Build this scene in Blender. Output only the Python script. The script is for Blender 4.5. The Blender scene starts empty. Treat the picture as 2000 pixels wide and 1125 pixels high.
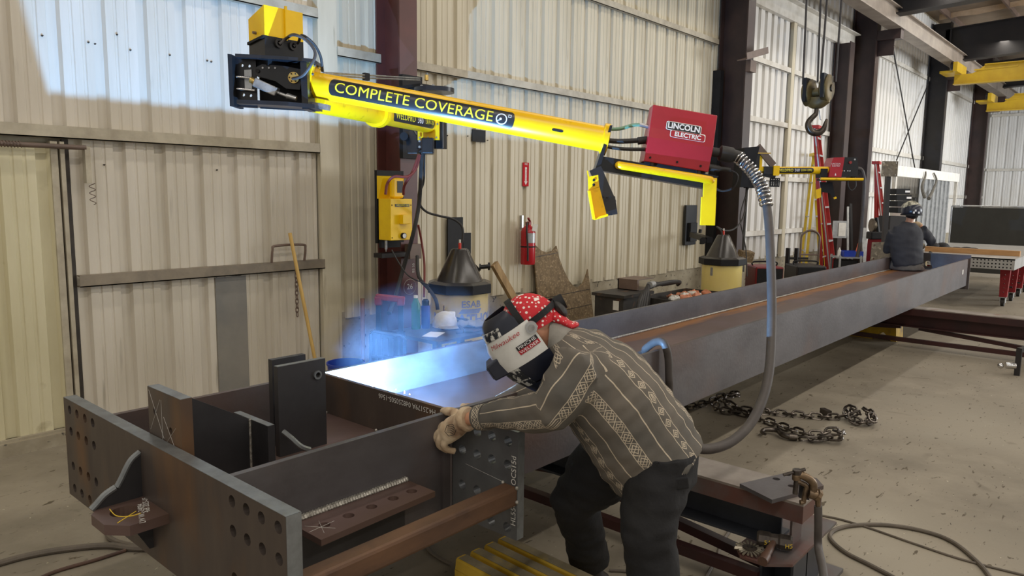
import bpy, bmesh, math, random
from mathutils import Vector, Matrix, Euler, noise as mnoise
from mathutils.geometry import tessellate_polygon

sc = bpy.context.scene
COL = sc.collection
V = Vector
PI = math.pi
random.seed(7)

# ---------------------------------------------------------------- camera
cam_data = bpy.data.cameras.new('camera')
cam_data.sensor_width = 36.0
cam_data.lens = 25.803
cam_data.clip_start = 0.05
cam_data.clip_end = 200
cam = bpy.data.objects.new('camera', cam_data)
COL.objects.link(cam)
cam.matrix_world = Matrix(((0.66353048, 0.08682918, -0.74309353, 0.0),
                           (-0.74804876, 0.09327691, -0.65705591, 0.0),
                           (0.01226184, 0.99184682, 0.12684454, 1.8),
                           (0, 0, 0, 1)))
sc.camera = cam

# ---------------------------------------------------------------- world and lights
world = bpy.data.worlds.new('world')
sc.world = world
world.use_nodes = True
wbg = world.node_tree.nodes['Background']
wbg.inputs[0].default_value = (1.0, 0.95, 0.88, 1)
wbg.inputs[1].default_value = 0.55

def area(name, loc, size, size_y, power, color, direction=(0, 0, -1)):
    d = bpy.data.lights.new(name, 'AREA')
    d.shape = 'RECTANGLE'
    d.size, d.size_y = size, size_y
    d.energy = power
    d.color = color
    o = bpy.data.objects.new(name, d)
    COL.objects.link(o)
    o.location = loc
    o.rotation_euler = V(direction).to_track_quat('-Z', 'Y').to_euler()
    return o

WARM = (1.0, 0.93, 0.83)
# two long rows of LED high-bay strips hung from the roof, parallel to the long wall
for k, (y, z, p) in enumerate(((3.9, 6.3, 300), (-0.5, 6.9, 780), (-6.5, 6.9, 950))):  # last row is an added fill light, out of view
    l = area('lamp_row', (11.0, y, z), 34.0, 0.22, p, WARM)
    l.rotation_euler = (0, 0, 0)
# daylight through the open end door on the far camera side of the hall
area('daylight_door', (24.0, -9.0, 3.0), 10.0, 5.0, 2200, (0.92, 0.96, 1.0), (0.1, 1.0, -0.05))

# view transform
sc.view_settings.view_transform = 'Standard'
sc.view_settings.look = 'None'
sc.view_settings.gamma = 1.0
sc.view_settings.use_curve_mapping = False
sc.view_settings.exposure = 0.0
sc.cycles.max_bounces = 6
sc.cycles.diffuse_bounces = 3
sc.cycles.glossy_bounces = 3
sc.cycles.volume_bounces = 0
sc.cycles.sample_clamp_indirect = 4.0

# ---------------------------------------------------------------- materials
MATS = {}
def mat(name, c1, c2=None, rough=0.5, metal=0.0, scale=6.0, bump=0.0, stretch=(1, 1, 1), thr=(0.35, 0.65),
        spec=0.5, c3=None, s3=1.5, t3=(0.5, 0.7), emit=None, alpha=1.0, trans=0.0, bscale=None, rvar=0.0, st3=None, coat=0.0):
    m = bpy.data.materials.new(name)
    m.use_nodes = True
    nt = m.node_tree
    N, L = nt.nodes, nt.links
    b = N['Principled BSDF']
    b.inputs['Roughness'].default_value = rough
    b.inputs['Metallic'].default_value = metal
    b.inputs['Specular IOR Level'].default_value = spec
    b.inputs['Base Color'].default_value = (*c1, 1)
    if coat: b.inputs['Coat Weight'].default_value = coat
    if trans:
        b.inputs['Transmission Weight'].default_value = trans
    if alpha < 1: b.inputs['Alpha'].default_value = alpha
    if emit:
        b.inputs['Emission Color'].default_value = (*emit[:3], 1)
        b.inputs['Emission Strength'].default_value = emit[3]
    if c2 is not None or bump:
        tc = N.new('ShaderNodeTexCoord')
        mp = N.new('ShaderNodeMapping'); mp.inputs['Scale'].default_value = stretch
        L.new(tc.outputs['Object'], mp.inputs['Vector'])
        nz = N.new('ShaderNodeTexNoise'); nz.inputs['Scale'].default_value = scale
        nz.inputs['Detail'].default_value = 7; nz.inputs['Roughness'].default_value = 0.62
        L.new(mp.outputs[0], nz.inputs['Vector'])
        if c2 is not None:
            rp = N.new('ShaderNodeValToRGB')
            rp.color_ramp.elements[0].position = thr[0]; rp.color_ramp.elements[0].color = (*c1, 1)
            rp.color_ramp.elements[1].position = thr[1]; rp.color_ramp.elements[1].color = (*c2, 1)
            L.new(nz.outputs['Fac'], rp.inputs['Fac'])
            out = rp.outputs['Color']
            if c3 is not None:
                n3 = N.new('ShaderNodeTexNoise'); n3.inputs['Scale'].default_value = s3; n3.inputs['Detail'].default_value = 5
                if st3:
                    mp3 = N.new('ShaderNodeMapping'); mp3.inputs['Scale'].default_value = st3
                    L.new(tc.outputs['Object'], mp3.inputs['Vector']); L.new(mp3.outputs[0], n3.inputs['Vector'])
                else:
                    L.new(tc.outputs['Object'], n3.inputs['Vector'])
                mr = N.new('ShaderNodeMapRange'); mr.inputs['From Min'].default_value = t3[0]; mr.inputs['From Max'].default_value = t3[1]
                L.new(n3.outputs['Fac'], mr.inputs['Value'])
                mx = N.new('ShaderNodeMix'); mx.data_type = 'RGBA'
                L.new(mr.outputs[0], mx.inputs['Factor']); L.new(out, mx.inputs['A']); mx.inputs['B'].default_value = (*c3, 1)
                out = mx.outputs['Result']
            L.new(out, b.inputs['Base Color'])
        if rvar:
            mrr = N.new('ShaderNodeMapRange'); mrr.inputs['To Min'].default_value = rough - rvar; mrr.inputs['To Max'].default_value = rough + rvar
            L.new(nz.outputs['Fac'], mrr.inputs['Value']); L.new(mrr.outputs[0], b.inputs['Roughness'])
        if bump:
            bp = N.new('ShaderNodeBump'); bp.inputs['Strength'].default_value = min(1, bump); bp.inputs['Distance'].default_value = 0.004
            if bscale:
                nb = N.new('ShaderNodeTexNoise'); nb.inputs['Scale'].default_value = bscale; nb.inputs['Detail'].default_value = 6
                L.new(tc.outputs['Object'], nb.inputs['Vector']); L.new(nb.outputs['Fac'], bp.inputs['Height'])
            else:
                L.new(nz.outputs['Fac'], bp.inputs['Height'])
            L.new(bp.outputs[0], b.inputs['Normal'])
    MATS[name] = m
    return m

def srgb(r, g, b):
    def f(c):
        c /= 255.0
        return c / 12.92 if c <= 0.04045 else ((c + 0.055) / 1.055) ** 2.4
    return (f(r), f(g), f(b))

# ---------------------------------------------------------------- mesh builder
def frame(n):
    n = V(n).normalized()
    a = V((0, 0, 1)) if abs(n.z) < 0.9 else V((1, 0, 0))
    u = a.cross(n).normalized()
    return u, n.cross(u), n

class B:
    def __init__(self, smooth=False):
        self.v, self.f, self.uv, self.smooth = [], [], None, smooth
    def _add(self, vs, fs):
        o = len(self.v)
        self.v += [V(p) for p in vs]
        self.f += [tuple(i + o for i in f) for f in fs]
        return self
    def hexa(self, p):
        return self._add(p, [(0, 3, 2, 1), (4, 5, 6, 7), (0, 1, 5, 4), (1, 2, 6, 5), (2, 3, 7, 6), (3, 0, 4, 7)])
    def box(self, x0, x1, y0, y1, z0, z1):
        return self.hexa([(x0, y0, z0), (x1, y0, z0), (x1, y1, z0), (x0, y1, z0), (x0, y0, z1), (x1, y0, z1), (x1, y1, z1), (x0, y1, z1)])
    def obox(self, c, s, rot=None, axes=None):
        c = V(c)
        if axes is None:
            m = Euler(rot).to_matrix() if rot else Matrix.Identity(3)
            axes = [m.col[i] for i in range(3)]
        a, b, d = [V(axes[i]) * (s[i] / 2) for i in range(3)]
        return self.hexa([c - a - b - d, c + a - b - d, c + a + b - d, c - a + b - d, c - a - b + d, c + a - b + d, c + a + b + d, c - a + b + d])
    def bar(self, p0, p1, w, h, up=(0, 0, 1)):
        p0, p1 = V(p0), V(p1)
        d = (p1 - p0).normalized()
        s = d.cross(V(up)).normalized(); u = s.cross(d)
        return self.obox((p0 + p1) / 2, ((p1 - p0).length, w, h), axes=(d, s, u))
    def prism(self, poly, vec):
        vec = V(vec); n = len(poly)
        p = [V(q) for q in poly]
        fs = [tuple(range(n))[::-1], tuple(range(n, 2 * n))] + [(i, (i + 1) % n, (i + 1) % n + n, i + n) for i in range(n)]
        return self._add(p + [q + vec for q in p], fs)
    def plate(self, outer, holes, org, u, v, t, seg=14):
        """flat plate with round holes; outer = 2d points, holes = (x, y, r); thickness t along u x v"""
        org, u, v = V(org), V(u).normalized(), V(v).normalized()
        n = u.cross(v)
        loops = [[V((a, b, 0)) for a, b in outer]]
        for (x, y, r) in holes:
            loops.append([V((x + r * math.cos(2 * PI * k / seg), y - r * math.sin(2 * PI * k / seg), 0)) for k in range(seg)])
        tris = tessellate_polygon(loops)
        flat = [p for l in loops for p in l]
        N = len(flat)
        vs = [org + u * p.x + v * p.y for p in flat] + [org + u * p.x + v * p.y + n * t for p in flat]
        fs = []
        for a, b, c in tris:
            pa, pb, pc = flat[a], flat[b], flat[c]
            if (pb - pa).cross(pc - pa).z < 0: b, c = c, b
            fs.append((a, c, b)); fs.append((a + N, b + N, c + N))
        o = 0
        for l in loops:
            k = len(l)
            fs += [(o + i, o + (i + 1) % k, o + (i + 1) % k + N, o + i + N) for i in range(k)]
            o += k
        return self._add(vs, fs)
    def cyl(self, p0, p1, r0, r1=None, n=16, caps=True):
        p0, p1 = V(p0), V(p1)
        r1 = r0 if r1 is None else r1
        u, w, d = frame(p1 - p0)
        vs = []
        for (p, r) in ((p0, r0), (p1, r1)):
            vs += [p + u * (r * math.cos(2 * PI * k / n)) + w * (r * math.sin(2 * PI * k / n)) for k in range(n)]
        fs = [(k, (k + 1) % n, (k + 1) % n + n, k + n) for k in range(n)]
        if caps: fs += [tuple(range(n))[::-1], tuple(range(n, 2 * n))]
        return self._add(vs, fs)
    def pipe(self, p0, p1, r, ri, n=20):
        return self.lathe([(ri, 0), (r, 0), (r, (V(p1) - V(p0)).length), (ri, (V(p1) - V(p0)).length), (ri, 0)], p0, V(p1) - V(p0), n)
    def lathe(self, prof, org, axis=(0, 0, 1), n=24, u=None):
        org = V(org); fu, fw, d = frame(axis)
        vs, fs = [], []
        for (r, h) in prof:
            vs += [org + d * h + fu * (r * math.cos(2 * PI * k / n)) + fw * (r * math.sin(2 * PI * k / n)) for k in range(n)]
        m = len(prof)
        for j in range(m - 1):
            fs += [(j * n + k, j * n + (k + 1) % n, (j + 1) * n + (k + 1) % n, (j + 1) * n + k) for k in range(n)]
        if prof[0] != prof[-1]:
            if prof[0][0] > 1e-5: fs.append(tuple(range(n))[::-1])
            if prof[-1][0] > 1e-5: fs.append(tuple(range((m - 1) * n, m * n)))
        return self._add(vs, fs)
    def tube(self, pts, r, n=8, closed=False):
        pts = [V(p) for p in pts]; m = len(pts)
        rs = r if isinstance(r, (list, tuple)) else [r] * m
        tang = []
        for i in range(m):
            a = pts[(i - 1) % m] if (closed or i > 0) else pts[i]
            b = pts[(i + 1) % m] if (closed or i < m - 1) else pts[i]
            tang.append((b - a).normalized())
        u = frame(tang[0])[0]
        vs, fs = [], []
        for i in range(m):
            t = tang[i]
            u = (u - t * u.dot(t)).normalized(); w = t.cross(u)
            vs += [pts[i] + u * (rs[i] * math.cos(2 * PI * k / n)) + w * (rs[i] * math.sin(2 * PI * k / n)) for k in range(n)]
        for i in range(m if closed else m - 1):
            j = (i + 1) % m
            fs += [(i * n + k, i * n + (k + 1) % n, j * n + (k + 1) % n, j * n + k) for k in range(n)]
        if not closed: fs += [tuple(range(n))[::-1], tuple(range((m - 1) * n, m * n))]
        return self._add(vs, fs)
    def sphere(self, c, r, nu=16, nv=10, rot=None):
        c = V(c); r = (r, r, r) if not isinstance(r, (list, tuple)) else r
        m = rot if rot is not None else Matrix.Identity(3)
        vs = [c + m @ V((0, 0, -r[2]))]
        for j in range(1, nv):
            a = -PI / 2 + PI * j / nv
            vs += [c + m @ V((r[0] * math.cos(a) * math.cos(2 * PI * k / nu), r[1] * math.cos(a) * math.sin(2 * PI * k / nu), r[2] * math.sin(a))) for k in range(nu)]
        vs.append(c + m @ V((0, 0, r[2])))
        fs = [(0, 1 + (k + 1) % nu, 1 + k) for k in range(nu)]
        for j in range(nv - 2):
            o = 1 + j * nu
            fs += [(o + k, o + (k + 1) % nu, o + nu + (k + 1) % nu, o + nu + k) for k in range(nu)]
        o = 1 + (nv - 2) * nu; top = len(vs) - 1
        fs += [(o + k, o + (k + 1) % nu, top) for k in range(nu)]
        return self._add(vs, fs)
    def loft(self, pts, radii, side, n=20, caps=True):
        """sections with half-axes (a along side, b across) swept through pts"""
        pts = [V(p) for p in pts]; m = len(pts)
        vs, fs = [], []
        for i in range(m):
            t = (pts[min(i + 1, m - 1)] - pts[max(i - 1, 0)]).normalized()
            s = V(side[i] if isinstance(side, list) else side)
            s = (s - t * s.dot(t)).normalized(); w = t.cross(s)
            a, b = radii[i] if isinstance(radii[i], (list, tuple)) else (radii[i], radii[i])
            vs += [pts[i] + s * (a * math.cos(2 * PI * k / n)) + w * (b * math.sin(2 * PI * k / n)) for k in range(n)]
        for i in range(m - 1):
            fs += [(i * n + k, i * n + (k + 1) % n, (i + 1) * n + (k + 1) % n, (i + 1) * n + k) for k in range(n)]
        if caps: fs += [tuple(range(n))[::-1], tuple(range((m - 1) * n, m * n))]
        return self._add(vs, fs)

def spline(pts, k=6, closed=False):
    pts = [V(p) for p in pts]; n = len(pts); out = []
    for i in range(n if closed else n - 1):
        g = lambda j: pts[j % n] if closed else pts[max(0, min(n - 1, j))]
        p0, p1, p2, p3 = g(i - 1), g(i), g(i + 1), g(i + 2)
        for s in range(k):
            t = s / k
            out.append(0.5 * ((2 * p1) + (p2 - p0) * t + (2 * p0 - 5 * p1 + 4 * p2 - p3) * t * t + (3 * p1 - p0 - 3 * p2 + p3) * t ** 3))
    if not closed: out.append(pts[-1])
    return out

def rootmat(parent):
    p = parent
    while p.parent is not None: p = p.parent
    return p.matrix_basis

def mesh_of(b, name):
    me = bpy.data.meshes.new(name)
    me.from_pydata([tuple(p) for p in b.v], [], b.f)
    me.validate(); me.update()
    if b.smooth:
        me.polygons.foreach_set('use_smooth', [True] * len(me.polygons))
        try: me.set_sharp_from_angle(angle=math.radians(b.smooth if b.smooth is not True else 40))
        except Exception: pass
    return me

def recalc(me):
    bm = bmesh.new(); bm.from_mesh(me)
    bmesh.ops.recalc_face_normals(bm, faces=bm.faces)
    bm.to_mesh(me); bm.free()

def obj(name, b, m, parent=None, local=False, label=None, kind=None, bevel=0.0, base=None):
    """one mesh object; verts are in world space (or the root's space when local)"""
    if parent is None and not local:
        xs = [p.x for p in b.v]; ys = [p.y for p in b.v]; zs = [p.z for p in b.v]
        org = V(base) if base is not None else V(((min(xs) + max(xs)) / 2, (min(ys) + max(ys)) / 2, min(zs)))
        b.v = [p - org for p in b.v]
    elif parent is not None and not local:
        inv = rootmat(parent).inverted()
        b.v = [inv @ p for p in b.v]
    me = mesh_of(b, name); recalc(me)
    o = bpy.data.objects.new(name, me)
    COL.objects.link(o)
    mm = MATS[m] if isinstance(m, str) else m
    me.materials.append(mm)
    if parent is not None: o.parent = parent
    elif not local: o.location = org
    if bevel:
        md = o.modifiers.new('edge', 'BEVEL'); md.width = bevel; md.segments = 2; md.limit_method = 'ANGLE'; md.angle_limit = 0.7
    if label: o['label'] = label
    if kind: o['kind'] = kind
    return o

def thing(name, label, cat, loc=(0, 0, 0), rz=0.0, group=None, kind=None):
    o = bpy.data.objects.new(name, None)
    o.empty_display_size = 0.1
    COL.objects.link(o)
    o.location = loc; o.rotation_euler = (0, 0, rz)
    o.matrix_basis = Matrix.Translation(V(loc)) @ Matrix.Rotation(rz, 4, 'Z')
    if label: o['label'] = label
    if cat: o['category'] = cat
    if group: o['group'] = group
    if kind: o['kind'] = kind
    return o

def tag(o, label, cat, group=None):
    o['label'] = label; o['category'] = cat
    if group: o['group'] = group
    return o

def struct(name, b, m, **k):
    o = obj(name, b, m, **k); o['kind'] = 'structure'; return o

def copy_tree(o, parent=None):
    c = o.copy(); COL.objects.link(c)
    if parent is not None: c.parent = parent
    for ch in list(o.children): copy_tree(ch, c)
    return c

def text_mesh(body, size, sx=1.0, cuts=0, shear=0.0, bold=0.0, spacing=1.0):
    """lettering as 2d polygons, centred; returns verts (x, y) and faces"""
    cu = bpy.data.curves.new('lettering', 'FONT')
    cu.body = body; cu.size = size; cu.align_x = 'CENTER'; cu.align_y = 'CENTER'; cu.shear = shear; cu.offset = bold; cu.space_character = spacing
    cu.resolution_u = 3
    to = bpy.data.objects.new('lettering', cu)
    COL.objects.link(to)
    dg = bpy.context.evaluated_depsgraph_get()
    me = bpy.data.meshes.new_from_object(to.evaluated_get(dg))
    COL.objects.unlink(to); bpy.data.objects.remove(to); bpy.data.curves.remove(cu)
    bm = bmesh.new(); bm.from_mesh(me)
    if cuts:
        ys = [v.co.y for v in bm.verts]
        for k in range(1, cuts):
            y = min(ys) + (max(ys) - min(ys)) * k / cuts
            bmesh.ops.bisect_plane(bm, geom=list(bm.verts) + list(bm.edges) + list(bm.faces), plane_co=(0, y, 0), plane_no=(0, 1, 0))
    bm.verts.index_update()
    vs = [(v.co.x * sx, v.co.y) for v in bm.verts]
    fs = [tuple(v.index for v in f.verts) for f in bm.faces]
    bm.free(); bpy.data.meshes.remove(me)
    return vs, fs

def lettering(name, body, size, org, u, v, m, parent, sx=1.0, lift=0.002, shear=0.0, bold=0.0, label=None, fn=None, cuts=0, spacing=1.0):
    vs, fs = text_mesh(body, size, sx, cuts, shear, bold, spacing)
    b = B()
    if fn: pts = [fn(x, y) for x, y in vs]
    else:
        org, u, v = V(org), V(u).normalized(), V(v).normalized(); n = u.cross(v)
        pts = [org + u * x + v * y + n * lift for x, y in vs]
    b._add(pts, fs)
    return obj(name, b, m, parent, label=label)

# ---------------------------------------------------------------- palette
mat('concrete_floor', srgb(146, 137, 121), srgb(120, 112, 98), rough=0.62, scale=1.6, bump=0.25, c3=srgb(158, 150, 134), s3=0.8, t3=(0.5, 0.72), bscale=30, spec=0.35)
mat('siding_cream', srgb(212, 203, 180), srgb(190, 180, 156), rough=0.5, scale=1.2, stretch=(3, 3, 0.35), c3=srgb(150, 138, 112), s3=3.0, t3=(0.62, 0.78), spec=0.4, st3=(6, 6, 0.6))
mat('siding_grey', srgb(214, 206, 192), srgb(196, 187, 170), rough=0.5, scale=1.0, stretch=(3, 3, 0.35), c3=srgb(150, 142, 126), s3=2.0, t3=(0.66, 0.8), spec=0.4, st3=(6, 6, 0.5))
mat('siding_white', srgb(232, 231, 228), srgb(214, 211, 205), rough=0.32, metal=0.0, scale=1.5, stretch=(3, 3, 0.3), spec=0.6)
mat('siding_patch', srgb(120, 118, 114), srgb(140, 135, 126), rough=0.5, scale=2)
mat('door_yellow', srgb(214, 206, 174), srgb(198, 189, 154), rough=0.5, scale=1.5, stretch=(2, 2, 0.4), c3=srgb(140, 126, 92), s3=4, t3=(0.64, 0.8))
mat('girt_paint', srgb(190, 181, 160), srgb(160, 150, 130), rough=0.5, scale=5)
mat('girt_white', srgb(218, 214, 205), srgb(196, 190, 178), rough=0.4, scale=5)
mat('stem_concrete', srgb(176, 167, 146), srgb(140, 130, 110), rough=0.85, scale=3, bump=0.5, c3=srgb(70, 66, 60), s3=18, t3=(0.64, 0.7))
mat('maroon_steel', srgb(96, 52, 46), srgb(76, 44, 41), rough=0.42, scale=2, spec=0.5)
mat('brown_steel', srgb(64, 46, 42), srgb(48, 36, 34), rough=0.45, scale=2)
mat('black_steel', srgb(38, 34, 34), srgb(28, 26, 27), rough=0.5, scale=3)
mat('jamb_dark', srgb(48, 43, 38), srgb(70, 62, 54), rough=0.6, scale=6)
mat('ceiling_liner', srgb(150, 132, 112), srgb(120, 104, 88), rough=0.7, scale=0.8)
mat('insulation', srgb(225, 200, 170), srgb(200, 172, 140), rough=0.8, scale=3)
mat('purlin', srgb(120, 100, 88), srgb(96, 80, 70), rough=0.5, scale=3)
mat('rail_grey', srgb(150, 138, 126), srgb(120, 110, 100), rough=0.45, scale=2)
mat('crane_yellow', srgb(200, 166, 30), srgb(180, 146, 22), rough=0.4, scale=2)
mat('black', srgb(22, 22, 24), srgb(30, 30, 32), rough=0.62, scale=8, spec=0.3)
mat('black_gloss', srgb(20, 21, 24), srgb(30, 31, 35), rough=0.28, scale=6)
mat('rubber', srgb(34, 32, 31), srgb(46, 43, 41), rough=0.6, scale=12)
mat('galvanised', srgb(190, 192, 192), srgb(160, 162, 164), rough=0.35, metal=0.6, scale=9)
mat('chrome', srgb(215, 215, 215), rough=0.22, metal=1.0)
mat('white_paint', srgb(236, 234, 228), srgb(220, 217, 208), rough=0.5, scale=6)

# floor: worn concrete with dark chips and swirled flecks
def floor_material():
    m = MATS['concrete_floor']; nt = m.node_tree; N, L = nt.nodes, nt.links
    b = N['Principled BSDF']
    src = b.inputs['Base Color'].links[0].from_socket
    tc = N.new('ShaderNodeTexCoord')
    out = src
    for (sc_, scale, lo, hi, col) in (((9, 26, 1), 1.0, 0.665, 0.70, srgb(88, 78, 62)), ((20, 60, 1), 1.0, 0.69, 0.72, srgb(70, 62, 52)), ((1, 1, 1), 3.2, 0.66, 0.80, srgb(104, 96, 82)), ((30, 40, 1), 1.0, 0.735, 0.76, srgb(215, 205, 180))):
        mp = N.new('ShaderNodeMapping'); mp.inputs['Scale'].default_value = sc_; mp.inputs['Rotation'].default_value = (0, 0, 0.35)
        nz = N.new('ShaderNodeTexNoise'); nz.inputs['Scale'].default_value = scale; nz.inputs['Detail'].default_value = 3; nz.inputs['Distortion'].default_value = 0.6
        mr = N.new('ShaderNodeMapRange'); mr.inputs['From Min'].default_value = lo; mr.inputs['From Max'].default_value = hi
        mx = N.new('ShaderNodeMix'); mx.data_type = 'RGBA'
        L.new(tc.outputs['Object'], mp.inputs['Vector']); L.new(mp.outputs[0], nz.inputs['Vector'])
        L.new(nz.outputs['Fac'], mr.inputs['Value']); L.new(mr.outputs[0], mx.inputs['Factor'])
        L.new(out, mx.inputs['A']); mx.inputs['B'].default_value = (*col, 1)
        out = mx.outputs['Result']
    L.new(out, b.inputs['Base Color'])
floor_material()

# ---------------------------------------------------------------- structure
WALL = 5.78
b = B(); b.box(-7, 36.2, -15, 6.1, -0.12, 0.0)
struct('floor', b, 'concrete_floor')

RIB = 0.291
def siding_mesh(name, z0, z1, m, ribs=3, width=None, deep=False):
    prof = []
    for k in range(ribs):
        o = k * RIB
        if deep:
            prof += [(o, 0), (o + 0.022, 0.05), (o + 0.105, 0.05), (o + 0.127, 0.0)]
            continue
        prof += [(o, 0), (o + 0.010, 0.030), (o + 0.072, 0.030), (o + 0.088, 0.0), (o + 0.140, 0.0), (o + 0.146, 0.006), (o + 0.160, 0.006), (o + 0.166, 0),
                 (o + 0.214, 0.0), (o + 0.220, 0.006), (o + 0.234, 0.006), (o + 0.240, 0)]
    prof.append((ribs * RIB + 0.006, -0.0025))
    if width:
        prof = [p for p in prof if p[0] < width] + [(width, 0)]
    b = B()
    n = len(prof)
    vs = [(x, y, z0) for x, y in prof] + [(x, y, z1) for x, y in prof]
    vs += [(x, y + 0.004, z0) for x, y in prof] + [(x, y + 0.004, z1) for x, y in prof]
    fs = []
    for i in range(n - 1):
        fs.append((i, i + 1, n + i + 1, n + i)); fs.append((2 * n + i + 1, 2 * n + i, 3 * n + i, 3 * n + i + 1))
        fs.append((i + 1, i, 2 * n + i, 2 * n + i + 1))
    fs.append((0, n, 3 * n, 2 * n)); fs.append((2 * n - 1, n - 1, 3 * n - 1, 4 * n - 1))
    b._add(vs, fs)
    me = mesh_of(b, name); me.materials.append(MATS[m])
    return me

def put(me, parent, loc, rz=0, name=None):
    o = bpy.data.objects.new(name or me.name, me); COL.objects.link(o); o.parent = parent
    o.location = loc; o.rotation_euler = (0, 0, rz)
    return o

TOPZ = 7.15
wall = thing('wall_back', None, None, (0, 0, 0), kind='structure')
PW = 3 * RIB
# sheets above the man door, and the wide sliding door leaf down to the floor
up = siding_mesh('siding_panel', 2.16, TOPZ, 'siding_grey')
for k in range(-4, 3):
    put(up, wall, (1.46 + k * PW if k != 0 else 1.46, WALL, 0)) if k < 3 else None
low = siding_mesh('siding_panel', 0.06, 2.16, 'siding_grey')
for k in range(0, 3):
    w = None
    x = 1.84 + k * RIB * 3
    if k < 2: put(low, wall, (x, WALL, 0))
last = siding_mesh('siding_panel', 0.06, 2.16, 'siding_grey', width=3.845 - 1.84 - 2 * PW)
put(last, wall, (1.84 + 2 * PW, WALL, 0))
# dark replacement strip low on the leaf
b = B(); b.box(2.86, 3.13, WALL - 0.006, WALL - 0.002, 0.10, 1.09)
obj('patch_sheet', b, 'siding_patch', wall)
# flat jamb trim between the leaf and the fixed wall
b = B(); b.box(3.86, 4.06, WALL - 0.05, WALL + 0.03, 0.05, TOPZ)
obj('jamb_trim', b, 'siding_cream', wall)
# fixed wall above the concrete stem
fix = siding_mesh('siding_panel', 0.62, TOPZ, 'siding_cream')
wht = siding_mesh('siding_panel', 0.62, TOPZ, 'siding_white', deep=True)
x = 4.07
k = 0
while x < 35.8:
    o = put(fix if x < 11.2 else wht, wall, (x, WALL, 0.0 if k % 3 else -0.02))
    x += PW; k += 1
b = B(); b.box(4.06, 36.0, WALL + 0.02, WALL + 0.3, 0.0, 0.66)
struct('baseboard_back', b, 'stem_concrete')
b = B(); b.box(-4, 4.06, WALL + 0.03, WALL + 0.3, 0.0, 0.05)
struct('baseboard_left', b, 'stem_concrete')
# closing skin behind the sheets keeps daylight out
b = B(); b.box(-4, 36.1, WALL + 0.06, WALL + 0.1, 0.0, 7.3)
obj('sheathing', b, 'siding_cream', wall)

def girt(x0, x1, z, m='girt_paint', h=0.085, d=0.06):
    b = B()
    b.box(x0, x1, WALL - d, WALL - 0.004, z + h / 2 - 0.008, z + h / 2)
    b.box(x0, x1, WALL - d, WALL - d + 0.006, z - h / 2, z + h / 2 - 0.008)
    b.box(x0, x1, WALL - d, WALL - 0.004, z - h / 2, z - h / 2 + 0.008)
    obj('girt', b, m, wall)
girt(-4, 3.85, 2.185)
mat('rail_drab', srgb(146, 134, 116), srgb(120, 110, 96), rough=0.5, scale=5)
girt(1.84, 3.88, 1.146, 'rail_drab')
girt(-4, 3.86, 3.35)
for z in (3.06,):
    girt(4.06, 4.55, z); girt(4.74, 11.5, z); 
girt(4.06, 4.55, 4.3); girt(4.74, 11.5, 4.3)
girt(4.74, 11.5, 5.3)
for z in (1.12, 2.16, 3.2, 4.25):
    girt(11.85, 17.0, z, 'girt_white', h=0.1)
for z in (1.9, 3.04, 5.4):
    girt(17.3, 18.1, z, 'girt_white'); girt(18.45, 25.1, z, 'girt_white', h=0.12); girt(25.4, 32.0, z, 'girt_white', h=0.12); girt(32.3, 35.7, z, 'girt_white', h=0.12)
# bright header channel of the blocked-up opening, with its jamb column
b = B(); b.box(11.85, 18.15, WALL - 0.10, WALL - 0.09, 5.18, 5.48); b.box(11.85, 18.15, WALL - 0.10, WALL - 0.002, 5.16, 5.18); b.box(11.85, 18.15, WALL - 0.22, WALL - 0.1, 5.47, 5.49)
obj('header_channel', b, 'girt_white', wall)
b = B(); b.box(14.6, 14.75, WALL - 0.07, WALL - 0.004, 0.62, 5.16)
obj('post_trim', b, 'siding_cream', wall)

# stray screws in the sliding leaf
for p in ((1.720, 5.775, 2.819), (2.005, 5.775, 2.820), (2.047, 5.775, 2.816), (2.198, 5.775, 2.904), (2.285, 5.775, 2.809), (2.570, 5.775, 2.814), (2.862, 5.775, 2.813), (2.895, 5.775, 2.810), (2.062, 5.775, 1.974), (2.908, 5.775, 1.964), (5.461, 5.775, 2.406), (5.767, 5.775, 2.421), (6.084, 5.775, 2.396)):
    p = V(p); b = B(); b.cyl(p, p + V((0.004, -0.012, 0.002)), 0.007, 0.004, n=6); obj('screw', b, 'jamb_dark', wall)
b = B(); b.box(5.83, 6.04, 5.762, 5.772, 2.37, 2.50); obj('cover_plate', b, 'black', wall)

# man door with its frame
door = thing('door_1', None, None, (1.3, WALL, 0), kind='structure')
dl = siding_mesh('door_sheet', 0.10, 2.10, 'door_yellow', ribs=4, width=1.0)
o = bpy.data.objects.new('door_leaf', dl); COL.objects.link(o); o.parent = door; o.location = (-0.55, -0.03, 0)
b = B(); b.box(1.712, 1.755, WALL - 0.05, WALL + 0.03, 0.1, 2.12); b.box(1.768, 1.795, WALL - 0.06, WALL + 0.03, 0.08, 2.12)
obj('door_frame', b, 'girt_paint', door)
b = B(); b.box(1.797, 1.838, WALL - 0.002, WALL + 0.02, 0.06, 2.14); b.box(1.756, 1.767, WALL - 0.002, WALL + 0.03, 0.06, 2.12)
obj('dark_seal', b, 'jamb_dark', door)
b = B(); b.box(0.4, 1.80, WALL - 0.10, WALL + 0.03, 0.0, 0.09); b.box(0.4, 1.74, WALL - 0.06, WALL - 0.03, 0.085, 0.105)
obj('door_sill', b, 'stem_concrete', door)

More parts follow.
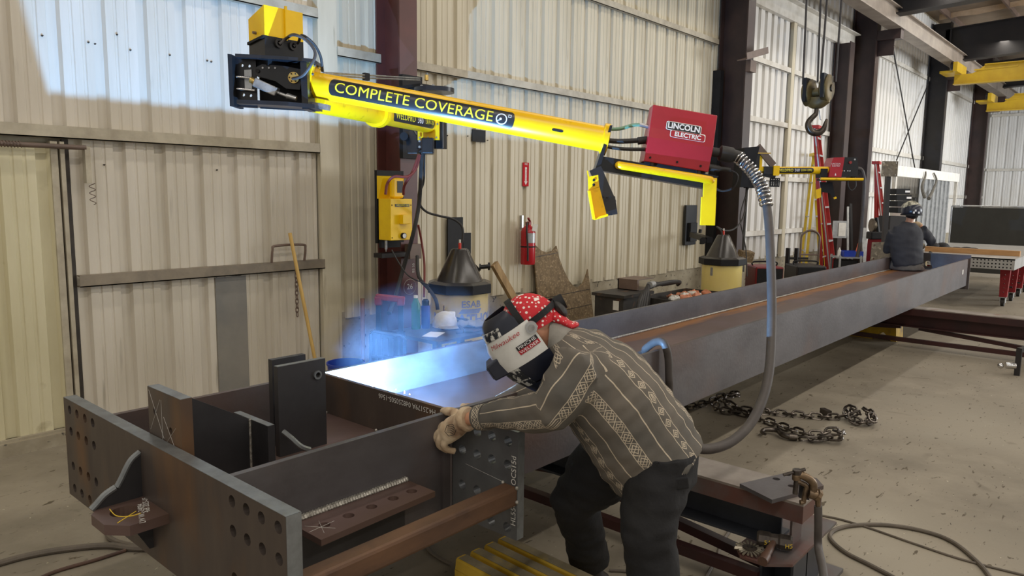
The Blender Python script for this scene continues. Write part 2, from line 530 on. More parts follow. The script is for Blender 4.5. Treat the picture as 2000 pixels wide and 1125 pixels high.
# columns: I-sections standing at the wall
def column(x, w, y0, m, top=7.0, z0=0.0):
    b = B()
    b.box(x - w / 2, x + w / 2, y0, y0 + 0.02, z0, top)
    b.box(x - w / 2, x + w / 2, WALL - 0.05, WALL - 0.03, z0, top)
    b.box(x - 0.008, x + 0.008, y0 + 0.02, WALL - 0.05, z0, top)
    b.box(x - w / 2 - 0.02, x + w / 2 + 0.02, y0 - 0.03, WALL, z0, z0 + 0.02)
    return struct('column', b, m)
column(4.615, 0.21, 5.40, 'maroon_steel')
column(11.70, 0.27, 5.27, 'brown_steel')
column(17.2, 0.30, 5.42, 'brown_steel', top=5.16)
column(18.35, 0.27, 5.24, 'brown_steel')
column(25.45, 0.27, 5.24, 'black_steel')
column(32.4, 0.27, 5.24, 'brown_steel')
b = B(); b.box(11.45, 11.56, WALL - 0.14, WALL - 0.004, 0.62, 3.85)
struct('shade_strip', b, 'black')  # black strip stands in for the dark shadow beside the second column

# far end wall
endw = thing('wall_end', None, None, (35.85, 0, 0), kind='structure')
es = siding_mesh('siding_panel', 0.05, 8.2, 'siding_white')
for k in range(22):
    put(es, endw, (0, WALL - 0.05 - k * PW, 0), -PI / 2)
b = B(); b.box(35.9, 36.0, -14, 6.0, 0.0, 8.4)
obj('sheathing', b, 'siding_white', endw)
for z in (1.5, 3.02, 5.2):
    b = B(); b.box(35.77, 35.84, -13, WALL - 0.1, z - 0.05, z + 0.05)
    obj('girt', b, 'girt_white', endw)

# roof: liner, purlins, sagging blanket edges and rafters
roof = thing('ceiling', None, None, (14, 0, 7.2), kind='structure')
def rz_(y): return 7.25 + (5.8 - y) * 0.05
b = B()
b.hexa([(-7, 6.0, rz_(6)), (36, 6.0, rz_(6)), (36, -15, rz_(-15)), (-7, -15, rz_(-15)), (-7, 6.0, rz_(6) + .1), (36, 6.0, rz_(6) + .1), (36, -15, rz_(-15) + .1), (-7, -15, rz_(-15) + .1)])
obj('roof_liner', b, 'ceiling_liner', roof)
for k in range(13):
    y = 5.3 - k * 1.45
    b = B(); z = rz_(y)
    b.box(-6, 35.7, y - 0.004, y + 0.004, z - 0.22, z - 0.002); b.box(-6, 35.7, y - 0.06, y, z - 0.225, z - 0.215)
    obj('purlin', b, 'purlin', roof)
for x in (4.6, 11.7, 18.35, 25.45, 32.4):
    b = B()
    def rb(y): return 5.86 + (4.7 - y) * 0.05
    for y0, y1 in ((5.4, -14.0),):
        t = 0.18
        b.hexa([(x - t, y0, rb(y0)), (x + t, y0, rb(y0)), (x + t, y1, rb(y1)), (x - t, y1, rb(y1)), (x - t, y0, rb(y0) + .025), (x + t, y0, rb(y0) + .025), (x + t, y1, rb(y1) + .025), (x - t, y1, rb(y1) + .025)])
        h = 0.95
        b.hexa([(x - t, y0, rb(y0) + h), (x + t, y0, rb(y0) + h), (x + t, y1, rb(y1) + h), (x - t, y1, rb(y1) + h), (x - t, y0, rb(y0) + h + .025), (x + t, y0, rb(y0) + h + .025), (x + t, y1, rb(y1) + h + .025), (x - t, y1, rb(y1) + h + .025)])
        b.hexa([(x - .008, y0, rb(y0)), (x + .008, y0, rb(y0)), (x + .008, y1, rb(y1)), (x - .008, y1, rb(y1)), (x - .008, y0, rb(y0) + h), (x + .008, y0, rb(y0) + h), (x + .008, y1, rb(y1) + h), (x - .008, y1, rb(y1) + h)])
    obj('rafter', b, 'black_steel', roof)
    # pale blanket insulation sagging over the rafter
    pts = []
    for k in range(40):
        y = 5.6 - k * 0.48
        pts.append((y, rz_(y) - 0.03 - 0.07 * abs(math.sin((y - 5.3) / 1.45 * PI))))
    b = B()
    for sgn in (-0.02,):
        vs = [(x + sgn, y, rz_(y) + 0.0) for y, z in pts] + [(x + sgn, y, z - 0.08) for y, z in pts] + [(x + sgn + .03, y, rz_(y)) for y, z in pts] + [(x + sgn + .03, y, z - 0.08) for y, z in pts]
        n = len(pts); fs = []
        for i in range(n - 1):
            fs += [(i, i + 1, n + i + 1, n + i), (2 * n + i, 2 * n + i + 1, 3 * n + i + 1, 3 * n + i), (n + i, n + i + 1, 3 * n + i + 1, 3 * n + i)]
        b._add(vs, fs)
    obj('insulation_blanket', b, 'insulation', roof)

# crane runway beam on column brackets
b = B()
b.box(4.0, 35.6, 4.72, 5.02, 5.54, 5.565); b.box(4.0, 35.6, 4.78, 4.96, 5.975, 6.0); b.box(4.0, 35.6, 4.865, 4.885, 5.565, 5.975); b.box(4.0, 35.6, 4.84, 4.90, 6.0, 6.05)
run = struct('trim_2', b, 'rail_grey')
for x in (11.7, 18.35, 25.45, 32.4):
    b = B(); b.box(x - 0.12, x + 0.12, 4.75, 5.26, 5.33, 5.54)
    b.box(x - 0.012, x + 0.012, 4.9, 5.26, 5.0, 5.33)
    struct('trim_3', b, 'brown_steel')
# rough angle bracket tacked on the second column
b = B()
b.bar((11.25, 5.2, 3.93), (11.95, 5.16, 4.12), 0.16, 0.012); b.bar((11.25, 5.12, 3.98), (11.95, 5.08, 4.17), 0.012, 0.10)
b.box(11.56, 11.78, 5.19, 5.27, 3.80, 3.98)
tag(obj('angle_bracket', b, 'purlin'), 'torch-cut rusty angle iron bracket jutting from a tall brown column', 'bracket')

# ---------------------------------------------------------------- the plate girder being welded
mat('mill_steel', srgb(98, 95, 97), srgb(76, 72, 73), rough=0.45, metal=0.35, scale=1.6, stretch=(1, 2, 2), c3=srgb(98, 78, 70), s3=1.1, t3=(0.5, 0.75), rvar=0.1, spec=0.5, bump=0.25, bscale=45)
mat('mill_dark', srgb(62, 61, 63), srgb(48, 47, 49), rough=0.45, metal=0.35, scale=3, rvar=0.1)
mat('plate_brown', srgb(90, 80, 73), srgb(72, 64, 61), rough=0.45, metal=0.35, scale=2.2, stretch=(2, 2, 0.5), c3=srgb(116, 86, 58), s3=3.2, t3=(0.48, 0.78), st3=(1, 1.3, 0.55), rvar=0.1)
mat('cut_edge', srgb(132, 136, 137), srgb(110, 112, 113), rough=0.4, metal=0.5, scale=14, stretch=(1, 1, 1))
mat('web_steel', srgb(112, 90, 85), srgb(92, 76, 73), rough=0.42, metal=0.3, scale=2, c3=srgb(100, 78, 66), s3=2)
mat('plate_grey', srgb(118, 120, 121), srgb(98, 99, 100), rough=0.42, metal=0.4, scale=3, c3=srgb(84, 84, 86), s3=4, t3=(0.5, 0.7))
mat('rust_tube', srgb(108, 79, 58), srgb(82, 61, 48), rough=0.55, metal=0.25, scale=5, stretch=(0.6, 2, 2), c3=srgb(64, 48, 40), s3=6, t3=(0.55, 0.7))
mat('weld_bead', srgb(190, 186, 176), srgb(120, 116, 108), rough=0.4, metal=0.6, scale=90, bump=1.0)
mat('hole_bore', srgb(120, 100, 70), srgb(60, 52, 44), rough=0.35, metal=0.7, scale=20)
mat('chalk', srgb(205, 203, 196), rough=0.9)
mat('chalk_yellow', srgb(225, 190, 60), rough=0.9)

# orange rust wash lying along the far fillet of the web
def web_rust():
    m = MATS['web_steel']; nt = m.node_tree; N, L = nt.nodes, nt.links
    bs = N['Principled BSDF']; src = bs.inputs['Base Color'].links[0].from_socket
    tc = N.new('ShaderNodeTexCoord'); sp = N.new('ShaderNodeSeparateXYZ'); L.new(tc.outputs['Object'], sp.inputs[0])
    nz = N.new('ShaderNodeTexNoise'); nz.inputs['Scale'].default_value = 3; nz.inputs['Detail'].default_value = 6
    mp = N.new('ShaderNodeMapping'); mp.inputs['Scale'].default_value = (0.5, 2.5, 1); L.new(tc.outputs['Object'], mp.inputs[0]); L.new(mp.outputs[0], nz.inputs['Vector'])
    ad = N.new('ShaderNodeMath'); ad.operation = 'MULTIPLY_ADD'; ad.inputs[1].default_value = 0.5; L.new(nz.outputs['Fac'], ad.inputs[0]); L.new(sp.outputs['Y'], ad.inputs[2])
    r1 = N.new('ShaderNodeMapRange'); r1.inputs['From Min'].default_value = 1.0; r1.inputs['From Max'].default_value = 1.10; r1.inputs['To Max'].default_value = 0.8; L.new(ad.outputs[0], r1.inputs['Value'])
    r2 = N.new('ShaderNodeMapRange'); r2.inputs['From Min'].default_value = 2.6; r2.inputs['From Max'].default_value = 4.6; L.new(sp.outputs['X'], r2.inputs['Value'])
    mu = N.new('ShaderNodeMath'); mu.operation = 'MULTIPLY'; L.new(r1.outputs[0], mu.inputs[0]); L.new(r2.outputs[0], mu.inputs[1])
    mx = N.new('ShaderNodeMix'); mx.data_type = 'RGBA'; L.new(mu.outputs[0], mx.inputs['Factor']); L.new(src, mx.inputs['A']); mx.inputs['B'].default_value = (*srgb(164, 108, 48), 1)
    L.new(mx.outputs['Result'], bs.inputs['Base Color'])
web_rust()

G = thing('steel_girder', 'long dark plate girder lying flat on red trestles with bolt-holed end plate', 'girder', (1.09, 2.14, 0.49), 0.0048)
GX, GY, GZ = 1.09, 2.14, 0.49
def gl(name, b, m, parent=None, **k):     # parts given in the girder's own frame
    return obj(name, b, m, parent or G, local=True, **k)
LEN = 11.95
b = B(); b.box(0, LEN, 0, 0.026, 0, 0.41); gl('flange', b, 'mill_steel')
b = B(); b.box(0, LEN, 0.945, 0.971, 0, 0.41); gl('flange', b, 'mill_steel')
b = B(); b.box(0, LEN, 0.026, 0.945, 0.198, 0.212); gl('web', b, 'web_steel')
# fillet weld runs where web meets the far flange
b = B(True)
pts = [(2.2 + i * 0.05, 0.938, 0.219) for i in range(195)]
b.tube(pts, [0.008 + 0.0025 * random.random() for _ in pts], 6)
gl('weld_seam', b, 'weld_bead')
# end plate: 4 x 4 bolt groups at both ends
YC = [3.435, 3.35, 3.26, 3.175, 2.05, 1.965, 1.88, 1.79]
ZR = [0.86, 0.765, 0.61, 0.51]
def plate_yz(b, x0, x1, y0, y1, z0, z1, holes, seg=14):
    # plate spanning y, z; thickness along +x
    return b.plate([(y0, z0), (y1, z0), (y1, z1), (y0, z1)], holes, (x0, 0, 0), (0, 1, 0), (0, 0, 1), x1 - x0, seg)
b = B(); plate_yz(b, -0.05, 0.0, -0.39, 1.365, -0.025, 0.412, [(y - GY, z - GZ, 0.0195) for y in YC for z in ZR])
ep = gl('end_plate', b, 'plate_brown')
b = B(); b.box(-0.0495, -0.0005, -0.3895, 1.3645, 0.4122, 0.4135); gl('cut_top_edge', b, 'cut_edge', ep)
b = B(); b.box(-0.0495, -0.0005, -0.3915, -0.3902, -0.024, 0.412); gl('cut_side_edge', b, 'cut_edge', ep)
# far end plate with a round access hole, slightly taller than the flanges
b = B(); plate_yz(b, LEN, LEN + 0.02, -0.03, 1.0, -0.06, 0.47, [(0.55, 0.30, 0.045)]); gl('end_plate', b, 'mill_steel')
b = B(); b.box(11.55, 11.62, -0.002, -0.0008, 0.20, 0.27); gl('tag_sticker', b, 'white_paint')
# lug: horizontal pad-eye through the end plate with vertical gusset
zl = 0.682 - GZ
out = [(-0.05, 0.35), (-0.155, 0.35), (-0.235, 0.42), (-0.235, 0.51), (-0.165, 0.60), (-0.05, 0.60)]
out = [(-0.05, 0.36), (-0.18, 0.36), (-0.235, 0.43), (-0.235, 0.545), (-0.17, 0.62), (-0.05, 0.62)]
b = B(); b.plate(out[::-1], [(-0.145, 0.49, 0.048)], (0, 0, zl - 0.036), (1, 0, 0), (0, 1, 0), 0.036, 20)
lug = gl('lug_plate', b, 'web_steel')
b = B(); b.prism([(-0.05, 0.575, zl), (-0.05, 0.575, 0.355), (-0.075, 0.575, 0.34), (-0.115, 0.575, 0.285), (-0.135, 0.575, 0.25), (-0.17, 0.575, 0.235), (-0.215, 0.575, zl)][::-1], (0, 0.012, 0))
gl('gusset', b, 'mill_dark', lug)
b = B(True); b.tube(spline([(-0.05, 0.581, 0.36), (-0.085, 0.581, 0.335), (-0.12, 0.581, 0.275), (-0.135, 0.581, 0.252)], 5), 0.011, 8); b.tube(spline([(-0.14, 0.581, 0.252), (-0.175, 0.581, 0.236), (-0.205, 0.581, 0.21), (-0.222, 0.581, zl + 0.004)], 5), 0.012, 8)
gl('cut_rim', b, 'cut_edge', lug)
b = B(); b.prism([(-0.05, 0.50, zl - 0.036), (-0.05, 0.50, 0.02), (-0.065, 0.50, 0.02), (-0.14, 0.50, zl - 0.036)], (0, 0.014, 0))
gl('gusset', b, 'mill_dark', lug)
for s, y, x in (('LW W2-24094', 0.40, -0.115), ('4x8 2025-05', 0.46, -0.075)):
    lettering('chalk_mark', s, 0.028, V((GX, GY, GZ)) + V((x, y + 0.03, zl)), (0.35, 1, 0), (-1, 0.35, 0), 'chalk', lug, lift=0.001)
b = B(True); b.tube(spline([(-0.175, 0.545, zl + 0.001), (-0.18, 0.47, zl + 0.001), (-0.15, 0.435, zl + 0.001), (-0.115, 0.432, zl + 0.001)], 6), 0.0016, 5); b.tube([(-0.20, 0.41, zl + .001), (-0.12, 0.46, zl + .001)], 0.0016, 5)
gl('chalk_scribble', b, 'chalk_yellow', lug)

# H-shaped bracket standing on the web behind the end plate
bk = B(); bk.plate([(2.49 - GY, 0.212), (2.755 - GY, 0.212), (2.755 - GY, 0.59), (2.49 - GY, 0.59)], [(2.70 - GY, 0.505, 0.013), (2.575 - GY, 0.46, 0.013)], (0.002, 0, 0), (0, 1, 0), (0, 0, 1), 0.042)
br = gl('bracket_face_plate', bk, 'plate_brown')
b = B(); b.box(0.003, 0.043, 2.49 - GY, 2.755 - GY, 0.5902, 0.5915); gl('cut_top_edge', b, 'cut_edge', br)
b = B(); b.prism([(0.044, 0.475, 0.212), (0.33, 0.475, 0.212), (0.33, 0.475, 0.418), (0.31, 0.475, 0.43), (0.044, 0.475, 0.585)], (0, 0.02, 0)); gl('bracket_web', b, 'mill_dark')
b = B(); b.box(0.33, 0.36, 2.49 - GY, 2.75 - GY, 0.212, 0.418); b2 = gl('bracket_rear_plate', b, 'mill_dark')
b = B(); b.box(0.331, 0.359, 2.491 - GY, 2.749 - GY, 0.4182, 0.4193); gl('cut_top_edge', b, 'cut_edge', b2)
b = B(True); b.tube([(0.326, 0.474, 0.215), (0.326, 0.474, 0.42)], 0.006, 6); gl('weld_seam', b, 'weld_bead', b2)
def scratch(parent, segs, m='chalk', r=0.0005):
    b = B()
    for p, q in segs: b.tube([p, q], r, 4)
    return gl('scribe_lines', b, m, parent)
X0 = 0.0005
scratch(br, [((X0, 0.60, 0.58), (X0, 0.60 - 0.11, 0.42)), ((X0, 0.51, 0.56), (X0, 0.60, 0.43)), ((X0, 0.485, 0.5), (X0, 0.40, 0.40)), ((X0, 0.39, 0.48), (X0, 0.48, 0.40)), ((X0, 0.50, 0.56), (X0, 0.50, 0.40))])
# tall plate with its cross piece
b = B(); b.plate([(0.48, 0.212), (0.71, 0.212), (0.71, 0.595), (0.48, 0.595)], [(0.668, 0.53, 0.013)], (0, 0.55, 0), (1, 0, 0), (0, 0, 1), 0.03)
b.v = [V((p.x, 0.55 + (0.55 - p.y), p.z)) if False else p for p in b.v]
tp = gl('tall_plate', b, 'mill_dark')
b = B(); b.box(0.481, 0.709, 0.521, 0.549, 0.5952, 0.5965); gl('cut_top_edge', b, 'cut_edge', tp)
b = B(); b.box(0.535, 0.70, 0.655, 0.685, 0.212, 0.594); gl('rear_plate', b, 'mill_dark', tp)
b = B(True); b.pipe((0.668, 0.5195, 0.53), (0.668, 0.512, 0.53), 0.019, 0.012, 16); gl('hole_rim', b, 'cut_edge', tp)
b = B(True); b.tube(spline([(0.488, 0.505, 0.325), (0.505, 0.47, 0.30), (0.53, 0.44, 0.265), (0.565, 0.43, 0.245)], 5), 0.011, 6); gl('tack_strip', b, 'cut_edge', tp)
# cross stiffener between the flanges; the welder works on its far side
b = B(); b.box(0.975, 0.995, 0.03, 0.94, 0.212, 0.408); st = gl('stiffener', b, 'plate_brown')
lettering('chalk_mark', 'H4.25179A 0d8250505-15d6', 0.033, V((GX, GY, GZ)) + V((0.9745, 0.30, 0.384)), (0, 1, 0), (0, 0, -1), 'chalk', st, lift=0.0045)
for (x, y) in ((0.70, 0.80), (0.97, 0.9), (0.965, 0.5)):
    b = B(True); b.sphere((x, y, 0.216), 0.008, 8, 6); gl('tack_weld', b, 'weld_bead')
# horizontal splice plate with five holes on the near flange
b = B(); b.plate([(0.20, -0.185), (0.72, -0.165), (0.72, -0.004), (0.20, -0.004)], [(x - GX, 2.04 - GY, 0.0205) for x in (1.36, 1.46, 1.56, 1.66, 1.75)], (0, 0, 0.165), (1, 0, 0), (0, 1, 0), 0.022, 18)
sp_ = gl('splice_plate', b, 'web_steel')
b = B(True); pts = [(0.20 + i * 0.006, -0.008, 0.193) for i in range(87)]; b.tube(pts, [0.011 + 0.003 * (i % 2) for i in range(87)], 6); gl('weld_seam', b, 'weld_bead', sp_)
b = B(); b.box(0.205, 0.70, -0.012, -0.001, 0.0, 0.16); gl('backing_plate', b, 'mill_dark', sp_)
scratch(sp_, [((0.235, -0.15, 0.1878), (0.275, -0.06, 0.1878)), ((0.205, -0.11, 0.1878), (0.31, -0.10, 0.1878)), ((0.22, -0.06, 0.1878), (0.28, -0.15, 0.1878))])
# vertical connection plate and its weld bar, square tube brace back to the end plate
b = B(); plate_yz(b, 0.96, 1.0, -0.37, -0.002, -0.03, 0.405, [(y - GY, z - GZ, 0.0205) for y in (2.07, 1.985, 1.905, 1.82) for z in (0.85, 0.755, 0.605, 0.5)], 18)
cp = gl('connection_plate', b, 'plate_grey')
b = B(); b.box(0.961, 0.999, -0.3715, -0.3702, -0.029, 0.404); b.box(0.961, 0.999, -0.37, -0.003, 0.4052, 0.4065); gl('cut_edge', b, 'cut_edge', cp)
b = B(True); b.tube([(0.952, -0.006, 0.01), (0.952, -0.006, 0.40)], 0.012, 6); gl('weld_seam', b, 'mill_steel', cp)
b = B(); b.box(0.905, 0.945, -0.014, -0.001, -0.005, 0.36); gl('weld_bar', b, 'mill_steel', cp)
lettering('chalk_mark', 'HL55-2416 OCS15d', 0.034, V((GX, GY, GZ)) + V((0.9595, -0.352, 0.17)), (0, 0, 1), (0, 1, 0), 'chalk', cp, lift=0.003)
scratch(cp, [((0.9595, -0.09, 0.21), (0.9595, -0.30, 0.19))])
b = B()
def rtube(b, x0, x1, y0, y1, z0, z1, c=0.012):
    poly = [(x0, y0 + c, z0), (x0, y1 - c, z0), (x0, y1 - c * .3, z0 + c * .3), (x0, y1, z0 + c), (x0, y1, z1 - c), (x0, y1 - c * .3, z1 - c * .3), (x0, y1 - c, z1), (x0, y0 + c, z1), (x0, y0 + c * .3, z1 - c * .3), (x0, y0, z1 - c), (x0, y0, z0 + c), (x0, y0 + c * .3, z0 + c * .3)]
    return b.prism(poly, (x1 - x0, 0, 0))
rtube(b, 0.001, 0.958, -0.37, -0.295, 0.11, 0.188)
tb = gl('brace_tube', b, 'rust_tube')
for p in ((0.955, -0.30, 0.19), (0.955, -0.372, 0.186), (0.955, -0.374, 0.13)):
    b = B(True); b.sphere(p, 0.008, 8, 6); gl('tack_weld', b, 'weld_bead', tb)

# ---------------------------------------------------------------- trestles under the girder
mat('trestle_red', srgb(100, 66, 59), srgb(88, 74, 70), rough=0.45, metal=0.2, scale=3, c3=srgb(98, 97, 97), s3=3.0, t3=(0.40, 0.62), rvar=0.1)
mat('trestle_top', srgb(158, 150, 142), srgb(130, 120, 112), rough=0.45, metal=0.4, scale=4, c3=srgb(122, 78, 58), s3=5, t3=(0.6, 0.75))
mat('trestle_blue', srgb(66, 70, 78), srgb(54, 56, 62), rough=0.42, metal=0.4, scale=3)
mat('trestle_maroon', srgb(70, 36, 34), srgb(52, 34, 34), rough=0.45, metal=0.2, scale=3)
def trestle(label, x, y0, y1, near):
    t = thing('trestle', label, 'trestle', (x, y0 + 0.1, 0))
    b = B(); b.box(x - 0.115, x + 0.115, y0, y1, 0.478, 0.489); o = obj('top_plate', b, 'trestle_top', t)
    b = B(); b.box(x - 0.115, x - 0.105, y0, y1, 0.40, 0.478); b.box(x + 0.105, x + 0.115, y0, y1, 0.40, 0.478)
    obj('cap_channel', b, 'trestle_red' if near else 'trestle_maroon', t)
    b = B(); b.box(x - 0.105, x + 0.105, y0 + 0.002, y0 + 0.012, 0.40, 0.478); obj('cap_end', b, 'trestle_red', t)
    ye = y0 + 0.13 if near else y0
    b = B(); b.box(x - 0.006, x + 0.006, ye, y1, 0.262, 0.40); b.box(x - 0.10, x + 0.10, ye, y1, 0.25, 0.262); obj('lower_beam', b, 'trestle_blue' if near else 'trestle_maroon', t)
    ends = ((y0, 1), (y1, -1))
    for (ye, s) in ends:
        b = B()
        out = [(x - 0.21, ye + s * 0.25), (x - 0.28, ye + s * 0.20), (x - 0.28, ye + s * 0.09), (x - 0.20, ye + s * 0.0), (x + 0.36, ye + s * 0.0), (x + 0.36, ye + s * 0.25)]
        b.prism([(p, q, 0.238) for p, q in out], (0, 0, 0.012)); obj('shelf_plate', b, 'trestle_red', t)
        b = B(); yy = ye + s * 0.03
        b.box(x - 0.10, x + 0.24, yy if s > 0 else yy - 0.012, yy + 0.012 if s > 0 else yy, 0.02, 0.238)
        yy = ye + s * 0.17
        b.box(x - 0.10, x + 0.24, yy if s > 0 else yy - 0.012, yy + 0.012 if s > 0 else yy, 0.02, 0.238)
        b.box(x + 0.06, x + 0.072, min(ye + s * 0.03, ye + s * 0.17), max(ye + s * 0.03, ye + s * 0.17), 0.02, 0.238)
        obj('leg', b, 'trestle_blue', t)
        b = B(); b.box(x - 0.2, x + 0.38, min(ye - s * 0.04, ye + s * 0.24), max(ye - s * 0.04, ye + s * 0.24), 0.0, 0.018); obj('foot_plate', b, 'trestle_red', t)
        b = B(); b.box(x - 0.05, x + 0.07, min(ye + s * 0.065, ye + s * 0.075), max(ye + s * 0.065, ye + s * 0.075), 0.25, 0.40); obj('web_stiffener', b, 'trestle_red', t)
    ym = (y0 + y1) / 2
    b = B(); b.bar((x - 0.10, y0 + 0.18, 0.09), (x - 0.10, y1 - 0.18, 0.09), 0.05, 0.05); obj('tie_bar', b, 'trestle_maroon', t)
    for (ye, s) in ends:
        b = B(); b.bar((x, ye + s * 0.2, 0.11), (x, ym - s * 0.1, 0.235), 0.05, 0.045); obj('diagonal_brace', b, 'trestle_maroon', t)
    return t
trestle('near steel trestle with red cap channel, clamped plate and hammer on its shelf', 3.215, 1.05, 3.75, True)
trestle('far steel trestle with long maroon beam under the girder near a yellow block', 9.92, 0.35, 4.1, False)
b = B()
b.prism([(10.1, 2.41, 0), (10.1, 2.47, 0), (10.1, 2.56, 0.10), (10.1, 2.60, 0.10), (10.1, 2.70, 0), (10.1, 3.0, 0), (10.1, 3.0, 0.25), (10.1, 2.43, 0.25)], (0.32, 0, 0))
mat('block_yellow', srgb(210, 172, 30), srgb(170, 132, 24), rough=0.6, scale=5, c3=srgb(96, 82, 50), s3=4, t3=(0.55, 0.7))
tag(obj('support_block', b, 'block_yellow'), 'worn yellow support block with notched foot beneath the far trestle', 'block')

# ---------------------------------------------------------------- welding boom on the maroon column
mat('boom_yellow', srgb(250, 202, 6), srgb(242, 190, 6), rough=0.32, scale=5, c3=srgb(196, 140, 14), s3=14, t3=(0.62, 0.78), spec=0.5)
mat('box_yellow', srgb(252, 208, 8), srgb(240, 194, 6), rough=0.4, scale=4)
mat('decal_black', srgb(30, 30, 32), srgb(42, 42, 44), rough=0.3, scale=5)
mat('decal_yellow', srgb(250, 235, 50), rough=0.4)
mat('decal_white', srgb(240, 240, 240), rough=0.4)
mat('brass', srgb(200, 170, 100), rough=0.3, metal=0.9)
mat('steel_bright', srgb(190, 190, 188), srgb(150, 150, 150), rough=0.3, metal=0.8, scale=20)
mat('feeder_red', srgb(176, 34, 48), srgb(160, 28, 42), rough=0.3, scale=3, spec=0.5)
mat('hose_grey', srgb(66, 60, 58), srgb(78, 72, 68), rough=0.55, scale=9)
mat('hose_red', srgb(120, 48, 40), srgb(104, 40, 34), rough=0.5, scale=9)
mat('hose_green', srgb(110, 150, 120), rough=0.4)

def cyl_patch(b, p0, d, ref, r, a0, a1, l0, l1, na=10, nl=1, rnd=0.0):
    """bent sheet on a tube; angle 0 points along ref, positive toward d x ref"""
    d = V(d).normalized(); ref = (V(ref) - d * V(ref).dot(d)).normalized(); w = d.cross(ref)
    p0 = V(p0)
    vs, fs = [], []
    for i in range(na + 1):
        a = a0 + (a1 - a0) * i / na
        e = rnd * (1 - math.sqrt(max(0, 1 - (2 * i / na - 1) ** 2))) if rnd else 0
        for l in (l0 + e, l1 - e):
            vs.append(p0 + d * l + ref * (r * math.cos(a)) + w * (r * math.sin(a)))
    for i in range(na):
        fs.append((2 * i, 2 * i + 1, 2 * i + 3, 2 * i + 2))
    return b._add(vs, fs)
def on_tube(p0, d, ref, r, l0):
    d = V(d).normalized(); ref = (V(ref) - d * V(ref).dot(d)).normalized(); w = d.cross(ref); p0 = V(p0)
    return lambda x, y: p0 + d * (l0 + x) + ref * (r * math.cos(y / r)) + w * (r * math.sin(y / r))

CAMW = V((-0.748, -0.6636, 0.0))     # horizontal, from the machine toward the shop aisle
AISLE = V((0.6636, -0.748, 0.0))     # horizontal, across the aisle view
bm_ = thing('welding_boom', 'big yellow swing boom arm lettered COMPLETE COVERAGE on the maroon column', 'boom arm', (4.6, 5.2, 1.95))
E_ = V((2.480, 3.736, 2.411)); F_ = V((3.558, 2.429, 2.115))
ad = (F_ - E_).normalized(); asd = ad.cross(V((0, 0, 1))).normalized()
if asd.dot(CAMW) < 0: asd = -asd
aup = asd.cross(ad).normalized()
if aup.z < 0: aup = -aup
AL = (F_ - E_).length
R2 = 0.073
b = B(True)
b.lathe([(R2, 0), (R2, AL), (R2 - 0.008, AL), (R2 - 0.008, AL - 0.3)], E_, ad, 32)
arm2 = obj('outer_arm', b, 'boom_yellow', bm_)
b = B(True); b.lathe([(R2, AL - 0.035), (R2 + 0.016, AL - 0.03), (R2 + 0.018, AL + 0.0), (R2 + 0.002, AL + 0.004), (R2 - 0.008, AL + 0.004)], E_, ad, 32); obj('end_ring', b, 'boom_yellow', arm2)
b = B(True); b.lathe([(0.0, AL - 0.29), (R2 - 0.009, AL - 0.29)], E_, ad, 24); obj('tube_plug', b, 'black', arm2)
sgn = 1 if ad.cross(asd).dot(aup) > 0 else -1
b = B(True); cyl_patch(b, E_, ad, asd, R2 + 0.0012, -0.66, 0.66, 0.112, 1.178, 12, rnd=0.018); dec = obj('decal', b, 'decal_black', arm2)
fn = on_tube(E_, ad, asd, R2 + 0.002, 0.60)
lettering('decal_lettering', 'COMPLETE COVERAGE', 0.083, None, None, None, 'decal_yellow', dec, sx=1.05, cuts=9, fn=lambda x, y: fn(x, sgn * y), spacing=1.02)
# white dial mark and degree square
b = B()
def ring2d(b, fn, cx, cy, r0, r1, a0=0, a1=2 * PI, n=24):
    vs, fs = [], []
    for k in range(n + 1):
        a = a0 + (a1 - a0) * k / n
        for r in (r0, r1): vs.append(fn(cx + r * math.cos(a), cy + r * math.sin(a)))
    for k in range(n): fs.append((2 * k, 2 * k + 1, 2 * k + 3, 2 * k + 2))
    b._add(vs, fs)
f2 = lambda x, y: fn(x, sgn * y)
ring2d(b, f2, 0.505, -0.002, 0.026, 0.032)
ring2d(b, f2, 0.50, -0.002, 0.0, 0.007, n=10)
b._add([f2(0.50 - 0.020, -0.024), f2(0.50 - 0.024, -0.018), f2(0.502, 0.002), f2(0.505, -0.003)], [(0, 1, 2, 3)])
obj('dial_mark', b, 'decal_white', dec)
b = B(); ring2d(b, f2, 0.549, 0.022, 0.008, 0.012, PI / 4, PI / 4 + 2 * PI, n=4); obj('degree_mark', b, 'decal_white', dec)
b = B(True); cyl_patch(b, E_, ad, asd, R2 + 0.001, -0.02, 0.19, 1.395, 1.46, 8, rnd=0.011); obj('cable_slot', b, 'black', arm2)
# yellow root plate with bolts
b = B(); b.obox(E_ + ad * -0.005, (0.022, 0.16, 0.235), axes=(ad, asd, aup)); rp = obj('root_plate', b, 'boom_yellow', arm2, bevel=0.004)
for i, (u_, v_) in enumerate(((-0.06, -0.10), (0.0, -0.10), (0.06, -0.10), (-0.06, 0.10), (0.0, 0.10), (0.06, 0.10), (0.07, 0.05), (0.07, -0.05))):
    b = B(); c = E_ + ad * 0.006 + asd * u_ + aup * v_; b.cyl(c, c + ad * 0.01, 0.0075, n=8); obj('bolt', b, 'steel_bright', rp)
b = B(); b.obox(E_ + ad * 0.05 - aup * 0.115 + asd * 0.03, (0.14, 0.05, 0.03), axes=(ad, asd, aup)); obj('stop_block', b, 'steel_bright', rp)

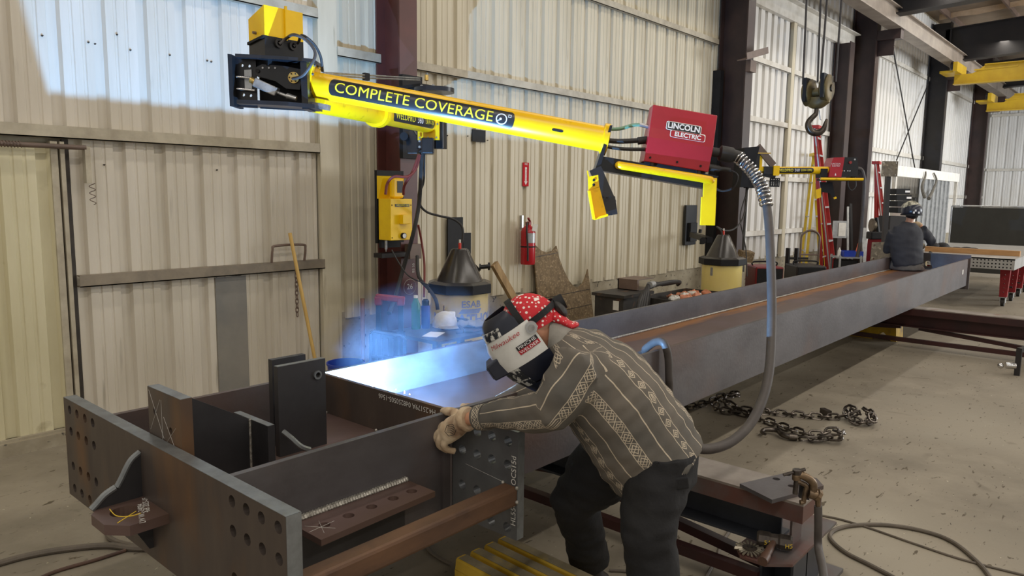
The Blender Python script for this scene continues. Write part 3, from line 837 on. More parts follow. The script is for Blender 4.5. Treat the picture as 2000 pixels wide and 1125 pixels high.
# elbow: black clevis frame, lug, gas strut and drive box
E0 = V((2.301, 3.832, 2.413))
def Q(px, py, c=0.0): return E0 + AISLE * ((px - 540) / 345.0) + V((0, 0, 1)) * ((160 - py) / 345.0) + CAMW * c
def poly_prism(b, pts, c0, c1):
    return b.prism([Q(x, y, c0) for x, y in pts], CAMW * (c1 - c0))
b = B()
b.prism([Q(470, 118, -0.10), Q(500, 118, -0.10), Q(520, 121, -0.10), Q(620, 126, -0.10), Q(620, 126, 0.07), Q(575, 124, 0.10), Q(520, 120, 0.07), Q(470, 118, 0.07)], (0, 0, 0.018)); elb = obj('clevis_top_plate', b, 'black_gloss', bm_)
b = B(); b.prism([Q(470, 206, -0.10), Q(500, 206, -0.10), Q(520, 208, -0.10), Q(620, 212, -0.10), Q(620, 212, 0.07), Q(575, 210, 0.12), Q(515, 207, 0.10), Q(470, 205, 0.07)], (0, 0, 0.022)); obj('clevis_bottom_plate', b, 'black_gloss', bm_)
# slotted back plate with four round holes
b = B()
def q2(px, py): return ((px - 540) / 345.0, (160 - py) / 345.0)
outer = [q2(456, 208), q2(500, 210), q2(500, 120), q2(456, 112)]
b.plate(outer, [(*q2(473, 129), 0.0085), (*q2(487, 130), 0.0085), (*q2(474, 185), 0.0085), (*q2(488, 186), 0.0085), (*q2(485, 150), 0.012), (*q2(486, 168), 0.012)], E0 - CAMW * 0.02, AISLE, (0, 0, 1), 0.012)
bp_ = obj('back_plate', b, 'black_gloss', bm_)
b = B(); b.hexa([Q(454, 209, -0.1), Q(462, 209, -0.1), Q(462, 209, 0.05), Q(454, 209, 0.05), Q(453, 111, -0.1), Q(461, 112, -0.1), Q(461, 112, 0.05), Q(453, 111, 0.05)]); obj('back_edge', b, 'black', bp_)
b = B(); b.hexa([Q(478, 177, -0.008), Q(492, 178, -0.008), Q(492, 178, 0.0), Q(478, 177, 0.0), Q(478, 138, -0.008), Q(492, 137, -0.008), Q(492, 137, 0.0), Q(478, 138, 0.0)]); obj('slot_window', b, 'galvanised', bp_)
for py in (154, 177):
    b = B(True); b.cyl(Q(465, py - 2, 0.02), Q(500, py + 1, 0.02), 0.007, n=10); obj('guide_rod', b, 'chrome', bp_)
b = B(); poly_prism(b, [(502, 150), (503, 133), (515, 127), (560, 130), (592, 136), (594, 150), (588, 176), (560, 174), (540, 160)], -0.03, 0.02); lugp = obj('pivot_lug', b, 'black_gloss', bm_, bevel=0.003)
for px, py in ((517, 135), (529, 135), (541, 135)):
    b = B(); b.cyl(Q(px, py, 0.02), Q(px, py, 0.026), 0.0055, n=10); obj('screw', b, 'steel_bright', lugp)
b = B(True); b.cyl(Q(507, 141, 0.02), Q(507, 141, 0.03), 0.011, n=16); obj('pin', b, 'black', lugp)
b = B(True); b.cyl(Q(577, 153, 0.02), Q(577, 153, 0.034), 0.031, n=24); pv = obj('pivot_cap', b, 'brass', lugp)
for k in range(6):
    a = k * PI / 3; c = Q(577, 153, 0.034) + AISLE * (0.023 * math.cos(a)) + V((0, 0, 0.023 * math.sin(a)))
    b = B(); b.cyl(c, c + CAMW * 0.004, 0.004, n=6); obj('cap_screw', b, 'black', pv)
b = B(); b.bar(Q(505, 164, 0.06), Q(548, 183, 0.06), 0.05, 0.052, up=CAMW); cylp = obj('air_cylinder', b, 'steel_bright', bm_, bevel=0.006)
b = B(True); b.cyl(Q(497, 159, 0.06), Q(506, 164, 0.06), 0.018, n=12); obj('cylinder_cap', b, 'brass', cylp)
b = B(True); b.cyl(Q(548, 183, 0.06), Q(568, 190, 0.06), 0.010, n=10); b.cyl(Q(566, 189, 0.06), Q(584, 194, 0.06), 0.017, 0.014, n=12); obj('cylinder_rod_end', b, 'steel_bright', cylp)
b = B(); b.box(0, 0, 0, 0, 0, 0) if False else None
b = B(); b.hexa([Q(498, 208, -0.09), Q(600, 212, -0.09), Q(600, 212, -0.075), Q(498, 208, -0.075), Q(498, 120, -0.09), Q(600, 124, -0.09), Q(600, 124, -0.075), Q(498, 120, -0.075)]); obj('clevis_back', b, 'black', bm_)
b = B(); b.prism([Q(594, 124, -0.08), Q(596, 214, -0.08), Q(608, 214, -0.08), Q(606, 124, -0.08)], CAMW * 0.15); obj('clevis_web', b, 'black_gloss', bm_)
# drive box: yellow cover over a black base
c0 = V((2.234, 3.828, 2.549)); zt_ = V((2.258, 3.853, 2.820)).z; zb_ = c0.z; zm_ = zb_ + (zt_ - zb_) * 0.40
X0_, Y0_ = c0.x, c0.y; X1_, Y1_ = X0_ + 0.245, Y0_ + 0.17
b = B(); b.hexa([(X0_, Y0_, zm_), (X1_, Y0_, zm_), (X1_, Y1_, zm_ - 0.02), (X0_, Y1_, zm_ - 0.02), (X0_, Y0_, zt_), (X1_, Y0_, zt_), (X1_, Y1_, zt_ - 0.055), (X0_, Y1_, zt_ - 0.055)])
dbx = obj('drive_box_cover', b, 'box_yellow', bm_)
b = B(); b.box(X0_ + 0.125, X0_ + 0.137, Y0_ - 0.012, Y0_, zm_ - 0.01, zt_ + 0.015); obj('cover_seam', b, 'box_yellow', dbx)
b = B(); b.cyl((X0_, Y0_ + 0.09, zt_ - 0.14), (X0_ - 0.02, Y0_ + 0.09, zt_ - 0.14), 0.008, n=8); obj('latch', b, 'purlin', dbx)
b = B(); b.hexa([(X0_, Y0_, zb_), (X1_, Y0_, zb_), (X1_, Y1_, zb_), (X0_, Y1_, zb_), (X0_, Y0_, zm_), (X1_, Y0_, zm_), (X1_, Y1_, zm_ - 0.02), (X0_, Y1_, zm_ - 0.02)]); dbb = obj('drive_box_base', b, 'black_gloss', bm_)
b = B(); b.hexa([(X0_ - 0.012, Y0_, zm_ - 0.012), (X0_, Y0_, zm_ - 0.012), (X0_, Y1_, zm_ - 0.035), (X0_ - 0.012, Y1_, zm_ - 0.035), (X0_ - 0.012, Y0_, zm_), (X0_, Y0_, zm_), (X0_, Y1_, zm_ - 0.02), (X0_ - 0.012, Y1_, zm_ - 0.02)]); obj('drip_lip', b, 'black', dbb)
b = B(); b.box(X0_ + 0.02, X1_ - 0.03, Y0_ + 0.01, Y1_, zb_ - 0.05, zb_); obj('pedestal', b, 'black', dbb)
for xx in (0.085, 0.175):
    b = B(True); b.pipe((X0_ + xx, Y0_, zm_ - 0.032), (X0_ + xx, Y0_ - 0.012, zm_ - 0.032), 0.026, 0.014, 18); obj('cable_gland', b, 'rubber', dbb)
b = B(True); b.tube(spline([(X0_ + 0.085, Y0_ - 0.005, zm_ - 0.035), (X0_ + 0.12, Y0_ - 0.03, zm_ + 0.0), (2.305, 3.644, 2.647), (2.349, 3.589, 2.614), (2.372, 3.549, 2.546), (2.346, 3.565, 2.476), (2.331, 3.619, 2.430), Q(577, 156, 0.05)], 8), 0.0085, 8); obj('drive_cable', b, 'hose_grey', dbb)
b = B(True); b.tube(spline([(X0_ + 0.175, Y0_ - 0.005, zm_ - 0.035), (X0_ + 0.2, Y0_ - 0.02, zm_ - 0.01), (2.362, 3.658, 2.655), (2.429, 3.651, 2.621), (2.479, 3.659, 2.560), (2.509, 3.686, 2.482)], 8), 0.008, 8); obj('drive_cable', b, 'rubber', dbb)

# inner arm from the column mount to the elbow
L0_ = V((4.228, 4.689, 2.371)); L1_ = V((2.554, 3.852, 2.344))
ld = (L0_ - L1_).normalized(); lsd = ld.cross(V((0, 0, 1))).normalized()
if lsd.dot(CAMW) < 0: lsd = -lsd
LL = (L0_ - L1_).length; lup = lsd.cross(ld)
if lup.z < 0: lup = -lup
R1 = 0.072
b = B(True); b.lathe([(R1 + 0.004, 0), (R1 + 0.004, 0.86), (R1, 0.87), (R1, LL)], L1_, ld, 28); arm1 = obj('inner_arm', b, 'boom_yellow', bm_)
for l in (0.84, 0.875):
    b = B(True); b.cyl(L1_ + ld * l, L1_ + ld * (l + 0.026), R1 + 0.028, n=24); cl_ = obj('collar', b, 'boom_yellow', arm1)
for k in range(6):
    a = k * PI / 3 + 0.3; c = L1_ + ld * 0.90 + lsd * ((R1 + 0.016) * math.cos(a)) + lup * ((R1 + 0.016) * math.sin(a))
    b = B(); b.cyl(c, c + ld * 0.012, 0.006, n=6); obj('collar_bolt', b, 'steel_bright', arm1)
sg1 = 1 if ld.cross(lsd).dot(lup) > 0 else -1
b = B(True); cyl_patch(b, L1_, ld, lsd, R1 + 0.0012, -0.62, 0.62, 1.0, 1.82, 10, rnd=0.03); d1 = obj('decal', b, 'decal_black', arm1)
fl = on_tube(L1_, ld, lsd, R1 + 0.002, 0.0)
lettering('decal_lettering', 'WELDPRO', 0.074, None, None, None, 'decal_yellow', d1, sx=1.05, cuts=8, fn=lambda x, y: fl(1.22 + x, sg1 * y))
lettering('decal_lettering', '360', 0.074, None, None, None, 'decal_white', d1, sx=1.05, cuts=8, fn=lambda x, y: fl(1.505 + x, sg1 * y))
lettering('decal_lettering', 'LRW-18', 0.05, None, None, None, 'decal_yellow', d1, sx=1.0, cuts=6, fn=lambda x, y: fl(1.70 + x, sg1 * y))
b = B(); b.obox(L0_ - ld * 0.01, (0.02, 0.19, 0.26), axes=(ld, lsd, lup)); ep1 = obj('end_plate', b, 'box_yellow', arm1)
for (u_, v_) in ((-0.075, 0.11), (0.075, 0.11), (0.075, -0.11), (-0.075, -0.11), (0.0, -0.11), (0.085, 0.0)):
    c = L0_ - ld * 0.02 + lsd * u_ + lup * v_
    b = B(); b.cyl(c, c - ld * 0.01, 0.008, n=6); obj('bolt', b, 'steel_bright', ep1)
# column bracket with rotary drive
b = B(); b.box(4.50, 4.74, 5.35, 5.40, 2.12, 2.88); cbk = obj('column_bracket', b, 'black', bm_)
M0 = L0_ + ld * 0.06
b = B(); b.obox(M0 + V((0, 0, 0.02)), (0.10, 0.24, 0.44), axes=(ld, lsd, lup)); obj('pivot_housing', b, 'black_gloss', bm_, bevel=0.006)
b = B(); b.prism([V((4.185, 4.955, 2.317)), V((4.234, 4.905, 2.344)), V((4.255, 4.869, 2.283)), V((4.333, 4.780, 2.276)), V((4.321, 4.767, 2.137)), V((4.184, 4.921, 2.134))], -CAMW * 0.22); obj('lower_drive', b, 'black_gloss', bm_, bevel=0.006)
b = B(); b.obox(V((4.138, 4.602, 2.186)), (0.10, 0.1, 0.13), axes=(AISLE, CAMW, V((0, 0, 1)))); mt_ = obj('drive_motor', b, 'black_gloss', bm_, bevel=0.01)
for py in (276, 287):
    c = V((4.109, 4.670, 2.207)) + V((0, 0, (280 - py) / 230.0)); b = B(); b.cyl(c, c + CAMW * 0.03, 0.010, n=8); obj('bolt', b, 'steel_bright', mt_)
b = B(True); b.cyl(V((4.113, 4.876, 2.274)), V((4.113, 4.876, 2.274)) - CAMW * 0.08, 0.035, n=12); obj('knob', b, 'black', bm_)
b = B(); b.box(4.36, 4.70, 4.95, 5.38, 2.72, 2.745); b.box(4.38, 4.40, 4.95, 5.38, 2.60, 2.72); b.box(4.60, 4.62, 4.95, 5.38, 2.60, 2.72); ubk = obj('upper_bracket', b, 'black', bm_)
b = B(True); b.cyl(V((4.314, 4.719, 2.642)), V((4.314, 4.719, 2.642)) + V((0, 0, 0.035)), 0.17, n=28); sw = obj('slew_disc', b, 'black_gloss', bm_)
for k in range(8):
    a = k * PI / 4; c = V((4.314, 4.719, 2.642)) + V((0.14 * math.cos(a), 0.14 * math.sin(a), 0.035))
    b = B(); b.cyl(c, c + V((0, 0, 0.012)), 0.011, n=6); obj('bolt', b, 'steel_bright', sw)
b = B(True); b.cyl(V((4.349, 4.855, 2.759)), V((4.353, 4.859, 2.803)), 0.018, n=10); obj('bracket_pin', b, 'brass', ubk)
b = B(True); b.tube([V((4.311, 4.897, 2.759)), V((3.371, 4.412, 2.620)), V((2.631, 3.855, 2.496))], 0.007, 6); rod_ = obj('stay_rod', b, 'steel_bright', bm_)
b = B(True); b.tube([V((4.313, 4.899, 2.776)), V((3.373, 4.414, 2.639)), V((2.632, 3.856, 2.508))], 0.007, 6); obj('stay_rod', b, 'steel_bright', bm_)
b = B(); b.obox(V((3.359, 4.396, 2.624)), (0.045, 0.03, 0.05)); obj('rod_clamp', b, 'black', rod_)

# feeder tray at the arm's tip
# the tray hangs level with its own line, slightly flatter than the arm
F0 = V((3.559, 2.430, 2.130)); ad = (F0 - V((2.478, 3.735, 2.397))).normalized(); asd = ad.cross(V((0, 0, 1))).normalized()
if asd.dot(CAMW) < 0: asd = -asd
aup = asd.cross(ad).normalized()
if aup.z < 0: aup = -aup
def W_(a, bb, c=0.0): return F0 + ad * a + aup * bb + asd * c
b = B()
b.hexa([W_(-0.02, -0.195, -0.10), W_(0.655, -0.195, -0.10), W_(0.655, -0.195, 0.07), W_(-0.02, -0.195, 0.07), W_(-0.02, -0.187, -0.10), W_(0.655, -0.187, -0.10), W_(0.655, -0.187, 0.07), W_(-0.02, -0.187, 0.07)])
b.hexa([W_(-0.02, -0.187, 0.06), W_(0.60, -0.187, 0.06), W_(0.60, -0.187, 0.07), W_(-0.02, -0.187, 0.07), W_(-0.02, -0.115, 0.06), W_(0.65, -0.115, 0.06), W_(0.65, -0.115, 0.07), W_(-0.02, -0.115, 0.07)])
b.hexa([W_(-0.02, -0.187, -0.10), W_(0.60, -0.187, -0.10), W_(0.60, -0.187, -0.09), W_(-0.02, -0.187, -0.09), W_(-0.02, -0.115, -0.10), W_(0.65, -0.115, -0.10), W_(0.65, -0.115, -0.09), W_(-0.02, -0.115, -0.09)])
tray = obj('feeder_tray', b, 'black_gloss', bm_)
b = B(); b.hexa([W_(-0.045, -0.20, -0.11), W_(-0.02, -0.20, -0.11), W_(-0.02, -0.20, 0.085), W_(-0.045, -0.20, 0.085), W_(-0.005, 0.06, -0.09), W_(0.008, 0.06, -0.09), W_(0.008, 0.06, 0.085), W_(-0.005, 0.06, 0.085)]); obj('tip_bracket', b, 'black_gloss', bm_)
b = B(True); b.tube(spline([W_(0.085, -0.152, 0.10), W_(0.1, -0.152, 0.125), W_(0.3, -0.150, 0.13), W_(0.56, -0.148, 0.13), W_(0.60, -0.15, 0.115)], 6), 0.022, 12); obj('handle_bar', b, 'boom_yellow', tray)
# plumb hanger plate at the outer end
h0 = W_(0.60, -0.135, 0.09)
b = B(); b.obox(h0 + V((0, 0, -0.055)), (0.075, 0.012, 0.11), axes=(AISLE, CAMW, V((0, 0, 1)))); b.obox(h0 + V((0, 0, -0.185)) - AISLE * 0.004, (0.085, 0.012, 0.16), axes=(AISLE, CAMW, V((0, 0, 1)))); obj('torch_hanger', b, 'box_yellow', bm_, bevel=0.003)
# strap and yellow scoop at the inner end
s0 = W_(-0.045, -0.19, 0.09)
b = B(); b.bar(s0, V((3.469, 2.338, 1.753)), 0.07, 0.01, up=CAMW); b.bar(V((3.464, 2.350, 1.790)), V((3.465, 2.330, 1.690)), 0.075, 0.01, up=CAMW); obj('scoop_strap', b, 'black_gloss', bm_)
K = lambda px, py, c: V((3.387, 2.377, 1.789)) + AISLE * ((px - 1165) / 351.0) + V((0, 0, (385 - py) / 351.0)) + CAMW * c
b = B()
b.hexa([K(1161, 428, 0), K(1186, 420, 0), K(1186, 420, 0.006), K(1161, 428, 0.006), K(1149, 372, 0), K(1170, 364, 0), K(1170, 364, 0.006), K(1149, 372, 0.006)])
b.hexa([K(1158, 428, 0), K(1162, 428, 0), K(1162, 428, 0.06), K(1158, 428, 0.06), K(1147, 373, 0), K(1151, 373, 0), K(1151, 373, 0.06), K(1147, 373, 0.06)])
b.hexa([K(1161, 429, 0), K(1187, 421, 0), K(1187, 421, 0.05), K(1161, 429, 0.05), K(1160, 425, 0), K(1186, 417, 0), K(1186, 417, 0.05), K(1160, 425, 0.05)])
b.hexa([K(1149, 372, 0), K(1170, 366, 0), K(1170, 366, 0.006), K(1149, 372, 0.006), K(1147, 346, 0), K(1167, 342, 0), K(1167, 342, 0.006), K(1147, 346, 0.006)])
b.hexa([K(1147, 347, 0), K(1150, 347, 0), K(1150, 347, 0.006), K(1147, 347, 0.006), K(1145, 334, 0), K(1147, 334, 0), K(1147, 334, 0.006), K(1145, 334, 0.006)])
obj('torch_scoop', b, 'boom_yellow', bm_)
for py in (352, 361):
    b = B(); b.cyl(K(1159, py, 0.006), K(1159, py, 0.012), 0.0075, n=10); obj('scoop_bolt', b, 'black', bm_)
for (px, py) in ((1174, 385), (1181, 386), (1187, 384), (1176, 421), (1191, 418)):
    b = B(); b.cyl(K(px + 4, py, 0.004), K(px + 4, py, 0.016), 0.005, n=6); obj('strap_bolt', b, 'black', bm_)

# wire feeder on the tray
fd = thing('wire_feeder', 'red metal wire feeder box with white LINCOLN ELECTRIC badge on boom tip', 'wire feeder', tuple(W_(0.4, -0.11, 0)))
a0, a1, q0, q1 = 0.215, 0.580, -0.105, 0.215
prof = [(-0.10, q0), (0.105, q0), (0.105, q0 + 0.135), (0.085, q0 + 0.19), (0.045, q1), (-0.10, q1)]
b = B(); b.prism([W_(a0, y, c) for c, y in prof], ad * (a1 - a0)); shell = obj('cover', b, 'feeder_red', fd, bevel=0.004)
b = B(); b.hexa([W_(a0 + 0.01, q0 - 0.012, -0.09), W_(a1 - 0.01, q0 - 0.012, -0.09), W_(a1 - 0.01, q0 - 0.012, 0.08), W_(a0 + 0.01, q0 - 0.012, 0.08), W_(a0 + 0.01, q0, -0.09), W_(a1 - 0.01, q0, -0.09), W_(a1 - 0.01, q0, 0.08), W_(a0 + 0.01, q0, 0.08)]); obj('base_pan', b, 'black', fd)
for aa in (a0 + 0.05, a1 - 0.05):
    b = B(); b.cyl(W_(aa, q0 - 0.03, 0.085), W_(aa, q0, 0.085), 0.013, n=10); obj('foot', b, 'rubber', fd)
for aa in (a0 + 0.03, (a0 + a1) / 2, a1 - 0.05):
    b = B(); b.cyl(W_(aa, q0 + 0.025, 0.105), W_(aa, q0 + 0.025, 0.112), 0.006, n=8); obj('screw', b, 'black', shell)
# badge on the sloping front
fu = ad; fv = (W_(0, q1, 0.045) - W_(0, q0 + 0.19, 0.085)).normalized(); fnn = fu.cross(fv)
if fnn.dot(CAMW) < 0: fnn = -fnn
bo = W_((a0 + a1) / 2 + 0.012, q0 + 0.205, 0.0795) + fnn * 0.004
def badge(name, cu, cv, w, h, m, lift, rr=0.01):
    b = B(); pts = []
    for (sx_, sy_, st_) in ((1, 1, 0), (-1, 1, 1), (-1, -1, 2), (1, -1, 3)):
        for k in range(5):
            a = st_ * PI / 2 + k * PI / 8
            pts.append(bo + fu * (cu + sx_ * (w / 2 - rr) + rr * math.cos(a)) + fv * (cv + sy_ * (h / 2 - rr) + rr * math.sin(a)) + fnn * lift)
    b.prism(pts, fnn * 0.001); return obj(name, b, m, shell)
badge('badge_rim', -0.008, 0.012, 0.198, 0.052, 'decal_white', 0.0)
badge('badge_rim', 0.02, -0.030, 0.198, 0.046, 'decal_white', 0.0)
badge('badge_field', -0.008, 0.012, 0.190, 0.044, 'decal_black', 0.0012)
badge('badge_field', 0.02, -0.032, 0.190, 0.038, 'feeder_red', 0.0010)
lettering('badge_lettering', 'LINCOLN', 0.046, bo + fu * -0.008 + fv * 0.012 + fnn * 0.003, fu, fv, 'decal_white', shell, sx=0.92, bold=0.0015, lift=0.0)
lettering('badge_lettering', 'ELECTRIC', 0.036, bo + fu * 0.02 + fv * -0.033 + fnn * 0.003, fu, fv, 'decal_white', shell, sx=0.95, bold=0.0012, lift=0.0)
# inlet hoses from the arm tube, outlet connector with cable spring
b = B(True); b.tube(spline([W_(-0.05, 0.04, 0.0), W_(0.05, 0.055, 0.0), W_(0.13, 0.09, 0.0), W_(0.17, 0.098, 0.0), W_(0.22, 0.095, 0.0)], 6), 0.010, 8); obj('gas_hose', b, 'hose_green', fd)
b = B(True); b.tube([W_(0.165, 0.099, 0), W_(0.22, 0.095, 0)], 0.011, 8); obj('hose_fitting', b, 'steel_bright', fd)
b = B(True); b.tube(spline([W_(-0.05, -0.02, 0.02), W_(0.06, -0.015, 0.02), W_(0.22, 0.02, 0.02)], 6), 0.014, 8); obj('power_cable', b, 'rubber', fd)
b = B(True); b.cyl(W_(0.17, 0.005, 0.02), W_(0.22, 0.02, 0.02), 0.022, n=10); obj('cable_plug', b, 'rubber', fd)
b = B(True); b.tube(spline([W_(-0.05, -0.055, 0.04), W_(0.08, -0.055, 0.04), W_(0.22, -0.035, 0.04)], 6), 0.010, 8); obj('control_cable', b, 'rubber', fd)
cx0 = W_(0.58, 0.015, 0.03); cx1 = V((4.013, 1.837, 2.026))
b = B(True); b.lathe([(0.026, 0), (0.026, 0.05), (0.044, 0.06), (0.044, 0.125), (0.034, 0.14), (0.030, 0.19), (0.022, (cx1 - cx0).length)], cx0, cx1 - cx0, 18); con = obj('gun_connector', b, 'rubber', fd)
b = B(True); b.tube(spline([W_(0.575, -0.075, 0.05), W_(0.63, -0.075, 0.05), W_(0.68, -0.07, 0.05), W_(0.71, -0.07, 0.05)], 4), [0.02] * 6 + [0.013] * 7, 10); b.tube(spline([W_(0.70, -0.07, 0.05), W_(0.76, -0.09, 0.03), W_(0.76, -0.16, 0.0), W_(0.70, -0.19, -0.02), W_(0.63, -0.16, 0.0), W_(0.60, -0.12, 0.0)], 8), 0.006, 6); obj('trigger_lead', b, 'rubber', fd)

# torch cable: coiled strain relief, then a long hanging loop up to the welder
cable = thing('torch_cable', 'thick grey torch cable with coil spring hanging from the red feeder to the welder', 'cable', (3.250, 1.279, 0.660))
hp = [V(p) for p in ((4.003, 1.848, 2.029), (4.015, 1.758, 1.942), (4.004, 1.688, 1.837), (3.952, 1.630, 1.704), (3.802, 1.536, 1.439), (3.620, 1.441, 1.145), (3.470, 1.385, 0.917), (3.317, 1.375, 0.766), (3.169, 1.405, 0.680), (3.032, 1.464, 0.654), (2.999, 1.564, 0.665), (3.137, 1.717, 0.687))]
fp = [V(p) for p in ((3.802, 2.100, 0.572), (3.793, 2.105, 0.728), (3.779, 2.110, 0.866), (3.755, 2.130, 0.946), (3.815, 2.220, 0.930), (3.879, 2.320, 0.868), (3.914, 2.420, 0.792))]
fp += [V((3.0, 2.50, 0.735)), V((2.70, 2.46, 0.735)), V((2.48, 2.44, 0.742))]
pts = spline(hp + fp, 8)
b = B(True); b.tube(pts, 0.0235, 12); obj('hose', b, 'hose_grey', cable)
sp_pts = spline(hp[:4], 24)
b = B(True); hel = []
tl = len(sp_pts)
for i in range(tl * 5):
    t = i / 5; j = min(int(t), tl - 2); p = sp_pts[j].lerp(sp_pts[j + 1], t - j); tg = (sp_pts[min(j + 1, tl - 1)] - sp_pts[max(j - 1, 0)]).normalized()
    if t > tl * 0.86: break
    u_ = tg.cross(V((0, 0, 1))).normalized(); w_ = tg.cross(u_)
    a = 2 * PI * t / (tl * 0.86) * 17
    hel.append(p + (u_ * math.cos(a) + w_ * math.sin(a)) * 0.033)
b.tube(hel, 0.005, 6); obj('coil_spring', b, 'chrome', cable)

# ---------------------------------------------------------------- along the wall, near bays
mat('drum_yellow', srgb(226, 200, 90), srgb(206, 180, 70), rough=0.5, scale=3)
mat('drum_yellow2', srgb(240, 214, 20), srgb(226, 198, 14), rough=0.5, scale=3)
mat('blue_print', srgb(44, 84, 170), rough=0.5)
mat('plastic_wrap', srgb(235, 232, 222), rough=0.12, alpha=0.28, spec=0.8)
mat('cone_dark', srgb(58, 54, 50), srgb(48, 45, 42), rough=0.25, scale=3, spec=0.6)
mat('red_plastic', srgb(200, 52, 34), rough=0.4)
mat('ext_red', srgb(178, 26, 38), srgb(164, 22, 32), rough=0.25, scale=3)
mat('paper', srgb(228, 226, 218), srgb(214, 210, 200), rough=0.8, scale=10)
mat('osb', srgb(128, 108, 80), srgb(100, 84, 62), rough=0.85, scale=22, stretch=(1, 1, 0.6), bump=0.6, c3=srgb(150, 130, 100), s3=40, t3=(0.55, 0.62))
mat('wood_old', srgb(170, 142, 100), srgb(134, 108, 74), rough=0.8, scale=5, stretch=(4, 4, 0.6))
mat('wood_handle', srgb(214, 178, 104), srgb(196, 158, 88), rough=0.55, scale=6, stretch=(6, 6, 0.5))
mat('wood_brown', srgb(140, 96, 56), srgb(112, 76, 46), rough=0.6, scale=6, stretch=(6, 6, 0.5))
mat('blue_plastic', srgb(30, 62, 170), srgb(24, 50, 150), rough=0.4, scale=5)
mat('green_plastic', srgb(40, 110, 66), rough=0.25)
mat('cloth_grey', srgb(150, 146, 138), srgb(126, 122, 114), rough=0.9, scale=10)
mat('cloth_white', srgb(216, 212, 204), srgb(190, 186, 176), rough=0.9, scale=10)
mat('table_dark', srgb(60, 56, 52), srgb(44, 42, 40), rough=0.6, scale=6, c3=srgb(96, 72, 56), s3=8, t3=(0.58, 0.7))
mat('meter_face', srgb(46, 48, 50), rough=0.2)
mat('handle_red', srgb(150, 46, 44), srgb(128, 38, 38), rough=0.45, scale=6)
mat('copper', srgb(200, 130, 96), srgb(170, 104, 76), rough=0.5, scale=12)

# yellow gas control box on the column
cb = thing('control_box', 'yellow WELDPRO control box with round gauge and handheld meter on maroon column', 'control box', (4.3, 5.4, 1.3))
b = B(); b.box(4.19, 4.50, 5.345, 5.38, 1.34, 2.0); obj('mount_plate', b, 'black', cb)
b = B(); b.box(4.185, 4.435, 5.15, 5.32, 1.375, 1.745); cbody = obj('body', b, 'box_yellow', cb, bevel=0.004)
b = B(); b.prism([(4.185, 5.32, 1.745), (4.185, 5.26, 1.93), (4.185, 5.34, 1.95), (4.185, 5.34, 1.745)], (0.25, 0, 0)); obj('back_flange', b, 'box_yellow', cb)
b = B(); b.box(4.285, 4.375, 5.10, 5.15, 1.525, 1.605); b.prism([(4.285, 5.148, 1.525), (4.375, 5.148, 1.525), (4.375, 5.10, 1.525), (4.285, 5.10, 1.525)], (0, 0, -0.004)); obj('door_lock', b, 'box_yellow', cb, bevel=0.003)
b = B(True); b.cyl((4.322, 5.15, 1.415), (4.322, 5.125, 1.415), 0.026, n=20); gz = obj('gauge', b, 'black', cb)
b = B(True); b.cyl((4.322, 5.125, 1.415), (4.322, 5.123, 1.415), 0.021, n=20); obj('dial', b, 'decal_white', gz)
b = B(); b.box(4.235, 4.40, 5.147, 5.15, 1.675, 1.70); nm = obj('name_plate', b, 'decal_black', cb)
lettering('name_lettering', 'WELDPRO 360', 0.022, (4.3175, 5.146, 1.6875), (1, 0, 0), (0, 0, 1), 'decal_yellow', nm, sx=1.0)
for (x, z) in ((4.20, 1.69), (4.42, 1.69), (4.20, 1.40), (4.42, 1.40)):
    b = B(); b.cyl((x, 5.15, z), (x, 5.146, z), 0.005, n=8); obj('screw', b, 'black', cb)
b = B(); b.box(4.255, 4.385, 5.20, 5.26, 1.75, 1.93); mtr = obj('meter', b, 'boom_yellow', cb, bevel=0.018)
b = B(); b.box(4.303, 4.37, 5.197, 5.2, 1.80, 1.905); obj('meter_screen', b, 'meter_face', mtr)
b = B(True); b.cyl((4.21, 5.25, 1.37), (4.21, 5.25, 1.29), 0.012, n=10); b.cyl((4.21, 5.25, 1.29), (4.21, 5.25, 1.27), 0.005, n=8); obj('drain_fitting', b, 'steel_bright', cb)
b = B(); b.box(4.20, 4.42, 5.30, 5.34, 1.30, 1.37); obj('lower_bracket', b, 'black', cb)
b = B(); b.box(4.52, 4.66, 5.28, 5.36, 1.18, 1.32)
tag(obj('junction_box', b, 'purlin', bevel=0.003), 'small grey electrical junction box on the maroon column', 'electrical box')
b = B(); b.box(4.18, 4.50, 5.27, 5.39, 1.21, 1.25)
obj('clamp_bar', b, 'black_steel', cb)

def cable_obj(name, pts, r, m, label, cat='cable', group=None, k=8, n=8):
    b = B(True); b.tube(spline(pts, k), r, n)
    return tag(obj(name, b, m), label, cat, group)
cable_obj('supply_hose', [(4.183, 4.768, 2.121), (4.136, 4.793, 1.979), (4.113, 4.873, 1.863), (4.133, 4.911, 1.785)], 0.012, 'hose_red', 'dark red hose curving from boom drive behind the handheld meter', 'hose')
cable_obj('supply_hose', [(4.188, 4.761, 2.122), (4.155, 4.776, 2.001), (4.070, 4.783, 1.935), (3.964, 4.827, 1.932), (3.922, 4.863, 1.877), (3.903, 4.867, 1.784)], 0.012, 'hose_red', 'dark red hose arching over handheld meter into the yellow control box', 'hose')
cable_obj('power_cable', [(4.302, 4.864, 2.138), (4.315, 4.892, 1.964), (4.347, 4.957, 1.696), (4.287, 4.972, 1.426), (4.264, 5.088, 1.099), (4.137, 5.037, 0.884), (3.963, 4.908, 0.772)], 0.018, 'rubber', 'thick black cable running down the maroon column behind the control box', 'cable')
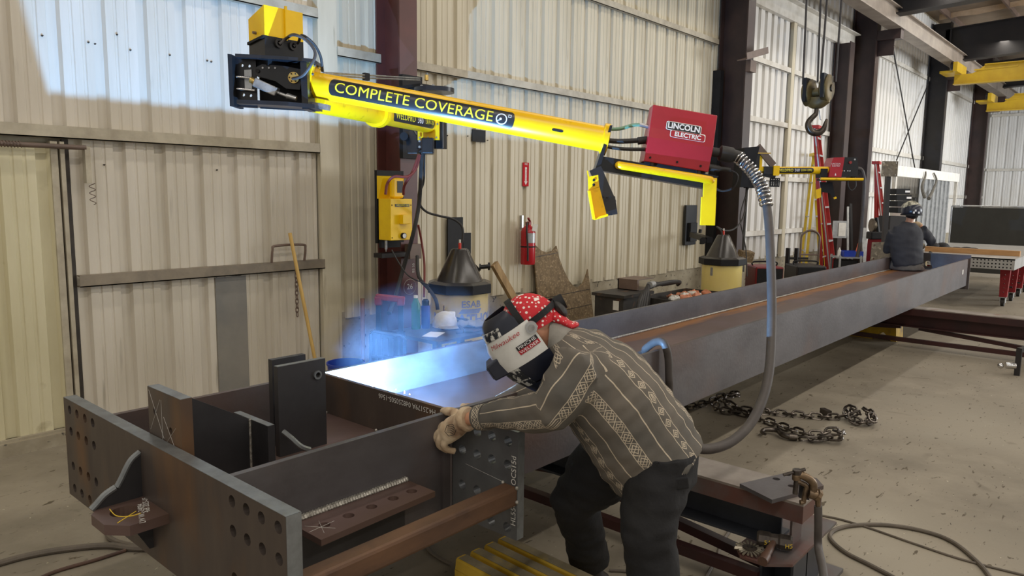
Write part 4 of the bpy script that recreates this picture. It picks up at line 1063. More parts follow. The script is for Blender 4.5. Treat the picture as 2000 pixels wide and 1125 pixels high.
cable_obj('liner_conduit', [(4.314, 4.851, 2.139), (4.378, 4.965, 1.921), (4.417, 5.037, 1.731), (4.518, 5.055, 1.634), (4.670, 5.027, 1.590), (4.816, 5.008, 1.560), (4.865, 4.941, 1.494), (4.861, 4.923, 1.385), (4.847, 4.929, 1.327)], 0.011, 'rubber', 'black wire conduit looping from the boom to the first dark cone', 'cable')
cable_obj('hanging_lead', [(4.351, 4.886, 2.141), (4.396, 4.944, 1.922), (4.374, 4.954, 1.840), (4.363, 4.968, 1.854)], 0.009, 'rubber', 'short looped black lead under the boom drive', 'cable')
cable_obj('drop_cord', [(4.394, 5.019, 1.512), (4.468, 5.056, 1.346), (4.466, 5.019, 1.137), (4.372, 4.921, 0.873)], 0.011, 'hose_red', 'thin maroon cord dropping from the junction box beside column', 'cord')
cable_obj('drop_cord', [(4.298, 4.925, 1.246), (4.225, 4.822, 1.078), (4.208, 4.671, 0.981), (4.171, 4.547, 0.909), (4.175, 4.526, 0.824)], 0.016, 'rubber', 'grey sagging cord from the junction box to the work table', 'cord')
cable_obj('drop_cord', [(3.961, 4.864, 1.321), (3.994, 4.805, 1.206), (4.042, 4.730, 1.099), (4.211, 4.674, 1.016)], 0.006, 'rubber', 'thin black line from the control box drain toward first drum', 'cord')
# column number in chalk
b = B()
colA = [o for o in bpy.data.objects if o.name == 'column'][0]
lettering('chalk_mark', '26', 0.075, (4.615, 5.399, 0.90), (1, 0, 0), (0, 0, 1), 'chalk', colA, lift=0.002)
lettering('chalk_mark', 'B2 55', 0.04, (4.66, 5.399, 1.08), (0, 0, 1), (-1, 0, 0), 'chalk', colA, lift=0.002)
b = B()
rp_ = [V((4.615 + 0.075 * math.cos(2 * PI * k / 20), 5.398, 0.90 + 0.075 * math.sin(2 * PI * k / 20))) for k in range(20)]
b.tube(rp_, 0.0015, 4, closed=True); obj('chalk_circle', b, 'chalk', colA)

# wire drums with black feed cones
def wire_drum(c, label, body, second):
    x, y = c
    t = thing('wire_drum', label, 'drum', (x, y, 0))
    R = 0.265
    b = B(True); b.lathe([(R, 0.0), (R, 0.90), (R - 0.01, 0.905)], (x, y, 0), n=32); dr = obj('drum_body', b, body, t)
    b = B(True); b.lathe([(R + 0.012, 0.52), (R + 0.006, 0.60), (R + 0.016, 0.70), (R + 0.008, 0.80), (R + 0.014, 0.90)], (x, y, 0), n=28)
    b.f = [f for f in b.f if len(f) == 4]; obj('plastic_wrap', b, 'plastic_wrap', t)
    b = B(); n = 8
    def octo(r, z): return [V((x + r * math.cos(PI / 8 + k * PI / 4), y + r * math.sin(PI / 8 + k * PI / 4), z)) for k in range(n)]
    b.prism(octo(0.315, 0.89), (0, 0, 0.085)); lid = obj('lid_rim', b, 'black', t, bevel=0.006)
    b = B(); 
    vs = octo(0.315, 0.975) + octo(0.26, 0.995); b._add(vs, [(k, (k + 1) % 8, 8 + (k + 1) % 8, 8 + k) for k in range(8)] + [tuple(range(8, 16))]); obj('lid_top', b, 'cone_dark', t)
    b = B(True); b.lathe([(0.225, 0.98), (0.215, 1.0), (0.085, 1.275), (0.07, 1.29), (0.0, 1.292)], (x, y, 0), n=28); cn = obj('feed_cone', b, 'cone_dark', t)
    b = B(True); b.cyl((x, y, 1.29), (x, y, 1.345), 0.014, n=10); obj('conduit_fitting', b, 'red_plastic', cn)
    b = B(True); b.cyl((x, y, 1.345), (x, y, 1.375), 0.009, n=10); obj('conduit_nipple', b, 'white_paint', cn)
    dirc = (V((0, 0, 0)) - V((x, y, 0))).normalized(); th0 = math.atan2(dirc.y, dirc.x)
    def wrap(th, zc): return lambda u, v: V((x + (R + 0.003) * math.cos(th + u / R), y + (R + 0.003) * math.sin(th + u / R), zc + v))
    if second:
        lettering('print_lettering', 'MARATH', 0.10, None, None, None, 'black', dr, sx=1.0, fn=wrap(th0 + 0.55, 0.46), bold=0.004)
        b = B(); f_ = wrap(th0 - 0.45, 0.80); b._add([f_(-0.035, 0.06), f_(0.0, 0.06), f_(0.0, -0.05), f_(-0.035, -0.05)], [(0, 1, 2, 3)]); obj('print_bar', b, 'black', dr)
        lettering('print_lettering', '3,2..:', 0.07, None, None, None, 'black', dr, sx=1.1, fn=wrap(th0 - 0.3, 0.45))
    else:
        lettering('print_lettering', 'ESAB', 0.085, None, None, None, 'blue_print', dr, sx=1.05, fn=wrap(th0 + 0.42, 0.80), bold=0.002)
        b = B(); f_ = wrap(th0 + 0.38, 0.74)
        vs = []
        for i in range(6):
            u = -0.11 + 0.2 * i / 5; vs += [f_(u, -0.022), f_(u + 0.03, 0.02)]
        b._add(vs, [(2 * i, 2 * i + 2, 2 * i + 3, 2 * i + 1) for i in range(5)]); obj('print_bar', b, 'blue_print', dr)
        lettering('print_lettering', 'MARATHON', 0.14, None, None, None, 'blue_print', dr, sx=0.92, fn=wrap(th0 + 0.30, 0.655), bold=0.004)
    return t
wire_drum((4.79, 4.89), 'yellow fibre wire drum printed ESAB with blue bar under dark cone', 'drum_yellow', False)
wire_drum((9.36, 4.46), 'bright yellow wire drum with black lettering and dark cone by brown column', 'drum_yellow2', True)
cable_obj('liner_conduit', [(9.346, 4.467, 1.251), (9.344, 4.486, 1.333), (9.355, 4.561, 1.393), (9.514, 4.523, 1.341), (9.880, 4.566, 1.343), (10.350, 4.663, 1.447), (10.794, 4.809, 1.644), (11.026, 4.903, 1.917)], 0.012, 'rubber', 'black wire conduit looping from second cone up to the small boom', 'cable')
cable_obj('hanging_lead', [(11.223, 4.992, 1.951), (11.156, 4.968, 1.437), (11.009, 4.905, 1.042), (10.874, 4.832, 0.654)], 0.022, 'rubber', 'black cable bundle hanging from the small boom beside brown column', 'cable')
cable_obj('hanging_lead', [(11.142, 4.931, 1.950), (10.923, 4.943, 1.521), (10.926, 4.876, 1.191), (10.837, 4.783, 0.978), (10.717, 4.693, 0.598)], 0.010, 'rubber', 'thin black lead swinging behind the second drum cone', 'cable')

# black wall plates with spool spindle, spool arm on wall
b = B(); b.box(5.44, 5.665, 5.735, 5.752, 0.72, 1.545)
tag(obj('wall_plate', b, 'black'), 'tall black steel plate screwed to the siding behind first drum', 'plate')
b = B(); b.box(5.67, 5.79, 5.735, 5.752, 0.72, 1.37)
tag(obj('wall_plate', b, 'black'), 'shorter black steel plate beside the tall black plate', 'plate')
sp1 = thing('spindle_bracket', 'black spool spindle sticking out beside the first drum cone', 'bracket', (5.45, 5.73, 1.0))
b = B(); b.prism([(5.386, 5.347, 1.133), (5.443, 5.262, 1.029), (5.440, 5.259, 0.998), (5.375, 5.336, 1.017)], (0.02, 0.02, 0)); obj('arm', b, 'black', sp1)
b = B(True); b.cyl((5.373, 5.194, 1.055), (5.447, 5.113, 1.067), 0.022, n=12); b.cyl((5.415, 5.119, 1.068), (5.429, 5.103, 1.068), 0.04, n=14); b.cyl((5.369, 5.198, 1.055), (5.380, 5.186, 1.055), 0.036, n=14); obj('spindle', b, 'black_gloss', sp1)
b = B(); b.bar((5.395, 5.356, 1.073), (5.74, 5.735, 1.03), 0.03, 0.03); obj('stem', b, 'black', sp1)
sa = thing('spool_arm', 'black wall-mounted spool arm on long plate left of brown column', 'bracket', (10.8, 5.75, 1.0))
b = B(); b.box(10.62, 10.98, 5.71, 5.75, 1.02, 1.66); obj('back_plate', b, 'black_gloss', sa, bevel=0.004)
b = B(); b.box(10.70, 10.92, 5.66, 5.71, 1.08, 1.38); obj('mount_block', b, 'black', sa, bevel=0.004)
b = B(); b.bar((10.583, 5.570, 1.202), (10.202, 5.079, 1.153), 0.09, 0.08); obj('arm', b, 'black_gloss', sa)
b = B(True); b.cyl((10.227, 5.200, 1.138), (10.089, 5.129, 1.147), 0.05, n=16); b.cyl((10.166, 5.183, 1.087), (10.169, 5.186, 1.125), 0.035, n=12); obj('hub', b, 'black', sa)
b = B(); b.bar((10.390, 5.340, 1.243), (10.400, 5.339, 1.297), 0.04, 0.03); obj('lock_screw', b, 'black', sa)

# fire sign and extinguisher
mat('sign_red', srgb(186, 24, 36), srgb(176, 22, 33), rough=0.75, scale=3, spec=0.2)
mat('sign_white', srgb(236, 234, 230), rough=0.75, spec=0.2)
b = B(); b.box(6.69, 6.80, 5.765, 5.772, 1.895, 2.175)
sg = tag(obj('fire_sign', b, 'sign_red'), 'narrow red fire extinguisher sign with white down arrow on siding', 'sign')
def sgp(name, pts): 
    b = B(); b.prism([V((6.745 + x, 5.7645, 2.035 + z)) for x, z in pts], (0, -0.0006, 0)); obj(name, b, 'sign_white', sg)
sgp('arrow', [(-0.016, 0.085), (0.016, 0.085), (0.016, -0.08), (0.03, -0.08), (0.0, -0.125), (-0.03, -0.08), (-0.016, -0.08)])
lettering('sign_lettering', 'EXTINGUISHER', 0.024, (6.745, 5.763, 2.02), (0, 0, -1), (1, 0, 0), 'sign_red', sg, lift=0.0015)
lettering('sign_lettering', 'FIRE', 0.03, (6.745, 5.7645, 2.155), (1, 0, 0), (0, 0, 1), 'sign_white', sg, lift=0.0015)
ex = thing('fire_extinguisher', 'red fire extinguisher with silver label and hang tag on the siding', 'extinguisher', (6.68, 5.64, 0.97))
b = B(True); b.lathe([(0.084, 0.0), (0.088, 0.02), (0.088, 0.385), (0.075, 0.425), (0.035, 0.46), (0.03, 0.475)], (6.68, 5.66, 0.97), n=24); ebody = obj('cylinder', b, 'ext_red', ex)
b = B(True); cyl_patch(b, (6.68, 5.66, 0.97), (0, 0, 1), (-0.45, -1, 0), 0.0895, -0.6, 0.75, 0.26, 0.375, 8); obj('label_sticker', b, 'galvanised', ebody)
b = B(True); b.lathe([(0.090, 0.205), (0.090, 0.22)], (6.68, 5.66, 0.97), n=20); obj('strap', b, 'black', ebody)
b = B(); b.box(6.66, 6.70, 5.63, 5.69, 1.44, 1.475); b.obox((6.66, 5.63, 1.50), (0.13, 0.022, 0.014), (0, 0.35, 0.5)); b.obox((6.66, 5.63, 1.475), (0.12, 0.022, 0.012), (0, 0.05, 0.5)); obj('valve_handle', b, 'handle_red', ex)
b = B(True); b.tube(spline([(6.64, 5.64, 1.46), (6.59, 5.60, 1.46), (6.565, 5.585, 1.38), (6.575, 5.575, 1.18), (6.58, 5.575, 1.02)], 6), 0.011, 8); obj('hose', b, 'rubber', ex)
b = B(); b.obox((6.69, 5.565, 1.41), (0.07, 0.004, 0.085), (0.1, 0.15, -0.3)); obj('inspection_tag', b, 'paper', ex)
b = B(); b.box(6.665, 6.695, 5.748, 5.775, 1.38, 1.55); obj('wall_hook', b, 'galvanised', ex)

# leaning boards
b = B()
pl = [(6.86, 0.0), (7.98, 0.0), (7.95, 0.82), (7.88, 0.72), (7.80, 0.64), (7.70, 0.60), (7.61, 0.62), (7.52, 0.70), (7.42, 0.86), (7.36, 1.0), (7.33, 1.155), (7.24, 1.10), (7.12, 1.08), (7.0, 1.12), (6.91, 1.19), (6.87, 1.24)]
b.prism([V((x, 5.56 + z * 0.15, z)) for x, z in pl], (0, 0.018, 0))
ob_ = tag(obj('osb_panel', b, 'osb'), 'brown strand board offcut with scalloped cut top leaning on wall', 'board')
for z in (0.13, 0.33, 0.53, 1.04):
    b = B(); x1 = 7.95 if z < 0.6 else 7.34
    b.bar((6.88, 5.558 + z * 0.15, z), (x1, 5.558 + (z + 0.03) * 0.15, z + 0.03), 0.002, 0.008); obj('grid_line', b, 'jamb_dark', ob_)
b = B(); b.bar((6.002, 5.580, 1.025), (6.62, 5.38, 0.0), 0.05, 0.09, up=(1, 0, 0.3))
tag(obj('wood_plank', b, 'wood_old'), 'weathered stained wooden plank leaning against wall behind the welder', 'plank')
br_ = thing('broom', 'long pale wooden push broom handle leaning on lower wall rail', 'broom', (3.62, 5.45, 0))
b = B(True); b.cyl((3.488, 5.660, 1.443), (3.62, 5.45, 0.10), 0.016, n=10); obj('handle', b, 'wood_handle', br_)
b = B(); b.box(3.40, 3.86, 5.41, 5.48, 0.06, 0.11); obj('head', b, 'wood_brown', br_)
b = B(); b.box(3.40, 3.86, 5.40, 5.49, 0.0, 0.06); obj('bristles', b, 'black', br_)
b = B(); b.cyl((4.16, 5.55, 0.0), (4.279, 5.700, 0.788), 0.022, n=10)
tag(obj('wood_stick', b, 'wood_brown'), 'short brown wooden handle standing against concrete stem wall', 'handle')
# door pull welded on the rail with a length of chain
hr = thing('door_pull', 'bent steel rod pull on the sliding leaf rail with hanging chain', 'door pull', (3.5, 5.70, 1.19))
b = B(True); b.tube(spline([(3.33, 5.70, 1.19), (3.33, 5.68, 1.30), (3.36, 5.68, 1.335), (3.62, 5.68, 1.335), (3.65, 5.68, 1.30), (3.65, 5.70, 1.19)], 5), 0.011, 8); obj('pull_rod', b, 'purlin', hr)
def link_mesh(L, w, r, n=14):
    b = B(True); pts = []
    for k in range(n):
        a = 2 * PI * k / n
        pts.append(V(((L / 2 - w / 2) * (1 if math.cos(a) > 0 else -1) + w / 2 * math.cos(a), w / 2 * math.sin(a), 0)))
    b.tube(pts, r, 6, closed=True); return b
lk = None
for i in range(11):
    b = link_mesh(0.05, 0.026, 0.0045, 10)
    m = Matrix.Translation((3.56, 5.69, 1.10 - i * 0.038)) @ Matrix.Rotation(PI / 2, 4, 'Y') @ Matrix.Rotation(PI / 2 * (i % 2), 4, 'X')
    b.v = [m @ p for p in b.v]
    obj('chain_link', b, 'purlin', hr)
# conduit spring over the door
sd = thing('door_spring', 'long grey coil spring and pipe above the yellowish door', 'spring', (1.2, 5.70, 2.05))
b = B(True); b.cyl((0.2, 5.69, 2.085), (1.92, 5.69, 2.085), 0.017, n=12); obj('pipe', b, 'purlin', sd)
b = B(True); hel = [(0.3 + i * 0.0022, 5.69 + 0.02 * math.cos(i * 0.75), 2.085 + 0.02 * math.sin(i * 0.75)) for i in range(560)]; b.tube(hel, 0.004, 4); obj('coil', b, 'purlin', sd)
b = B(); b.box(1.91, 1.945, 5.68, 5.74, 1.84, 2.09); obj('stop_bracket', b, 'girt_paint', sd)
b = B(True); b.tube([(1.95 + 0.02 * math.cos(i * 0.8), 5.70 + 0.015 * math.sin(i * 0.8), 1.84 - 0.006 * i) for i in range(26)], 0.003, 5); obj('wire_twist', b, 'purlin', sd)

# blue bucket behind the girder
bk_ = thing('bucket', 'blue plastic bucket standing behind the girder by wall', 'bucket', (3.56, 4.98, 0))
b = B(True); b.lathe([(0.13, 0.0), (0.15, 0.38), (0.158, 0.385), (0.158, 0.40), (0.146, 0.40), (0.125, 0.03), (0.0, 0.03)], (3.56, 4.98, 0), n=28); obj('pail', b, 'blue_plastic', bk_)
b = B(True); b.tube(spline([(3.41, 4.98, 0.36), (3.42, 4.88, 0.28), (3.56, 4.82, 0.24), (3.70, 4.88, 0.28), (3.71, 4.98, 0.36)], 5), 0.004, 6); obj('bail_handle', b, 'steel_bright', bk_)

# folded black cart with red push handle
ct = thing('folding_cart', 'black ribbed folding cart on end with red push handle', 'cart', (3.5, 4.38, 0))
pA, pB = V((3.359, 4.378, 0.794)), V((3.524, 4.180, 0.737))
cu = (V((pB.x, pB.y, 0)) - V((pA.x, pA.y, 0))).normalized(); cn_ = V((cu.y, -cu.x, 0)); 
if cn_.dot(CAMW) < 0: cn_ = -cn_
cw = (V((pB.x, pB.y, 0)) - V((pA.x, pA.y, 0))).length; o0 = V((pA.x, pA.y, 0))
ztop = 0.77
b = B(); b.obox(o0 + cu * (cw / 2) + V((0, 0, ztop / 2 + 0.03)), (cw, 0.02, ztop - 0.06), axes=(cu, cn_, V((0, 0, 1)))); obj('deck_panel', b, 'black', ct)
b = B(True); b.tube([o0 + cn_ * 0.012 + V((0, 0, 0.06)), o0 + cn_ * 0.012 + V((0, 0, ztop - 0.02)), o0 + cn_ * 0.012 + cu * 0.03 + V((0, 0, ztop)), o0 + cn_ * 0.012 + cu * (cw - 0.03) + V((0, 0, ztop - 0.03)), o0 + cn_ * 0.012 + cu * cw + V((0, 0, ztop - 0.06)), o0 + cn_ * 0.012 + cu * cw + V((0, 0, 0.06))], 0.014, 8); obj('deck_rim', b, 'black_gloss', ct)
for k in range(1, 6):
    b = B(); b.obox(o0 + cu * (cw * k / 6) + cn_ * 0.014 + V((0, 0, ztop / 2)), (0.012, 0.012, ztop - 0.1), axes=(cu, cn_, V((0, 0, 1)))); obj('rib', b, 'black_gloss', ct)
for k in range(1, 4):
    b = B(); b.obox(o0 + cu * (cw / 2) + cn_ * 0.018 + V((0, 0, ztop * k / 4)), (cw, 0.012, 0.014), axes=(cu, cn_, V((0, 0, 1)))); obj('rib', b, 'black_gloss', ct)
hA = o0 + cu * 0.06; hB = o0 + cu * (cw - 0.03); hz = 1.03
for h_ in (hA, hB):
    b = B(); b.bar(h_ + V((0, 0, 0.7)), h_ + V((0, 0, hz)), 0.035, 0.03, up=cn_); obj('handle_post', b, 'black', ct)
b = B(); b.bar(hA + V((0, 0, hz)) - cu * 0.02, hB + V((0, 0, hz - 0.02)) + cu * 0.03, 0.045, 0.045); obj('push_handle', b, 'handle_red', ct, bevel=0.01)
for h_ in (hA, hB):
    b = B(); b.obox(h_ + V((0, 0, hz - 0.03)), (0.055, 0.05, 0.07), axes=(cu, cn_, V((0, 0, 1)))); obj('corner_grip', b, 'handle_red', ct, bevel=0.012)
for s in (0.03, cw - 0.03):
    b = B(True); c = o0 + cu * s - cn_ * 0.05 + V((0, 0, 0.05)); b.cyl(c - cu * 0.012, c + cu * 0.012, 0.05, n=16); obj('wheel', b, 'rubber', ct)

# dark work table and the things on it
tb_ = thing('work_table', 'low dark steel work table cluttered with tools behind the girder', 'table', (4.1, 4.3, 0))
b = B(); b.box(3.66, 4.50, 3.98, 4.58, 0.675, 0.70); obj('top', b, 'table_dark', tb_)
for (x, y) in ((3.70, 4.02), (4.46, 4.02), (3.70, 4.54), (4.46, 4.54)):
    b = B(); b.box(x - 0.025, x + 0.025, y - 0.025, y + 0.025, 0, 0.675); obj('leg', b, 'table_dark', tb_)
b = B(); b.box(3.68, 4.48, 4.0, 4.56, 0.30, 0.32); obj('shelf', b, 'table_dark', tb_)
b = B(); b.box(3.74, 4.02, 3.93, 3.975, 0.52, 0.66); obj('drawer', b, 'black', tb_)
def bottle(c, prof, m, name, label, cat, cap=None):
    t = thing(name, label, cat, c)
    b = B(True); b.lathe(prof, c, n=20); obj('body', b, m, t)
    if cap: b = B(True); b.lathe(cap[0], c, n=16); obj('cap', b, cap[1], t)
    return t
bottle((3.90, 4.49, 0.70), [(0.035, 0), (0.037, 0.02), (0.036, 0.12), (0.037, 0.2), (0.018, 0.245), (0.016, 0.255)], 'green_plastic', 'soda_bottle', 'green plastic soda bottle standing on dark work table', 'bottle', ([(0.017, 0.255), (0.017, 0.275), (0, 0.275)], 'white_paint'))
bottle((3.98, 4.46, 0.70), [(0.034, 0), (0.037, 0.01), (0.037, 0.18), (0.03, 0.19)], 'blue_plastic', 'tumbler', 'blue insulated flask with black lid on dark work table', 'flask', ([(0.028, 0.19), (0.03, 0.225), (0.018, 0.24), (0, 0.24)], 'black'))
bottle((4.31, 4.50, 0.70), [(0.032, 0), (0.033, 0.09), (0.03, 0.095)], 'white_paint', 'drink_can', 'small silver drink can on the work table beside the drum', 'can')
b = B(True); b.lathe([(0.105, 0), (0.104, 0.03), (0.095, 0.07), (0.07, 0.105), (0.03, 0.125), (0, 0.128)], (4.14, 4.40, 0.702), n=22)
hat = thing('ball_cap', 'pale grey baseball cap lying on dark work table', 'cap', (4.14, 4.40, 0.70))
obj('crown', b, 'cloth_white', hat)
b = B(True); b.sphere((4.10, 4.30, 0.712), (0.10, 0.085, 0.010), 16, 8, Matrix.Rotation(-0.4, 3, 'Z')); obj('brim', b, 'cloth_grey', hat)
b = B(True)
for i in range(5): b.sphere((4.22 + 0.05 * i, 4.26 - 0.045 * i + 0.02 * (i % 2), 0.728), (0.07, 0.06, 0.03), 14, 8, Matrix.Rotation(i, 3, 'Z'))
b.v = [p + V((0.03 * mnoise.noise(p * 18), 0.03 * mnoise.noise(p * 18 + V((9, 0, 0))), 0.02 * mnoise.noise(p * 18 + V((0, 9, 0))))) for p in b.v]
tag(obj('work_rag', b, 'cloth_grey'), 'crumpled grey canvas bag on the edge of dark work table', 'bag')
b = B(); b.obox((3.83, 4.20, 0.703), (0.20, 0.12, 0.004), (0, 0, 0.5)); tag(obj('paper_sheet', b, 'paper'), 'dirty paper sheet lying on dark work table', 'paper')
b = B(True); b.tube(spline([(3.98, 4.10, 0.712), (4.03, 4.08, 0.72), (4.05, 4.14, 0.75), (4.09, 4.13, 0.72), (4.06, 4.06, 0.712), (4.12, 4.03, 0.715), (4.2, 4.05, 0.712)], 6), 0.011, 8)
tag(obj('shackle_chain', b, 'table_dark'), 'dark bent shackle piece on the near edge of work table', 'tool')
cable_obj('work_lead', [(4.40, 4.56, 0.710), (4.37, 4.46, 0.710), (4.42, 4.42, 0.712), (4.47, 4.47, 0.712), (4.45, 4.55, 0.712), (4.40, 4.52, 0.728), (4.42, 4.40, 0.712)], 0.008, 'rubber', 'loose black lead coiled on work table by the drum', 'cable')
b = B(True); b.cyl((4.30, 4.56, 0.705), (4.27, 4.55, 0.82), 0.011, n=10); b.cyl((4.27, 4.55, 0.82), (4.262, 4.548, 0.85), 0.007, n=8)
tag(obj('hand_torch', b, 'brass'), 'small brass torch handle standing on work table', 'torch')

# dark supply crates with cable coil behind the girder
cr = thing('supply_crate', 'dark metal crate with white label behind the girder', 'crate', (7.55, 4.6, 0))
b = B(); b.box(7.15, 7.75, 4.6, 5.0, 0.0, 0.62); obj('box', b, 'table_dark', cr)
b = B(); b.box(7.12, 7.78, 4.57, 5.03, 0.62, 0.655); obj('lid', b, 'table_dark', cr)
b = B(); b.box(7.147, 7.149, 4.66, 4.74, 0.47, 0.58); obj('label_sticker', b, 'paper', cr)
c2_ = thing('supply_crate', 'open dark metal crate of scrap copper and rags behind girder', 'crate', (8.3, 4.5, 0))
b = B(); 
for (x0, x1, y0, y1) in ((7.8, 9.0, 4.3, 4.32), (7.8, 9.0, 4.78, 4.8), (7.8, 7.82, 4.32, 4.78), (8.98, 9.0, 4.32, 4.78)): b.box(x0, x1, y0, y1, 0.02, 0.56)
b.box(7.8, 9.0, 4.3, 4.8, 0.0, 0.02); obj('box', b, 'table_dark', c2_)
b = B(); b.box(7.82, 8.98, 4.32, 4.78, 0.42, 0.46); obj('tray', b, 'black', c2_)
for k in range(9):
    b = B(True); x = 8.15 + 0.09 * k; b.sphere((x, 4.5 + 0.08 * math.sin(k * 2.1), 0.53), (0.10, 0.055, 0.04), 14, 9, Matrix.Rotation(k * 1.3, 3, 'Z')); b.v = [p + V((0.03 * mnoise.noise(p * 24), 0.03 * mnoise.noise(p * 24 + V((9, 0, 0))), 0.03 * mnoise.noise(p * 24 + V((0, 9, 0))))) for p in b.v]
    tag(obj('shop_rag', b, 'copper' if k % 3 else 'cloth_white'), 'crumpled copper coloured rag piled in the open dark crate' if k % 3 else 'crumpled white rag piled in the open dark crate', 'rag', 'rags in the crate')
b = B(); b.box(7.60, 7.64, 4.70, 4.98, 0.656, 0.78); b.box(7.60, 7.98, 4.70, 4.98, 0.78, 0.79); b.box(7.60, 7.98, 4.965, 4.98, 0.656, 0.78); b.box(7.6, 7.98, 4.70, 4.98, 0.656, 0.665)
tag(obj('steel_channel', b, 'purlin'), 'short grey box section lying on the dark crate', 'steel offcut')
cl = thing('cable_coil', 'thick coil of black welding cable draped over dark crates', 'cable', (7.6, 4.4, 0))
for k in range(4):
    b = B(True); b.tube(spline([(7.0 + 0.05 * k, 4.35, 0.05), (7.06 + 0.05 * k, 4.36, 0.38), (7.22 + 0.05 * k, 4.42, 0.62 + 0.012 * k), (7.55, 4.50, 0.72 + 0.016 * k), (8.0, 4.52 + 0.02 * k, 0.745 - 0.01 * k), (8.35, 4.55, 0.72), (8.52, 4.66, 0.66)], 7), 0.024, 8); obj('strand', b, 'rubber', cl)
b = B(True); b.cyl((7.48, 4.46, 0.76), (7.60, 4.48, 0.76), 0.04, n=14); obj('tape_roll', b, 'galvanised', cl)

# ---------------------------------------------------------------- far bays
mat('ladder_red', srgb(178, 44, 42), srgb(160, 40, 38), rough=0.45, scale=4)
mat('ladder_yellow', srgb(214, 184, 50), srgb(196, 166, 40), rough=0.45, scale=4)
mat('aluminium', srgb(206, 206, 204), srgb(186, 186, 184), rough=0.35, metal=0.5, scale=10)
mat('welder_red', srgb(130, 24, 32), srgb(112, 20, 28), rough=0.4, scale=4)
mat('scuffed_plate', srgb(120, 112, 98), srgb(92, 84, 72), rough=0.6, metal=0.3, scale=9, c3=srgb(160, 150, 132), s3=14, t3=(0.55, 0.7))
mat('curtain', srgb(52, 52, 48), srgb(46, 46, 42), rough=0.6, scale=4)
mat('table_leg_red', srgb(150, 30, 40), srgb(134, 26, 34), rough=0.4, scale=4)
mat('table_steel', srgb(186, 184, 180), srgb(164, 162, 158), rough=0.38, metal=0.35, scale=3)
mat('lumber', srgb(190, 146, 96), srgb(160, 118, 74), rough=0.7, scale=4, stretch=(3, 0.6, 3))
mat('hook_yellow', srgb(120, 102, 56), srgb(84, 72, 46), rough=0.5, metal=0.3, scale=7, c3=srgb(60, 54, 44), s3=6, t3=(0.5, 0.65))
mat('hook_steel', srgb(96, 88, 78), srgb(60, 54, 48), rough=0.32, metal=0.8, scale=14)
mat('wire_rope', srgb(52, 46, 44), srgb(40, 36, 34), rough=0.5, scale=40)
mat('sling', srgb(112, 108, 100), srgb(90, 86, 78), rough=0.85, scale=12)
mat('grinder_yellow', srgb(230, 178, 24), rough=0.4)
mat('orange_plastic', srgb(236, 96, 36), rough=0.4)

# small boom on the brown column
sb = thing('welding_boom', 'small yellow swing boom lettered LRW-10ML on the dark brown column', 'boom arm', (11.6, 5.2, 1.9))
ZC = 11.4
def Dp(px, py, c=0.0, o=V((11.478, 4.447, 2.201))):   # local frame of the small boom, 125.7 px to the metre
    return o + AISLE * ((px - 1540) / 125.7) + V((0, 0, (335 - py) / 125.7)) + CAMW * c
b = B(); b.hexa([Dp(1444, 366, -0.35), Dp(1462, 366, -0.35), Dp(1462, 366, 0.1), Dp(1444, 366, 0.1), Dp(1448, 291, -0.35), Dp(1477, 288, -0.35), Dp(1477, 288, 0.1), Dp(1448, 291, 0.1)]); obj('mast_bracket', b, 'black', sb)
b = B(); b.obox(Dp(1474, 310, 0.0), (0.09, 0.16, 0.34), axes=(AISLE, CAMW, V((0, 0, 1)))); obj('mast', b, 'black_gloss', sb, bevel=0.01)
b = B(); b.obox(Dp(1466, 358, 0.0), (0.14, 0.2, 0.16), axes=(AISLE, CAMW, V((0, 0, 1)))); obj('lower_drive', b, 'black', sb, bevel=0.01)
b = B(); b.bar(Dp(1474, 288, 0.06), Dp(1507, 324, 0.06), 0.05, 0.10, up=(0, 0, 1)); obj('stay', b, 'purlin', sb)
b = B(); b.bar(Dp(1451, 301, 0.08), Dp(1500, 301, 0.08), 0.02, 0.02); obj('cross_rod', b, 'brass', sb)
b = B(); b.obox(Dp(1482, 317, 0.02), (0.06, 0.06, 0.22), axes=(AISLE, CAMW, V((0, 0, 1)))); obj('post', b, 'boom_yellow', sb)
b = B(); b.bar(Dp(1466, 332, 0.02), Dp(1494, 331, 0.02), 0.10, 0.07); obj('inner_arm', b, 'boom_yellow', sb)
b = B(); b.obox(Dp(1496, 334, 0.04), (0.13, 0.16, 0.13), axes=(AISLE, CAMW, V((0, 0, 1)))); obj('elbow', b, 'black_gloss', sb, bevel=0.01)
b = B(); b.bar(Dp(1480, 341, 0.06), Dp(1510, 346, 0.06), 0.12, 0.04); obj('elbow_plate', b, 'black', sb)
b = B(); b.bar(Dp(1486, 338, 0.05), Dp(1486, 395, 0.05), 0.035, 0.035, up=CAMW); obj('hang_post', b, 'boom_yellow', sb)
b = B(); b.obox(Dp(1511, 334, 0.04), (0.09, 0.17, 0.15), axes=(AISLE, CAMW, V((0, 0, 1)))); obj('root_plate', b, 'boom_yellow', sb)
b = B()
hol = [(0.03 + 0.035 * i, 0.03 + 0.028 * j, 0.008) for i in range(4) for j in range(4)]
b.plate([(0, 0), (0.155, 0), (0.155, 0.135), (0, 0.135)], hol, Dp(1502, 365, 0.05), AISLE, (0, 0, 1), 0.01, 8); obj('vented_plate', b, 'black', sb)
b = B(True); b.cyl(Dp(1514, 333.5, 0.04), Dp(1614, 332, 0.04), 0.058, n=20); ta = obj('outer_arm', b, 'boom_yellow', sb)
b = B(True); ta0 = Dp(1514, 333.5, 0.04); tad = (Dp(1614, 332, 0.04) - ta0); cyl_patch(b, ta0, tad, CAMW, 0.0592, -0.75, 0.75, -0.02, 0.56, 10, rnd=0.03); td = obj('decal', b, 'decal_black', ta)
ftb = on_tube(ta0, tad, CAMW, 0.06, 0.0); sg2 = 1 if tad.cross(CAMW).z > 0 else -1
